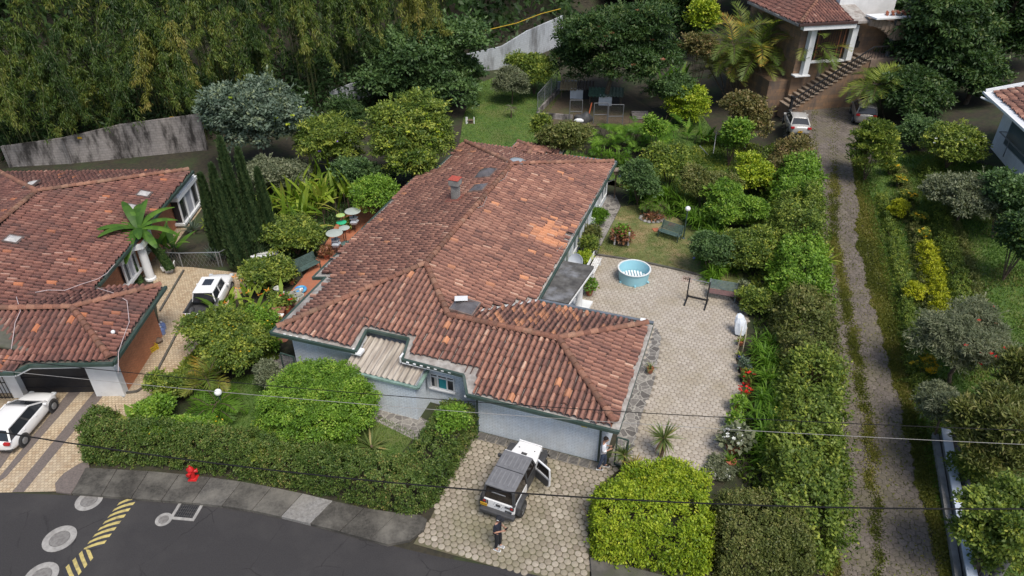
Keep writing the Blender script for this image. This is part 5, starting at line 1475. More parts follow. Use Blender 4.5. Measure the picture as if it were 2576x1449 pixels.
# ------------------------------------------------------------------ trees, shrubs and hedges
BK = MAT['bark']
def GY(x, y): return float(G(x, y)[1])
# bamboo behind the wall: arching culms with feathery hanging tips
def bamboo(x, y, n, hgt_, reach, mat, label, group=None, leaf=(0.34, 0.06), per=900, aim=None, seed=0):
    rd = random.Random(seed)
    z0 = float(hgt(x, y))
    t = thing('bamboo_clump', label, 'bamboo', (x, y, z0), 0, group)
    cul = MB(); parts = []
    for i in range(n):
        a = (aim if aim is not None else -1.57) + rd.uniform(-.8, .8)
        H = hgt_ * rd.uniform(.75, 1.1); Rr = reach * rd.uniform(.5, 1.15)
        b = Vector((rd.uniform(-1.1, 1.1), rd.uniform(-.8, .8), -.1))
        pts = []
        for k in range(13):
            f = k / 12
            out = Rr * f ** 2.2
            z = H * (math.sin(min(f * 1.25, 1.0) * math.pi / 2)) - max(0, f - .66) * H * rd.uniform(1.0, 1.7)
            pts.append(b + Vector((math.cos(a) * out, math.sin(a) * out, z)))
        cul.tube(pts, [.055 * (1 - .85 * k / 12) for k in range(13)], 5)
        A = np.array([tuple(p) for p in pts])
        m = per
        f = 0.16 + 0.84 * rng.random(m) ** .7
        s = f * 12; j = np.clip(s.astype(int), 0, 11); fr = (s - j)[:, None]
        P = A[j] * (1 - fr) + A[j + 1] * fr
        # little side sprays
        sp = np.floor(s * 2.2).astype(int); ph = sp * 2.4 + i
        rad = (0.95 - .45 * f) * rng.random(m) ** .7 * (.55 + .45 * np.sin(sp * 1.9 + i))
        off = np.c_[np.cos(ph), np.sin(ph), -.25 * np.ones(m)] * rad[:, None]
        P = P + off + rng.normal(size=(m, 3)) * .12 - np.array([0, 0, .35]) * (rad ** 2)[:, None]
        D = off * .6 + rng.normal(size=(m, 3)) * .35 + np.array([0, 0, -.75])
        N = rng.normal(size=(m, 3)) * .6 + np.array([0, -.4, .5])
        tone = rd.random() * .7 + .08 + .18 * np.sin(sp * 1.3)
        parts.append(leaf_np(P, D, N, leaf[0] * rng.uniform(.6, 1.2, m), np.full(m, leaf[1]), np.clip(tone + rng.normal(size=m) * .15 + .2 * (f - .6), 0, 1)))
    LEAFCOUNT[0] += n * per
    cul.build('culms', MAT['culm'], t, smooth=True)
    link('foliage', leaf_mesh('bamboo', parts, mat), t)
    return t
MAT['culm'] = M('bamboo_culm', (.10, .11, .04), (.06, .075, .03), 5, .6)
GB_ = 'bamboo clumps behind the garden walls'
LB = 'tall dark feathery bamboo clump arching over the garden wall'
k = 0
for row, (dy, hh, st) in enumerate(((1.6, 8.5, 2.9), (4.5, 12.0, 3.0), (9.0, 15.5, 4.0))):
    x = -50 + row * 1.2
    while x < -9 + row * 1.5:
        if rng.random() < (.34, .22, .05)[row]: x += st; continue
        y = float(wall_line(x)) + dy + rng.uniform(-.6, .6)
        bamboo(x, y, 7, hh * rng.uniform(.75, 1.1), 5.2 + row * .6, LM['bamboo'], LB, GB_, per=1150 if row < 2 else 700, seed=k, leaf=(.30 + .05 * row, .058 + .014 * row), aim=-1.45)
        x += st; k += 1
bamboo(-27.5, 57.5, 5, 9.5, 5.6, LM['bamboo_bright'], 'bamboo clump whose yellow tips hang lowest over the grey wall', None, per=1100, seed=302, leaf=(.30, .06), aim=-1.5)
c = AY(1040, 70, 61.5)
bamboo(c[0] + .2, 66.5, 12, 15.0, 4.4, LM['bamboo_bright'], 'bright yellow green bamboo plume hanging in front of the big dark leafy tree', None, per=1300, seed=301, leaf=(.34, .07), aim=-1.57)

def far_wood():
    P = []; n = 70000
    x = rng.uniform(-75, 75, n); y = wall_line(x) + np.where(x > -8, 4, 15) + rng.random(n) * 26 + np.where(x > 8, 4, 0)
    g = hgt(x, y)
    z = g + rng.random(n) * 11
    P = np.c_[x, y, z] + 1.2 * np.c_[np.sin(z * .9 + x * .7), np.sin(x * .8 + z), np.sin(x * .6)]
    t = np.clip(.35 + .25 * np.sin(x * .5 + 1.3 * np.sin(z * .6)) + rng.normal(size=n) * .15, 0, 1)
    o = link('far_wood', leaf_mesh('far_wood', [leaf_np(P, rng.normal(size=(n, 3)) - np.array([0, .3, .5]), rng.normal(size=(n, 3)) * .6 + np.array([0, -.5, .6]), rng.uniform(.6, 1.1, n), rng.uniform(.3, .5, n), t)], LM['dark']))
    tag(o, 'dark wooded slope rising behind the garden walls', 'wood', kind='stuff')
far_wood()
def undergrowth():
    n = 26000
    x = rng.uniform(-56, -9, n); y = wall_line(x) + .8 + rng.random(n) * 11
    z = hgt(x, y) + rng.random(n) ** 1.5 * (2.2 + 1.2 * np.sin(x * .7) + .8 * np.sin(x * 1.9 + y))
    t = np.clip(.25 + .2 * np.sin(x * .9 + y) + rng.normal(size=n) * .12, 0, 1)
    o = link('undergrowth', leaf_mesh('undergrowth', [leaf_np(np.c_[x, y, z], rng.normal(size=(n, 3)) + np.array([0, -.3, -.3]), rng.normal(size=(n, 3)) * .6 + np.array([0, -.4, .6]), rng.uniform(.3, .7, n), rng.uniform(.12, .25, n), t)], LM['dark']))
    tag(o, 'dark undergrowth between the bamboo stems behind the garden wall', 'undergrowth', kind='stuff')
undergrowth()

def B(*a, **k): return bush(*a, **k)
# back of the garden
B('leafy_tree', 'big dark green tree with bunched leaves standing against the white back wall', 'tree', 1050, 165, 65, 160, 118, LM['deep'], (.34, .17), 3.2, (.30, BK), 'tree', seed=1, csize=.75)
B('mango_tree', 'wide dark tree with rusty new shoots shading the dog kennels', 'tree', 1540, 120, GY(1598, 262), 158, 122, LM['dark'], (.30, .12), 3.2, (.26, BK), 'tree', seed=2, csize=.7, flowers=(LM['red_leaf'], 26, .28))
B('blue_green_tree', 'blue grey leafy tree with a few yellow tips in front of the grey wall', 'tree', 640, 305, 50.5, 125, 112, LM['blue'], (.28, .13), 3.2, (.2, BK), 'tree', seed=3, csize=.55, flowers=(LM['lime'], 40, .22))
B('flowering_shrub', 'long leaved green shrub dotted with purple flowers', 'shrub', 822, 365, GY(850, 452), 80, 78, LM['mid'], (.26, .08), 3.0, (.08, BK), 'loose', seed=4, csize=.45, flowers=(LM['purple_flower'], 22, .13))
B('yellow_green_tree', 'broad yellow green tree touching the back left of the main roof', 'tree', 1030, 350, GY(1040, 470), 122, 105, LM['mid'], (.22, .11), 3.2, (.2, BK), 'tree', seed=5, csize=.5, flowers=(LM['lime'], 150, .2))
B('olive_bush', 'grey olive bush behind the cypress columns', 'shrub', 690, 440, 46, 85, 55, LM['grey'], (.2, .08), 3.0, None, 'loose', seed=6)
B('dark_shrub', 'dark green shrub below the yellow green tree', 'shrub', 900, 430, 46.5, 60, 50, LM['deep'], (.2, .1), 3.0, None, 'loose', seed=7)
B('dark_cycad', 'very dark cycad like shrub against the whitewashed wall', 'shrub', 872, 288, 58, 42, 48, LM['dark'], (.4, .07), 2.5, None, 'loose', seed=8, droop=.5)
B('round_bush', 'small bright green rounded bush by the left roof edge', 'shrub', 945, 486, 43, 58, 38, LM['fresh'], (.15, .08), 3.0, None, 'round', seed=9)
B('grey_tree', 'small grey green tree standing on the back lawn', 'tree', 1288, 205, GY(1290, 262), 42, 42, LM['grey'], (.16, .07), 2.2, (.06, BK), 'loose', seed=10)
B('garden_bush', 'green bush between the white wall and the kennels', 'shrub', 1345, 170, 68, 62, 36, LM['mid'], (.2, .1), 2.8, None, 'loose', seed=11)
B('spotted_shrub', 'loose greyish shrub directly behind the back roof bay', 'shrub', 1420, 345, 50, 68, 48, LM['olive'], (.18, .09), 3.0, None, 'loose', seed=12)
B('garden_bush', 'light green bush at the left end of the kennel yard', 'shrub', 1362, 318, 54, 24, 32, LM['mid'], (.16, .08), 3.0, None, 'round', seed=13)
B('lime_bush', 'round lime green bush right of the kennel yard', 'shrub', 1730, 262, GY(1735, 310), 50, 46, LM['lime'], (.2, .1), 3.2, None, 'round', seed=14)
B('lime_bush', 'bright yellow green bush high up between two dark trunks', 'shrub', 1768, 45, 78, 36, 42, LM['lime'], (.3, .15), 3.0, None, 'round', seed=15)
B('yellow_shrub', 'upright yellow green shrub beside the split leaf plant', 'shrub', 1648, 318, 53, 30, 36, LM['fresh'], (.2, .1), 2.8, None, 'loose', seed=16)
B('dark_tree', 'dark tree in the shade above the banana plants', 'tree', 1700, 40, 84, 90, 80, LM['dark'], (.36, .2), 2.6, (.2, BK), 'tree', seed=17)
B('rusty_shrub', 'thin brownish shrub left of the areca palms', 'shrub', 1765, 120, 64, 50, 46, LM['rusty'], (.22, .1), 2.4, None, 'loose', seed=18)
B('dark_tree', 'dark tree at the top of the picture left of the mango tree', 'tree', 1310, -30, 96, 130, 70, LM['dark'], (.4, .22), 2.6, (.25, BK), 'tree', seed=19)
B('dark_shrub', 'low dark shrub under the areca palms', 'shrub', 1690, 225, 62, 60, 40, LM['deep'], (.24, .12), 2.6, None, 'loose', seed=20)
# beside the terrace
B('terrace_shrub', 'dense light green shrub between the terrace bench and the cypresses', 'shrub', 742, 600, 38.5, 72, 62, LM['mid'], (.15, .09), 3.0, None, 'loose', seed=21)
B('terrace_shrub', 'leafy shrub between the white pickup and the terrace planters', 'shrub', 672, 682, 34.8, 66, 46, LM['mid'], (.16, .09), 3.0, None, 'loose', seed=22)
B('boundary_bush', 'big rambling bush with small yellow flowers beside the neighbour driveway', 'shrub', 575, 872, 27.8, 100, 80, LM['mid'], (.13, .08), 3.0, None, 'loose', seed=23, flowers=(LM['yellow_flower'], 60, .05), extra=[(.45, .3, .2, .4)])
B('boundary_bush', 'rounded bush below the heliconia next to the terrace pots', 'shrub', 650, 830, 29, 52, 58, LM['fresh'], (.13, .07), 3.0, None, 'loose', seed=24, flowers=(LM['yellow_flower'], 40, .05))
B('boundary_bush', 'upright dark bush at the bend of the neighbour driveway', 'shrub', 425, 985, 25.0, 48, 62, LM['mid'], (.12, .07), 3.0, None, 'loose', seed=25)
B('boundary_bush', 'light green bush at the front end of the neighbour driveway', 'shrub', 385, 1040, 23.6, 56, 52, LM['fresh'], (.12, .08), 3.0, None, 'loose', seed=26)
B('boundary_bush', 'small bush with thin twigs left of the garden gate', 'shrub', 672, 940, 25.6, 36, 38, LM['grey'], (.12, .05), 2.4, None, 'loose', seed=27)
# front garden
B('round_bush', 'large domed bright green bush in front of the white house wall', 'shrub', 803, 1024, 23.4, 140, 90, LM['fresh'], (.10, .06), 3.4, (.12, BK), 'round', seed=28, csize=.26, lumpy=.07, up=.8, trunk_h=.6)
def cyp(px, top, bot, rw, label, seed):
    g = W(px, bot, 0); H = AY(px, top, g[1])[2]; sc = depth(np.array([g[0], g[1], H / 2])) / FP
    t = thing('cypress', label, 'tree', (g[0], g[1], 0), 0, 'cypress columns left of the terrace')
    n = 9000; h = rng.random(n) ** .9 * H; r = rw * sc * np.clip(1 - h / H, 0, 1) ** .55 * np.clip(h / H * 6 + .5, 0, 1) * 1.15
    a = rng.random(n) * 6.283; lob = 1 + .18 * np.sin(a * 5 + h * 1.5) + .1 * np.sin(h * 4)
    q = r * lob * (.7 + .3 * rng.random(n) ** .5)
    P = np.c_[np.cos(a) * q, np.sin(a) * q, h]
    D = np.c_[np.cos(a) * .35, np.sin(a) * .35, np.ones(n)] + rng.normal(size=(n, 3)) * .2
    N = np.c_[np.cos(a), np.sin(a), np.full(n, .2)] + rng.normal(size=(n, 3)) * .4
    tn = .5 + .3 * np.sin(a * 5 + h * 1.5) + rng.normal(size=n) * .15
    link('crown', leaf_mesh('cypress', [leaf_np(P, D, N, .26 * rng.uniform(.6, 1.3, n), np.full(n, .07), np.clip(tn, 0, 1))], LM['cypress']), t)
    m = MB(); m.tube([(0, 0, 0), (0, 0, H * .8)], [.09, .03], 6); m.build('trunk', BK, t); LEAFCOUNT[0] += n
cyp(556, 442, 640, 17, 'leftmost of the slim dark cypress columns', 1)
cyp(590, 418, 652, 17, 'second slim cypress column from the left, shorter than its right neighbour', 2)
cyp(627, 350, 662, 20, 'tallest slim dark cypress column, in the middle of the row', 3)
cyp(660, 378, 652, 18, 'second tallest dark cypress column, right of the tallest', 4)
cyp(692, 428, 640, 16, 'rightmost of the slim dark cypress columns', 5)
cyp(606, 460, 680, 20, 'cypress column nearest the camera', 6)

# ---- hedges
def wp(*pts): return [tuple(W(x, y, 0)[:2]) for x, y in pts]
hedge('hedge', 'clipped dark hedge along the street pavement, turning up beside the front driveway', wp((238, 1138), (420, 1142), (640, 1172), (860, 1213), (965, 1240), (1030, 1248), (1064, 1222), (1100, 1170), (1160, 1075)), [1.3, 1.3, 1.4, 1.5, 1.6, 1.9, 1.8, 1.7, 1.6], [1.55, 1.6, 1.6, 1.6, 1.65, 1.65, 1.65, 1.65, 1.7], LM['hedge'], (.085, .05), 2.8, clump=.15, rough=.12)
hedge('hedge', 'short clipped hedge stub behind the left end of the street hedge', wp((240, 1130), (275, 1085), (300, 1070)), [1.0, .8, .5], [1.5, 1.4, 1.0], LM['hedge'], (.085, .05), 2.6, clump=.14)
B('climbing_shrub', 'light green leafy shoots growing out of the street hedge near its middle', 'shrub', 690, 1150, 21.4, 62, 42, LM['mid'], (.15, .11), 2.4, None, 'loose', seed=31, base_z=.9)
B('climbing_shrub', 'yellow flowered creeper spilling over the left half of the street hedge', 'shrub', 470, 1100, 22.3, 100, 34, LM['fresh'], (.11, .07), 2.6, None, 'loose', seed=32, base_z=1.0, ry=45, flowers=(LM['yellow_flower'], 60, .06))
B('climbing_shrub', 'bright green shoots on top of the hedge beside the garage wall', 'shrub', 1140, 1050, 21.9, 36, 34, LM['fresh'], (.11, .07), 2.0, None, 'loose', seed=33, base_z=1.2, csize=.32)
hedge('hedge', 'big lime green hedge right of the front driveway', wp((1500, 1338), (1640, 1350), (1770, 1372)), [2.6, 2.8, 2.6], [1.6, 1.8, 1.7], LM['lime'], (.11, .06), 3.0, clump=.2, rough=.2, cap=.1)
B('lime_bush', 'domed lime top of the hedge beside the yucca', 'shrub', 1668, 1215, 19.4, 112, 52, LM['lime'], (.11, .06), 3.0, None, 'round', seed=34, csize=.25, base_z=.6, ry=46, lumpy=.1)
hedge('hedge', 'brownish olive hedge at the street corner of the lane', wp((1800, 1372), (1900, 1385), (2010, 1400)), [3.0, 3.2, 2.6], [1.8, 1.9, 2.0], LM['olive'], (.10, .055), 2.8, clump=.2, rough=.2)
# long mixed hedge between patio and lane, in stretches
def lane_hedge(y0, y1, mat, label, wd, ht, off=-1.2, leaf=(.15, .085), seed=0, cover=2.8):
    ys = np.linspace(y0, y1, 5)
    pts = [(float(lane_left(y)) + off, float(y)) for y in ys]
    hedge('hedge', label, pts, wd, ht, mat, leaf, cover, clump=.28, rough=.45, cap=.22, group='stretches of mixed hedge along the lane')
lane_hedge(16.5, 21.5, LM['mid'], 'stretch of lane hedge at the street corner', 2.6, 2.1)
lane_hedge(21.5, 26.5, LM['mid'], 'leafy stretch of lane hedge beside the bright fern bank', 2.3, 2.0)
lane_hedge(26.3, 31.5, LM['olive'], 'greyish stretch of lane hedge beside the plant racks', 2.3, 2.0)
lane_hedge(31.3, 36.5, LM['fresh'], 'fresh green stretch of lane hedge behind the striped bench', 2.5, 2.1)
lane_hedge(36.3, 41.5, LM['mid'], 'stretch of lane hedge beside the worn lawn', 2.6, 2.2)
lane_hedge(41.3, 46.5, LM['fresh'], 'yellow green stretch of lane hedge above the worn lawn', 2.4, 2.0, leaf=(.17, .1))
lane_hedge(46.3, 50.8, LM['rusty'], 'rust tinted stretch of lane hedge below the parked silver saloon', 2.2, 1.7, -1.9, leaf=(.17, .1))
# garden side of the bank
B('garden_shrub', 'big dense shrub behind the striped bench', 'shrub', 1858, 640, 37.5, 80, 92, LM['mid'], (.15, .08), 3.0, None, 'loose', seed=41)
B('garden_shrub', 'dark clipped shrub left of the striped bench', 'shrub', 1790, 640, 36.2, 48, 60, LM['deep'], (.13, .07), 3.0, None, 'loose', seed=42)
B('garden_shrub', 'yellow tipped shrub above the worn lawn lamp', 'shrub', 1845, 530, 41.5, 75, 60, LM['fresh'], (.15, .08), 3.0, None, 'loose', seed=43)
B('garden_shrub', 'pale green shrub on the bank behind the worn lawn', 'shrub', 1690, 405, 47.5, 62, 42, LM['mid'], (.17, .09), 3.0, None, 'loose', seed=44, flowers=(LM['lime'], 30, .12))
B('garden_shrub', 'dark leafy shrub by the back corner of the main house', 'shrub', 1610, 455, 45.5, 50, 48, LM['deep'], (.16, .09), 3.0, None, 'loose', seed=45)
B('garden_shrub', 'grey green shrub in the middle of the bank', 'shrub', 1775, 470, 44.5, 70, 50, LM['olive'], (.16, .08), 3.0, None, 'loose', seed=46)
B('garden_shrub', 'bright yellow green shrub beside the upper lane', 'shrub', 1895, 425, 47.5, 52, 62, LM['lime'], (.2, .11), 3.0, None, 'loose', seed=47)
B('garden_shrub', 'fresh green shrub below the rusty hedge', 'shrub', 1845, 345, 52, 42, 52, LM['fresh'], (.2, .1), 3.0, None, 'loose', seed=48)
B('garden_shrub', 'brownish green shrub under the palms', 'shrub', 1890, 290, 55, 58, 52, LM['rusty'], (.22, .11), 3.0, None, 'loose', seed=49)
B('garden_shrub', 'dark green shrub beside the white tarpaulin', 'shrub', 1900, 790, 32.3, 42, 70, LM['mid'], (.14, .08), 3.0, None, 'loose', seed=50)
# drooping fern banks
def fern_bank(label, pts, n, L, w_, seed, mat='fern'):
    P0 = [G(*p) for p in pts]; c = np.mean(P0, 0)
    t = thing('fern_bank', label, 'ferns', (c[0], c[1], float(hgt(c[0], c[1]))))
    cos, fs, rs, o = [], [], [], 0
    for i in range(n):
        f = rng.random() * (len(P0) - 1); j = int(f); p = P0[j] + (P0[j + 1] - P0[j]) * (f - j)
        q = np.array([p[0] + rng.normal() * w_ * .5, p[1] + rng.normal() * w_ * .3, 0]); q[2] = float(hgt(q[0], q[1])) + rng.random() * .9
        co, fa, r = strap_plant(16, L, .07, 1.5, 1, .05, 4, (.1, 1.0))
        cos.append(co + q - np.array([c[0], c[1], float(hgt(c[0], c[1]))])); fs.append(fa + o); rs.append(np.clip(r * .6 + rng.random() * .4, 0, 1)); o += len(co)
    link('foliage', np_mesh('fern_bank', np.concatenate(cos), np.concatenate(fs), LM[mat], {'rnd': (np.concatenate(rs), 'FACE')}), t)
fern_bank('bright green ferns hanging down the bank beside the patio', [(1918, 880), (1930, 960), (1935, 1040), (1928, 1120), (1925, 1180)], 120, .8, .55, 1)
fern_bank('green ferns hanging along the bank behind the round lawn lamp', [(1600, 500), (1680, 520), (1750, 570), (1800, 620), (1830, 690)], 120, .9, .8, 2)
fern_bank('strap leaved plants in front of the dark clipped shrub', [(1775, 655), (1790, 690), (1800, 720)], 30, .8, .4, 3)
fern_bank('ferny undergrowth below the spotted shrub', [(1480, 400), (1560, 420), (1640, 420)], 40, .7, .8, 4)
# split leaf plants
def splitleaf(label, pts, n, L, seed):
    P0 = [G(*p) for p in pts]; c = np.mean(P0, 0); g = float(hgt(c[0], c[1]))
    t = thing('split_leaf_plant', label, 'plant', (c[0], c[1], g))
    parts = []; m = MB()
    for i in range(n):
        p = P0[rng.integers(len(P0))]; b = np.array([p[0] - c[0] + rng.normal() * 1.1, p[1] - c[1] + rng.normal() * .8, 0])
        h = rng.uniform(.6, 2.0); a = rng.random() * 6.283; top = b + np.array([math.cos(a) * .5, math.sin(a) * .5 - .3, h])
        m.tube([b, (b + top) / 2 + np.array([0, 0, .2]), top], [.02, .018, .012], 4)
        (co, f, r), sp = frond(L, 1.0, 9, .55, .09, rng.uniform(-2.8, -.3), 1.15, .05, .2)
        parts.append((co + top, f, r))
    link('foliage', leaf_mesh('split_leaf', parts, LM['fern']), t); m.build('stem', BK, t)
splitleaf('large group of split leaf philodendrons behind the back right roof corner', [(1510, 370), (1560, 375), (1610, 365), (1650, 350)], 130, 1.0, 1)
# heliconias and bananas
def bigleaf(label, cat, px, py, n, L, Wd, mat, tilt, h=0.0, droop=.9, spread=.4, group=None, flowers=0, name='heliconia'):
    g = G(px, py)
    t = thing(name, label, cat, g, 0, group)
    cos, fs, rs, o = [], [], [], 0; m = MB()
    for i in range(n):
        b = np.array([rng.normal() * spread, rng.normal() * spread, 0]); hh = h * rng.uniform(.5, 1.1)
        m.tube([b, b + np.array([0, 0, hh + .1])], [.03, .02], 5)
        co, f, r = strap_plant(2, L, Wd, droop, 1, .03, 6, tilt)
        cos.append(co + b + np.array([0, 0, hh])); fs.append(f + o); rs.append(np.clip(r, 0, 1)); o += len(co)
    link('foliage', np_mesh('bigleaf', np.concatenate(cos), np.concatenate(fs), LM[mat], {'rnd': (np.concatenate(rs), 'FACE')}), t)
    m.build('stem', BK, t)
    if flowers:
        C = np.c_[rng.normal(size=(flowers, 2)) * spread * 1.2, h + rng.random(flowers) * L * .6]
        parts = [leaf_np(C, np.tile(np.array([math.cos(a), math.sin(a), .4]), (flowers, 1)), rng.normal(size=(flowers, 3)), .25, .06, rng.random(flowers)) for a in (0, 1.5, 3, 4.5)]
        link('flower', leaf_mesh('hel_flower', parts, LM['orange_flower']), t)
    return t
bigleaf('tall bright yellow green heliconia clump behind the disc topped stands', 'plant', 800, 530, 85, 2.1, .30, 'heliconia', (.1, 1.0), 1.2, .9, 1.7)
bigleaf('yellowish arching heliconia clump left of the disc topped stands', 'plant', 735, 545, 45, 1.9, .24, 'heliconia', (.2, 1.2), .9, 1.2, 1.2)
bigleaf('heliconia with orange flowers above the boundary bush', 'plant', 620, 790, 26, 1.35, .26, 'heliconia', (.2, 1.0), .8, 1.0, .7, None, 9)
bigleaf('banana like plant on the back lawn beside two white stakes', 'plant', 1765, 355, 14, 1.5, .34, 'banana', (.1, 1.0), .5, .9, .6)
bigleaf('banana clump with yellowing leaves right of the mango tree', 'plant', 1690, 230, 16, 2.2, .5, 'banana', (.2, 1.0), 1.2, .9, .8)
bigleaf('banana plant with upright leaves beside the white planter', 'plant', 430, 655, 8, 1.6, .42, 'banana', (.1, .9), 1.3, .7, .45)
bigleaf('single banana shoot leaning over the neighbour driveway', 'plant', 350, 1060, 4, 1.5, .4, 'banana', (.6, 1.1), .3, .7, .25)
bigleaf('leafy weed growing out of the hedge over the lane', 'plant', 2062, 690, 9, .9, .22, 'heliconia', (.3, 1.1), .9, .8, .25)
def banana_tree():
    b = W(427, 674, .45); top = AY(347, 575, b[1] + .2)
    t = thing('banana_tree', 'tall banana tree with large drooping leaves over the neighbour roof, growing from white planter', 'tree', b)
    d = top - b
    m = MB(); m.tube([(0, 0, 0), tuple(d * .5 + np.array([.15, 0, 0])), tuple(d)], [.22, .17, .11], 10); m.build('trunk', BK, t, smooth=True)
    n = 3500; f = rng.random(n) * .85; a = rng.random(n) * 6.28; r = .2 - .06 * f
    P = f[:, None] * d + np.c_[np.cos(a) * r, np.sin(a) * r, np.zeros(n)] + np.array([.12, 0, 0]) * np.sin(f * 3.1)[:, None]
    link('ivy', leaf_mesh('ivy', [leaf_np(P, np.c_[np.cos(a), np.sin(a), rng.normal(size=n) * .5 - .4], np.c_[np.cos(a), np.sin(a), np.ones(n) * .5], .12, .08, rng.random(n))], LM['dark']), t)
    cos, fs, rs, o = [], [], [], 0
    for ang, ti, L in ((3.3, 1.2, 3.3), (3.85, 1.15, 3.5), (4.25, 1.2, 3.0), (2.75, 1.05, 3.0), (1.9, .75, 2.6), (1.0, .8, 2.7), (.1, 1.15, 2.4), (4.8, 1.2, 2.9), (5.6, 1.25, 2.0), (2.3, .5, 2.2), (3.6, .8, 2.6), (4.05, .75, 2.4), (5.2, .8, 2.0), (1.45, .45, 2.0), (.5, .9, 2.3)):
        sd = np.array([-math.sin(ang), math.cos(ang), 0]); dd = np.array([math.cos(ang) * math.sin(ti), math.sin(ang) * math.sin(ti), math.cos(ti)]); p = d.copy(); sg = 8; r = rng.random()
        row = []
        for k in range(sg + 1):
            u = k / sg; wv = .26 * math.sin(math.pi * min(.06 + u * .92, 1)) ** .55 if k else .03
            row.append((p + sd * wv - np.array([0, 0, .3 * wv]), p, p - sd * wv - np.array([0, 0, .3 * wv])))
            dd = dd + np.array([0, 0, -1.25 / sg]); dd /= np.linalg.norm(dd); p = p + dd * L / sg
        for q in row: cos += list(q)
        for k in range(sg):
            for e in (0, 1): i0 = o + 3 * k + e; fs.append((i0, i0 + 1, i0 + 4, i0 + 3)); rs.append(np.clip(.02 + r * .35 + rng.normal() * .10 + .12 * e, 0, 1))
        o += 3 * (sg + 1)
    link('leaf_fan', np_mesh('banana_leaves', np.array(cos), np.array(fs), LM['banana'], {'rnd': (np.array(rs), 'FACE')}), t)
banana_tree()
# palms
def palm(label, px, py, crown_px, stems, nf, L, mat, group=None, name='areca_palm', spread=.8, ti=(.3, 1.2), arch=1.5, pin=.3, pw=.022, nn=26):
    g = G(px, py); top = AY(crown_px[0], crown_px[1], g[1])
    t = thing(name, label, 'palm', g, 0, group); m = MB(); parts = []
    for s in range(stems):
        b = np.array([rng.normal() * spread * .4, rng.normal() * spread * .4, 0]) if stems > 1 else np.zeros(3)
        h = (top[2] - g[2]) * (rng.uniform(.55, 1.05) if stems > 1 else 1); e = b + np.array([rng.normal() * spread * (stems > 1), rng.normal() * spread * .7 * (stems > 1), h]) + np.array([top[0] - g[0], 0, 0])
        if h > .2: m.tube([b, (b + e) / 2, e], [.07, .055, .045], 6)
        for k in range(nf):
            (co, f, r), sp = frond(L * rng.uniform(.75, 1.1), arch, nn, pin, pw, k * 2.4 + s, rng.uniform(*ti))
            parts.append((co + e, f, r)); m.tube([tuple(q + e) for q in sp[::4]], .014, 4, False)
    link('fronds', leaf_mesh(name, parts, LM[mat]), t); m.build('trunk', BK, t)
palm('clump of tall yellowing areca palms beside the stone house', 1895, 262, (1885, 95), 12, 10, 3.5, 'palm', spread=2.1)
palm('areca palm with orange hanging fronds at the left of the palm clump', 1850, 270, (1825, 150), 5, 9, 3.0, 'palm', spread=1.2)
palm('palm at the top left of the stone house roof', 1960, 200, (1945, 20), 4, 10, 3.0, 'palm', spread=1.0)
palm('drooping fine leaved palm half hiding the parked grey estate', 2225, 300, (2205, 215), 1, 30, 2.7, 'mid', name='garden_palm', ti=(.5, 1.5), arch=1.3, pin=.35)
palm('small palm with golden fronds beside the globe lamp', 518, 990, (512, 940), 3, 7, 1.6, 'palm', name='garden_palm', spread=.3, pin=.4, pw=.03)
palm('small green feathery palm in front of the globe lamp', 545, 1040, (540, 1015), 3, 7, 1.5, 'fern', name='garden_palm', spread=.3, ti=(.6, 1.4), pin=.4, pw=.03)
palm('tiny palm on the back lawn', 1286, 296, (1286, 272), 1, 12, .8, 'grey', name='garden_palm', ti=(.6, 1.4), pin=.35)
palm('papyrus like feathery plant in the round flower bed', 1637, 545, (1632, 515), 4, 12, .7, 'fern', name='papyrus', spread=.25, ti=(.4, 1.4), arch=1.6, pin=.4)
# yuccas, agaves, dracaena
def yucca(label, px, py, trunk, n, L, Wd, mat, name='yucca', tilt=(.1, 1.75), droop=.25, dead=True):
    g = G(px, py); t = thing(name, label, 'plant', g)
    co, f, r = strap_plant(n, L, Wd, droop, 1, .04, 3, tilt)
    link('leaves', np_mesh(name, co + np.array([0, 0, trunk]), f, LM[mat], {'rnd': (np.clip(r, 0, 1), 'FACE')}), t)
    m = MB(); m.tube([(0, 0, 0), (.03, 0, trunk * .6), (0, 0, trunk + .05)], [.11, .08, .07], 8); m.build('trunk', BK, t, smooth=True)
    if dead:
        co, f, r = strap_plant(n // 2, L * .75, Wd, .6, 1, .06, 3, (2.0, 2.9))
        link('dead_leaves', np_mesh(name + '_dead', co + np.array([0, 0, trunk]), f, LM['dead'], {'rnd': (np.clip(r, 0, 1), 'FACE')}), t)
yucca('tallest yucca with a skirt of dead leaves on the patio behind the lime hedge', 1662, 1150, 1.15, 75, .85, .07, 'yucca')
yucca('green yucca beside the man in the white shirt', 1566, 1184, .95, 55, .6, .06, 'yucca')
yucca('golden yucca at the edge of the lime hedge', 1590, 1205, .8, 55, .62, .06, 'yucca_gold')
yucca('spiky agave behind the corner of the street hedge', 935, 1130, .15, 34, 1.0, .12, 'yucca', 'agave', (.3, 1.4), .2, False)
yucca('blue green agave on the neighbour lawn inside the wire fence', 545, 655, .15, 50, 1.0, .07, 'agave', 'agave', (.1, 1.4), .1, False)
yucca('blue green agave beside the neighbour walkway', 488, 588, .3, 44, .9, .07, 'agave', 'agave', (.1, 1.5), .1, False)
yucca('yellow tufted dracaena near the cypress columns', 523, 582, .5, 70, .5, .06, 'lime', 'dracaena', (.2, 1.8), .8, False)
yucca('small rosette of pale strap leaves on the bank behind the worn lawn', 1560 + 0, 468, .1, 26, .5, .06, 'yucca', 'dracaena', (.3, 1.5), .3, False)
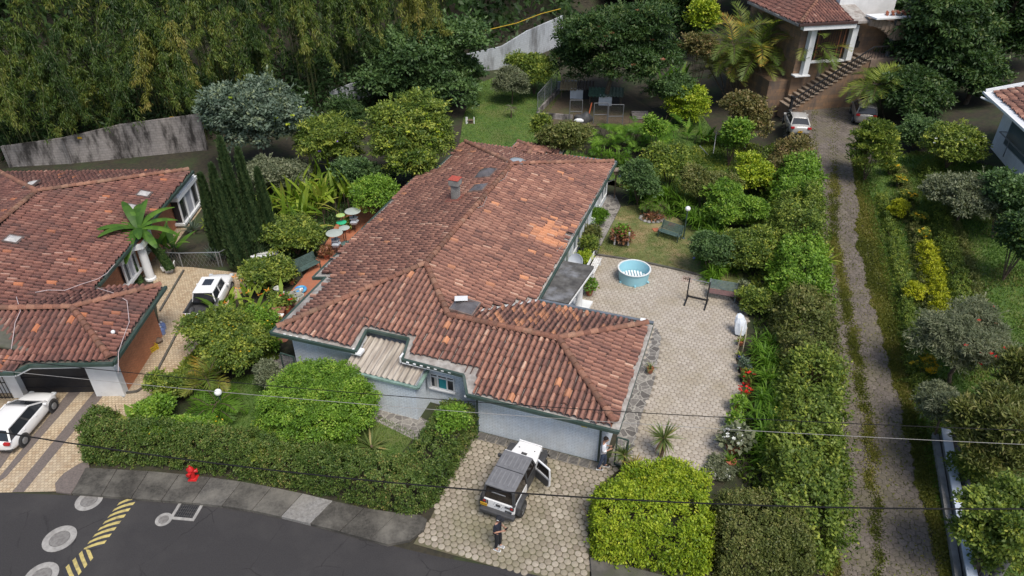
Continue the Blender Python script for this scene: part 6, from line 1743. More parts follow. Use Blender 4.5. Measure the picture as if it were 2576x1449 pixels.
# ---- right hand garden
B('thuja', 'dense pointed dark green thuja beside the upper lane', 'tree', 2196, 378, GY(2200, 455), 50, 74, LM['mid'], (.2, .08), 3.2, None, 'round', seed=61, up=.2, droop=-.5)
B('conifer', 'huge dark feathery tree between the stone house and the white house', 'tree', 2360, 120, 60, 130, 190, LM['dark'], (.34, .14), 3.4, (.35, BK), 'tree', seed=62, csize=.8, droop=.5)
B('conifer', 'dark tree at the top right corner of the picture', 'tree', 2540, 60, 64, 110, 170, LM['dark'], (.36, .16), 3.0, (.3, BK), 'tree', seed=63, csize=.8, droop=.5)
B('conifer', 'dark lower tree behind the parked grey estate', 'tree', 2300, 250, 56, 90, 70, LM['dark'], (.28, .13), 3.0, (.2, BK), 'tree', seed=64, csize=.6)
B('conifer', 'dark tree beside the white house wall', 'tree', 2440, 230, 57, 70, 110, LM['dark'], (.3, .14), 3.0, (.2, BK), 'tree', seed=65, csize=.6)
B('white_flowered_bush', 'rounded dark bush with a few white flowers in the right garden', 'shrub', 2402, 362, GY(2400, 420), 68, 44, LM['mid'], (.18, .09), 3.0, None, 'round', seed=66, flowers=(LM['white_flower'], 16, .1))
B('garden_bush', 'grey leaved spreading shrub below the white house', 'shrub', 2430, 488, GY(2440, 560), 95, 52, LM['grey'], (.17, .07), 2.8, (.08, BK), 'loose', seed=67)
B('garden_bush', 'dark shrub at the foot of the white house wall', 'shrub', 2540, 492, GY(2550, 590), 75, 58, LM['deep'], (.2, .1), 2.8, None, 'loose', seed=68)
B('garden_bush', 'dark shrub at the right picture edge beside the green terrace', 'shrub', 2570, 600, GY(2570, 700), 60, 85, LM['dark'], (.2, .1), 2.8, None, 'loose', seed=69, flowers=(LM['lime'], 30, .14))
B('garden_bush', 'low leafy bush left of the white flowered bush', 'shrub', 2310, 330, GY(2310, 370), 60, 36, LM['deep'], (.18, .09), 2.8, None, 'loose', seed=70)
B('bottlebrush_tree', 'grey twiggy bottlebrush tree with red flowers', 'tree', 2435, 862, GY(2440, 960), 120, 88, LM['grey'], (.17, .035), 4.0, (.1, BK), 'loose', seed=71, flowers=(LM['red_flower'], 22, .12), limbs=12)
B('bottlebrush_tree', 'twiggy bottlebrush branches above the white wall top', 'tree', 2380, 1020, GY(2400, 1100), 72, 62, LM['grey'], (.15, .035), 3.4, (.06, BK), 'loose', seed=72, flowers=(LM['red_flower'], 8, .1), limbs=10)
B('feathery_tree', 'large yellow green feathery tree inside the picket fence', 'tree', 2510, 1090, GY(2545, 1240), 115, 115, LM['olive'], (.2, .06), 3.4, (.15, BK), 'tree', seed=73, droop=-.3)
B('feathery_tree', 'dark olive tree at the bottom right corner', 'tree', 2520, 1320, GY(2540, 1450), 105, 110, LM['mid'], (.15, .08), 3.2, (.15, BK), 'tree', seed=74)
def golden(px, py, r, rh, label, seed): B('golden_shrub', label, 'shrub', px, py, GY(px, py + rh), r, rh, LM['yellow'], (.10, .05), 3.0, None, 'round', seed=seed, csize=.2, lumpy=.1)
golden(2262, 525, 20, 24, 'round golden shrub highest beside the lane', 81)
golden(2300, 733, 20, 22, 'round golden shrub left of the golden hedge row', 82)
hedge('golden_hedge', 'long row of clipped golden shrubs on the terrace', [tuple(G(x, y)[:2]) for x, y in ((2322, 628), (2340, 700), (2362, 785))], [.62, .68, .62], [.7, .75, .7], LM['yellow'], (.10, .05), 2.8, clump=.15, rough=.25)
hedge('golden_hedge', 'short lower end of the golden shrub row by the bottlebrush', [tuple(G(x, y)[:2]) for x, y in ((2370, 815), (2385, 860), (2400, 910))], [.5, .5, .45], [.6, .6, .5], LM['yellow'], (.10, .05), 2.6, clump=.15, rough=.25)
def ybush(px, py, r, label, seed, n=40): B('flowering_bush', label, 'shrub', px, py, GY(px, py + r), r, r * .8, LM['mid'], (.10, .05), 2.4, None, 'loose', seed=seed, flowers=(LM['yellow_flower'], int(n * 1.3), .11))
ybush(2242, 420, 20, 'yellow flowered bush beside the thuja', 91)
ybush(2262, 452, 18, 'yellow flowered bush just below the one beside the thuja', 92)
ybush(2285, 490, 20, 'yellow flowered bush above the highest round golden shrub', 93)
ybush(2312, 545, 19, 'yellow flowered bush right of the highest round golden shrub', 94)
ybush(2322, 585, 18, 'small yellow flowered bush above the golden hedge row', 95)
ybush(2328, 915, 30, 'large yellow flowered bush beside the bottlebrush', 96, 110)
for i, (px, py, Y, rw, rh, lb) in enumerate(((2290, 20, 74, 110, 90, 'dark tree behind the stone house canopy'), (2440, -20, 78, 130, 110, 'tall dark tree behind the white house'), (2560, -10, 74, 100, 120, 'dark tree above the white house roof'), (1420, -20, 100, 110, 70, 'dark tree on the slope above the white back wall'), (1600, -45, 98, 120, 70, 'dark tree behind the mango tree'), (1900, -60, 92, 130, 90, 'dark tree behind the areca palms'))):
    B('background_tree', lb, 'tree', px, py, Y, rw, rh, LM['dark'], (.45, .24), 2.6, (.3, BK), 'tree', seed=120 + i)
# rough terraces right of the lane: grass and box edging
terr = [tuple(G(x, y)[:2]) for x, y in ((2150, 420), (2200, 600), (2260, 850), (2310, 1080), (2400, 1449), (2620, 1449), (2650, 900), (2640, 600), (2500, 420), (2300, 380))]
sheet('garden_terrace', [(2150, 420), (2200, 600), (2260, 850), (2310, 1080), (2390, 1449), (2640, 1449), (2650, 900), (2640, 600), (2500, 420), (2300, 380)], 0.015, MAT['grass'], True)
tag(tufts('terrace_grass', terr, 46000, .16, LM['grass'], wd=.05), 'rough green grass on the sloping terraces right of the lane', 'grass')
tag(tufts('terrace_weeds', terr, 12000, .18, LM['olive'], wd=.07, lean=.9, keep=lambda x, y: sn(x, y, 1.1, 3) > .1), 'olive weeds in bands on the sloping terraces right of the lane', 'weeds')
tag(tufts('verge_weeds', [tuple(G(x, y)[:2]) for x, y in ((2140, 400), (2178, 600), (2222, 850), (2285, 1080), (2360, 1449), (2425, 1449), (2330, 1080), (2275, 850), (2215, 600), (2165, 400))], 24000, .13, LM['moss'], wd=.07, lean=1.0), 'moss and weeds along the right verge of the lane', 'weeds')
B('feathery_tree', 'olive feathery tree filling the right edge beyond the picket fence', 'tree', 2590, 960, GY(2590, 1100), 80, 100, LM['olive'], (.2, .06), 3.2, (.15, BK), 'tree', seed=75, droop=-.3)
B('garden_bush', 'leafy bush growing through the pickets near the bottlebrush', 'shrub', 2455, 1180, GY(2465, 1230), 52, 60, LM['mid'], (.15, .06), 2.6, None, 'loose', seed=76)
B('garden_bush', 'dark leafy bush beside the utility pole', 'shrub', 2490, 1400, GY(2500, 1449), 40, 60, LM['mid'], (.13, .07), 2.6, None, 'loose', seed=77)
def edging(pts, label, wd=.5, ht=.35, mat='olive'):
    hedge('box_edging', label, [tuple(G(x, y)[:2]) for x, y in pts], wd, ht, LM[mat], (.09, .05), 2.2, clump=.14, rough=.3)
edging([(2215, 500), (2250, 640), (2275, 760), (2295, 880), (2305, 980)], 'low weedy edging nearest the lane', .6, .35, 'mid')
edging([(2262, 430), (2300, 600), (2320, 720), (2345, 850)], 'low brownish edging along the golden shrub terrace', .5, .3, 'olive')
edging([(2380, 530), (2425, 660), (2462, 780), (2490, 860)], 'low clipped edging left of the smooth green terrace', .55, .4, 'olive')
edging([(2330, 420), (2360, 560), (2400, 700), (2430, 800)], 'middle line of rose bushes and edging', .9, .5, 'mid')
bankp = [tuple(G(x, y)[:2]) for x, y in ((1790, 560), (1880, 690), (1900, 800), (1875, 1000), (1845, 1190), (2060, 1449), (2078, 1000), (2045, 600), (1985, 350), (1800, 340), (1650, 420), (1560, 470))]
tag(tufts('ground_cover', bankp, 24000, .24, LM['mid'], wd=.10, lean=1.0), 'low leafy ground cover under the shrubs of the bank', 'ground cover', )
tag(tufts('ground_cover', [tuple(W(x, y)[:2]) for x, y in ((470, 900), (600, 800), (700, 860), (700, 905), (580, 920), (470, 975), (380, 1080), (420, 960))], 7000, .2, LM['mid'], wd=.08, lean=1.0), 'low leafy ground cover beside the boundary bushes', 'ground cover')
tag(tufts('ground_cover', [tuple(W(x, y)[:2]) for x, y in ((560, 500), (900, 420), (1000, 440), (900, 520), (760, 640), (640, 690))], 14000, .24, LM['deep'], wd=.09, lean=1.0), 'dark ground cover below the trees left of the main house', 'ground cover')
# ------------------------------------------------------------------ vehicles (local +x is forward, z up, wheels on z = 0)
CARM = {}
def carmat(k, c, rough=.28): CARM[k] = M(k + '_car_paint', c, tuple(x * .95 for x in c), 2, rough, coat=.5)
carmat('silver', (.42, .41, .38)); carmat('bronze', (.25, .235, .215))
RED = M('tail_red', (.45, .02, .02), (.35, .015, .02), 3, .2); AMBER = M('plate_yellow', (.75, .42, .02), (.7, .38, .02), 4, .5); LAMP = M('lamp_clear', (.55, .57, .58), (.45, .47, .48), 3, .1)
def wheel(parent, x, y, r, wd, rim, side):
    m = MB(); pr = [(r * .6, -wd / 2), (r * .93, -wd / 2), (r, -wd * .3), (r, wd * .3), (r * .93, wd / 2), (r * .6, wd / 2)]
    m.lathe(pr, 24, ring=True)
    m.v = [(a, c * 1.0, b) for a, b, c in m.v]
    t = m.build('wheel', MAT['tyre'], parent, smooth=True, loc=(x, y, r))
    m = MB(); m.lathe([(r * .62, -.01), (r * .55, .02), (.001, .035)], 20)
    m.v = [(a, side * (c + wd * .46), b) for a, b, c in m.v]
    o = m.build('rim', rim, t, smooth=True)
    m = MB()
    for k in range(5):
        a = k * 1.2566; m.bar((math.cos(a) * r * .12, side * wd * .51, math.sin(a) * r * .12), (math.cos(a) * r * .56, side * wd * .50, math.sin(a) * r * .56), r * .13, .015)
    m.build('spokes', MAT['grey_metal'], t)
def plate(parent, x, z, y=0.0, w=.34, txt='BLX 472'):
    m = MB(); m.box((x, y, z), (.015, w, .16)); p = m.build('number_plate', AMBER, parent)
    m = MB()
    for i in range(6): m.box((x - .010, y - w * .4 + i * w * .16, z + .005), (.006, w * .07, .075))
    m.build('plate_digits', MAT['black_metal'], p)
def car(name, label, loc, rz, paint, st, gh, wheels, wr, scale=1.0, tail=None, extra=None, rail=False):
    """st: stations (x, half width, z bottom, z shoulder, z top); gh: (xb0, xt0, xt1, xb1, z belt, z roof, hw base, hw top)"""
    t = thing(name, label, 'car', loc, rz); t.scale = (scale,) * 3
    vs, fs = [], []
    for (x, hw, zb, zs, zt) in st:
        half = [(0, zb), (hw * .9, zb), (hw, zb + (zs - zb) * .25), (hw * 1.01, zb + (zs - zb) * .6), (hw * .975, zs), (hw * .80, zt), (hw * .4, zt + .018), (0, zt + .022)]
        ring = [(x, -y, z) for y, z in half] + [(x, y, z) for y, z in half[-2:0:-1]]
        vs += ring
    n = 14
    for i in range(len(st) - 1):
        for k in range(n): fs.append((i * n + k, i * n + (k + 1) % n, (i + 1) * n + (k + 1) % n, (i + 1) * n + k))
    fs.append(tuple(range(n))); fs.append(tuple(range((len(st) - 1) * n, len(st) * n)))
    m = MB().add(vs, fs); m.build('body', paint, t, smooth=True, sub=1)
    xb0, xt0, xt1, xb1, zb, zr, hb, ht = gh
    base = [(xb0, -hb, zb), (xb0, hb, zb), (xb1, hb, zb), (xb1, -hb, zb)]; top = [(xt0, -ht, zr), (xt0, ht, zr), (xt1, ht, zr), (xt1, -ht, zr)]
    m = MB(); k = .985
    m.add([(x * k, y * k, z) for x, y, z in base] + [(x * k, y * k, z - .03) for x, y, z in top], [(0, 1, 5, 4), (1, 2, 6, 5), (2, 3, 7, 6), (3, 0, 4, 7), (4, 5, 6, 7), (0, 3, 2, 1)])
    m.build('cabin', MAT['black_plastic'], t)
    def pane(nm, a, b, c, d, f=.06):
        P = [Vector(p) for p in (a, b, c, d)]; ce = sum(P, Vector()) / 4
        P = [p + (ce - p) * f for p in P]; nn = (P[1] - P[0]).cross(P[3] - P[0]).normalized(); nn = nn if nn.dot(ce - Vector(((xb0 + xb1) / 2, 0, zb))) > 0 else -nn
        MB().add([p + nn * .012 for p in P], [(0, 1, 2, 3)]).build(nm, MAT['glass'], t)
    pane('rear_window', base[0], base[1], top[1], top[0], .12); pane('windscreen', base[2], base[3], top[3], top[2], .1)
    for s in (0, 1):
        b0, b1, t0, t1 = (base[1], base[2], top[1], top[2]) if s else (base[0], base[3], top[0], top[3])
        L = lambda a, b, f: tuple(Vector(a).lerp(Vector(b), f))
        pane('side_window', L(b0, b1, .12), L(b0, b1, .5), L(t0, t1, .5), L(t0, t1, .06), .05); pane('side_window', L(b0, b1, .53), L(b0, b1, .97), L(t0, t1, .93), L(t0, t1, .53), .05)
    # pillars and roof
    m = MB()
    for a, b in zip(base, top): m.bar(a, b, .085, .06)
    for s in (0, 1):
        b0, b1, t0, t1 = (base[1], base[2], top[1], top[2]) if s else (base[0], base[3], top[0], top[3])
        m.bar(Vector(t0), Vector(t1), .07, .06)
    m.build('pillars', paint, t)
    vs = []; fs = []; nx, ny = 8, 8
    for i in range(nx + 1):
        for j in range(ny + 1):
            a, b = i / nx, j / ny * 2 - 1
            x = xt0 - .06 + (xt1 - xt0 + .14) * a; vs.append((x, b * (ht + .02), zr + .06 * (1 - abs(2 * a - 1) ** 2.5) * 1.0 + .04 * (1 - b * b) - .03))
    for i in range(nx):
        for j in range(ny): q = i * (ny + 1) + j; fs.append((q, q + ny + 1, q + ny + 2, q + 1))
    rf = MB().add(vs, fs).build('roof', paint, t, smooth=True)
    rf.modifiers.new('solid', 'SOLIDIFY').thickness = .05
    if rail:
        for s in (-1, 1):
            m = MB(); m.tube([(xt0 + .1, s * ht * .92, zr + .07), (xt0 + .3, s * ht * .93, zr + .12), (xt1 - .3, s * ht * .93, zr + .12), (xt1 - .1, s * ht * .92, zr + .06)], .022, 6); m.build('roof_rail', MAT['grey_metal'], t)
    hw = max(s[1] for s in st)
    for x in wheels:
        for s in (-1, 1):
            m = MB(); m.lathe([(wr + .075, -.02), (wr + .075, .012), (wr * .4, .012)], 24); m.v = [(a + x, s * (c + hw * .985), b + wr + .01) for a, b, c in m.v]
            m.build('wheel_arch', MAT['black_plastic'], t, smooth=True)
            wheel(t, x, s * (hw - .075), wr, .2, MAT['grey_metal'], s)
    x0, x1 = st[0][0], st[-1][0]
    zt = tail or .82
    for s in (-1, 1):
        m = MB(); m.box((st[1][0] - .035, s * st[1][1] * .84, zt), (.14, .30, .17)); m.build('taillight', RED, t, bevel=.02)
        m = MB(); m.box((st[-2][0] - .06, s * st[-2][1] * .85, st[-2][3] - .03), (.30, .26, .13)); m.build('headlight', LAMP, t, bevel=.03)
        m = MB(); m.box((xb1 - .32, s * (hb + .16), zb + .08), (.13, .2, .13)); m.build('mirror', paint, t, bevel=.03)
        for xx in (xb0 + (xb1 - xb0) * .33, xb0 + (xb1 - xb0) * .66):
            m = MB(); m.box((xx, s * hw * .99, st[3][3] - .1), (.16, .03, .03)); m.build('door_handle', paint, t)
    plate(t, x0 - .03, .55)
    m = MB(); m.box((x0 + .08, 0, .38), (.12, hw * 1.7, .14)); m.build('bumper_trim', MAT['black_plastic'], t, bevel=.03)
    return t
HATCH = [(-2.10, .62, .42, .70, .76), (-2.05, .80, .28, .86, .95), (-1.6, .88, .2, .93, .98), (-.6, .9, .19, .92, .96), (.5, .9, .19, .91, .95), (1.0, .89, .19, .90, .97), (1.6, .85, .2, .83, .90), (1.95, .74, .24, .68, .74), (2.08, .58, .32, .52, .56)]
SALOON = [(-2.22, .62, .45, .72, .80), (-2.16, .80, .3, .86, .97), (-1.6, .86, .2, .92, 1.0), (-.8, .87, .19, .9, .95), (.5, .87, .19, .88, .93), (1.0, .86, .19, .86, .93), (1.6, .83, .2, .78, .84), (2.0, .74, .24, .64, .70), (2.15, .58, .32, .5, .54)]
g = W(72, 1118, 0)
p = np.array([-22.03, 23.35])
car('hatchback', 'white five door hatchback on the neighbour driveway facing the black garage door', (p[0], p[1], .01), R(87.5), MAT['white_car'], HATCH, (-2.0, -1.62, .12, 1.08, .92, 1.44, .82, .63), (-1.28, 1.32), .33, .84, .86)
g = G(2010, 343); a = R(80)
car('saloon', 'parked silver saloon partly behind the rusty lane hedge', (g[0] + math.cos(a) * 2.0, g[1] + math.sin(a) * 2.0, float(hgt(g[0] + .3, g[1] + 1.5)) + .02), a, CARM['silver'], SALOON, (-1.75, -1.15, .25, 1.05, .93, 1.38, .76, .58), (-1.30, 1.30), .30, .95, .86)
g = G(2172, 320); a = R(72)
car('estate_car', 'parked bronze grey estate car with roof rails under the drooping palm', (g[0] + math.cos(a) * 2.0, g[1] + math.sin(a) * 2.0, float(hgt(g[0] + .5, g[1] + 1.8)) + .02), a, CARM['bronze'], [(x, hw, zb + .05, zs + .12, zt + .12) for x, hw, zb, zs, zt in HATCH], (-2.0, -1.7, .2, 1.05, 1.08, 1.62, .80, .64), (-1.28, 1.32), .34, .95, 1.0, rail=True)

def pickup():
    t = thing('pickup_truck', 'white double cab pickup with open black load bed beside the boundary bushes', 'pickup', (-16.95, 33.1, .01), R(92)); t.scale = (.82,) * 3
    P = MAT['white_car']
    st = [(-.9, .9, .3, 1.0, 1.05), (-.3, .92, .25, 1.02, 1.05), (.8, .92, .25, 1.0, 1.06), (1.3, .91, .26, .98, 1.08), (2.1, .88, .28, .92, 1.02), (2.5, .78, .32, .78, .86), (2.62, .6, .4, .6, .66)]
    vs, fs = [], []; n = 14
    for (x, hw, zb, zs, zt) in st:
        half = [(0, zb), (hw * .9, zb), (hw, zb + (zs - zb) * .25), (hw * 1.01, zb + (zs - zb) * .6), (hw * .975, zs), (hw * .80, zt), (hw * .4, zt + .03), (0, zt + .03)]
        vs += [(x, -y, z) for y, z in half] + [(x, y, z) for y, z in half[-2:0:-1]]
    for i in range(len(st) - 1):
        for k in range(n): fs.append((i * n + k, i * n + (k + 1) % n, (i + 1) * n + (k + 1) % n, (i + 1) * n + k))
    fs.append(tuple(range(n))); fs.append(tuple(range((len(st) - 1) * n, len(st) * n)))
    MB().add(vs, fs).build('body', P, t, smooth=True, sub=1)
    m = MB(); m.box((-.1, 0, 1.3), (2.3, 1.5, .62), taper=.82); m.build('cabin', MAT['glass'], t)
    m = MB(); m.box((-.1, 0, 1.645), (1.98, 1.34, .09)); rf = m.build('roof', P, t, bevel=.04)
    m = MB(); m.box((.15, 0, 1.70), (.75, .62, .02)); m.build('sunroof', MAT['glass'], rf)
    for s in (-1, 1):
        m = MB()
        for x0, x1 in ((-1.2, -1.0), (1.05, .82), (-.1, -.1)): m.bar((x0, s * .74, 1.0), (x1, s * .62, 1.62), .08, .06)
        m.bar((-1.02, s * .635, 1.61), (.84, s * .635, 1.61), .06, .05)
        m.build('side_pillars', P, t)
    m = MB(); m.box((-1.75, 0, .62), (1.65, 1.62, .1)); m.box((-.98, 0, .85), (.08, 1.7, .5)); m.build('load_floor', MAT['black_plastic'], t)
    for s in (-1, 1):
        m = MB(); m.box((-1.75, s * .87, .75), (1.65, .09, .62)); m.build('bed_side', P, t, bevel=.02)
        m = MB(); m.box((-1.75, s * .81, .80), (1.6, .025, .5)); m.box((-1.75, s * .87, 1.075), (1.65, .11, .03)); m.build('bed_liner', MAT['black_plastic'], t)
        m = MB(); m.ball((-1.85, s * .68, .72), .3, 14, (1.3, .6, .8)); m.build('wheel_box', MAT['black_plastic'], t, smooth=True)
        m = MB(); m.box((-2.6, s * .84, .85), (.06, .12, .34)); m.build('taillight', RED, t)
        m = MB(); m.box((2.42, s * .72, .82), (.22, .26, .16)); m.build('headlight', LAMP, t, bevel=.03)
        m = MB(); m.box((.75, s * 1.02, 1.12), (.12, .2, .16)); m.build('mirror', P, t, bevel=.03)
        for x in (-1.75, 1.65): wheel(t, x, s * .84, .36, .22, MAT['grey_metal'], s)
    m = MB(); m.box((-2.58, 0, .76), (.07, 1.64, .56)); tg = m.build('tailgate', P, t, bevel=.02)
    m = MB(); m.box((-2.63, 0, .8), (.03, .25, .07)); m.build('handle', MAT['black_plastic'], tg)
    m = MB(); m.box((-2.66, 0, .42), (.14, 1.7, .14)); m.build('bumper', MAT['black_plastic'], t, bevel=.02)
    plate(t, -2.74, .42)
pickup()
g = W(622, 678, .9)
car('parked_car', 'white car mostly hidden by bushes in front of the pickup', (-14.95, 36.4, .01), R(95), MAT['white_car'], HATCH, (-1.95, -1.35, .30, 1.12, .93, 1.42, .80, .60), (-1.28, 1.32), .31, .8, .86)

def jeep():
    """boxy white off-roader with grey hard top, rear towards the street, right front door open"""
    a = R(67)
    t = thing('off_roader', 'white boxy off roader with grey hard top and open right door on the front driveway', 'off-roader', (.10, 19.72, .035), a); t.scale = (.90,) * 3
    P = MAT['white_car']; top_m = M('grey_hard_top', (.17, .17, .175), (.135, .135, .14), 5, .7, bump=.1); GL = M('tinted_glass', (.014, .012, .011), (.028, .022, .018), 1.5, .1, spec=.6)
    # tub
    m = MB(); m.prism([(-1.75, -.74), (.75, -.74), (.75, .74), (-1.75, .74)], .55, 1.12); m.build('body', P, t, bevel=.05)
    # bonnet, tapering forward, with cowl and vents
    m = MB()
    vs = [(.75, -.72, .62), (.75, .72, .62), (1.95, .60, .62), (1.95, -.60, .62), (.75, -.70, 1.16), (.75, .70, 1.16), (1.93, .56, 1.10), (1.93, -.56, 1.10), (.75, 0, 1.20), (1.93, 0, 1.15)]
    m.add(vs, [(0, 3, 2, 1), (0, 1, 5, 8, 4), (1, 2, 6, 5), (2, 3, 7, 9, 6), (3, 0, 4, 7), (4, 8, 9, 7), (8, 5, 6, 9)]); bn = m.build('bonnet', P, t, bevel=.05)
    m = MB(); m.box((1.15, 0, 1.205), (.14, .26, .012)); m.ball((1.5, .38, 1.16), .03, 8); m.ball((1.5, -.38, 1.16), .03, 8); m.build('bonnet_vent', MAT['black_plastic'], bn)
    m = MB(); m.box((1.97, 0, .88), (.06, 1.15, .5)); gr = m.build('grille', P, t, bevel=.02)
    m = MB()
    for k in range(7): m.box((2.005, -.27 + k * .09, .9), (.012, .05, .34))
    m.build('slots', MAT['black_metal'], gr)
    for s in (-1, 1):
        m = MB(); m.lathe([(.13, 0), (.12, .03), (.001, .05)], 16); m.v = [(2.0 + c, s * .44 + a_, .92 + b_) for a_, b_, c in m.v]; m.build('headlight', LAMP, t, smooth=True)
        # flared wings: front and rear
        for x, zz in ((1.42, .98), (-1.15, .98)):
            m = MB(); pts = [(x - .56, zz - .38), (x - .44, zz - .05), (x - .2, zz + .03), (x + .3, zz + .03), (x + .5, zz - .12), (x + .58, zz - .36)]
            vs = []; fs = []
            for i, (px, pz) in enumerate(pts): vs += [(px, s * .60, pz), (px, s * .94, pz - .02), (px, s * .95, pz - .09)]
            for i in range(len(pts) - 1): fs += [(3 * i, 3 * i + 3, 3 * i + 4, 3 * i + 1), (3 * i + 1, 3 * i + 4, 3 * i + 5, 3 * i + 2)]
            o = m.add(vs, fs).build('wing', MAT['black_plastic'], t, smooth=True); o.modifiers.new('solid', 'SOLIDIFY').thickness = .03
            wheel(t, x, s * .80, .40, .25, MAT['black_plastic'], s)
        m = MB(); m.box((-1.79, s * .64, .98), (.09, .17, .22)); tl = m.build('taillight', MAT['black_plastic'], t, bevel=.015)
        m = MB(); m.box((-1.84, s * .64, 1.0), (.012, .1, .1)); m.build('lens', RED, tl)
        m = MB(); m.box((.62, s * .98, 1.22), (.13, .2, .18)); m.build('mirror', MAT['black_plastic'], t, bevel=.03)
    # hard top: two moulded panels with ribs, sloping side windows
    zr = 1.80
    m = MB(); base = [(-1.74, -.73, 1.12), (-1.74, .73, 1.12), (.72, .73, 1.12), (.72, -.73, 1.12)]; tp = [(-1.62, -.63, zr), (-1.62, .63, zr), (.42, .63, zr), (.42, -.63, zr)]
    m.add(base + tp, [(0, 1, 5, 4), (1, 2, 6, 5), (2, 3, 7, 6), (3, 0, 4, 7), (4, 5, 6, 7), (0, 3, 2, 1)]); m.build('cabin', GL, t)
    m = MB(); m.box((-.60, 0, zr + .03), (2.14, 1.36, .11)); rf = m.build('hard_top', top_m, t, bevel=.04)
    m = MB()
    for k in range(6):
        y = -.5 + k * .2
        m.box((-.1, y, zr + .095), (.66, .055, .03)); m.box((-1.1, y, zr + .095), (.72, .055, .03))
    m.build('roof_rib', M('rib_grey', (.21, .21, .215), (.18, .18, .185), 5, .6), rf, bevel=.01)
    m = MB(); m.box((-.58, 0, zr + .088), (.03, 1.32, .02)); m.build('seam', MAT['black_metal'], rf)
    m = MB()
    for s in (-1, 1):
        m.bar((-1.745, s * .72, 1.12), (-1.64, s * .635, zr), .12, .10); m.bar((.72, s * .73, 1.12), (.44, s * .64, zr), .09, .08); m.bar((-.35, s * .735, 1.12), (-.33, s * .64, zr), .10, .06)
    m.build('pillars', MAT['black_plastic'], t)
    m = MB(); m.bar((.46, -.66, zr + .02), (.46, .66, zr + .02), .07, .08); m.build('windscreen_frame', P, t)
    # tailgate details
    m = MB(); m.box((-1.775, 0, .86), (.05, 1.36, .5)); tg = m.build('tailgate', P, t, bevel=.02)
    m = MB(); m.box((-1.81, 0, .92), (.03, .2, .12)); m.box((-1.81, .5, .95), (.04, .05, .22)); m.box((-1.81, -.48, .98), (.05, .32, .07)); m.box((-1.81, -.48, .74), (.05, .3, .07))
    for q in range(8): m.ball((-1.81, .22 * math.cos(q * .785), .92 + .16 * math.sin(q * .785)), .014, 6)
    m.build('tailgate_fittings', MAT['black_plastic'], tg)
    m = MB(); m.bar((-1.80, -.35, 1.66), (-1.80, .3, 1.66), .03); m.build('wiper', MAT['grey_metal'], t)
    m = MB(); m.box((-1.90, 0, .55), (.26, 1.62, .2)); m.build('rear_bumper', MAT['black_plastic'], t, bevel=.05)
    m = MB(); m.box((2.12, 0, .58), (.24, 1.55, .2)); m.build('front_bumper', MAT['black_plastic'], t, bevel=.05)
    plate(t, -1.86, .80, .66, .32)
    # open right door
    d = bpy.data.objects.new('door', None)
    ang = R(-62); hx, hy = .66, -.76
    def dl(x, y, z): c, s = math.cos(-ang), math.sin(-ang); return (hx + x * c - y * s, hy + x * s + y * c, z)
    m = MB(); q = [dl(0, .03, 0), dl(-.98, .03, 0), dl(-.98, -.03, 0), dl(0, -.03, 0)]
    out = [(0, .58), (-.86, .58), (-.98, .75), (-.98, 1.12), (0, 1.12)]
    vs = [dl(x, .035, z) for x, z in out] + [dl(x, -.035, z) for x, z in out]; n = 5
    m.add(vs, [tuple(range(n)), tuple(range(2 * n - 1, n - 1, -1))] + [(i, (i + 1) % n, (i + 1) % n + n, i + n) for i in range(n)])
    dr = m.build('door', P, t, bevel=.015)
    m = MB()
    for a_, b_ in (((0, 1.12), (-.16, 1.72)), ((-.16, 1.72), (-.92, 1.74)), ((-.92, 1.74), (-.97, 1.12)), ((0, 1.12), (-.97, 1.12))): m.bar(dl(a_[0], 0, a_[1]), dl(b_[0], 0, b_[1]), .07, .06)
    m.build('window_frame', P, dr)
    m = MB(); m.add([dl(-.03, 0, 1.14), dl(-.17, 0, 1.70), dl(-.90, 0, 1.71), dl(-.95, 0, 1.14)], [(0, 1, 2, 3)]); m.build('pane', GL, dr)
    m = MB(); vs = [dl(x * .86 - .07, .045, .62 + (z - .58) * .85) for x, z in out] + [dl(x * .86 - .07, .075, .62 + (z - .58) * .85) for x, z in out]
    m.add(vs, [tuple(range(n)), tuple(range(2 * n - 1, n - 1, -1))] + [(i, (i + 1) % n, (i + 1) % n + n, i + n) for i in range(n)]); m.build('door_card', MAT['black_plastic'], dr)
    # dark doorway
    m = MB(); m.box((.15, -.745, .95), (.95, .02, .75)); m.build('doorway', MAT['black_plastic'], t)
    for y in (-.35, .35):
        m = MB(); m.box((.05, y, 1.0), (.45, .45, .16)); m.box((-.18, y, 1.3), (.12, .42, .6)); m.build('seat', MAT['black_plastic'], t, bevel=.03)
jeep()

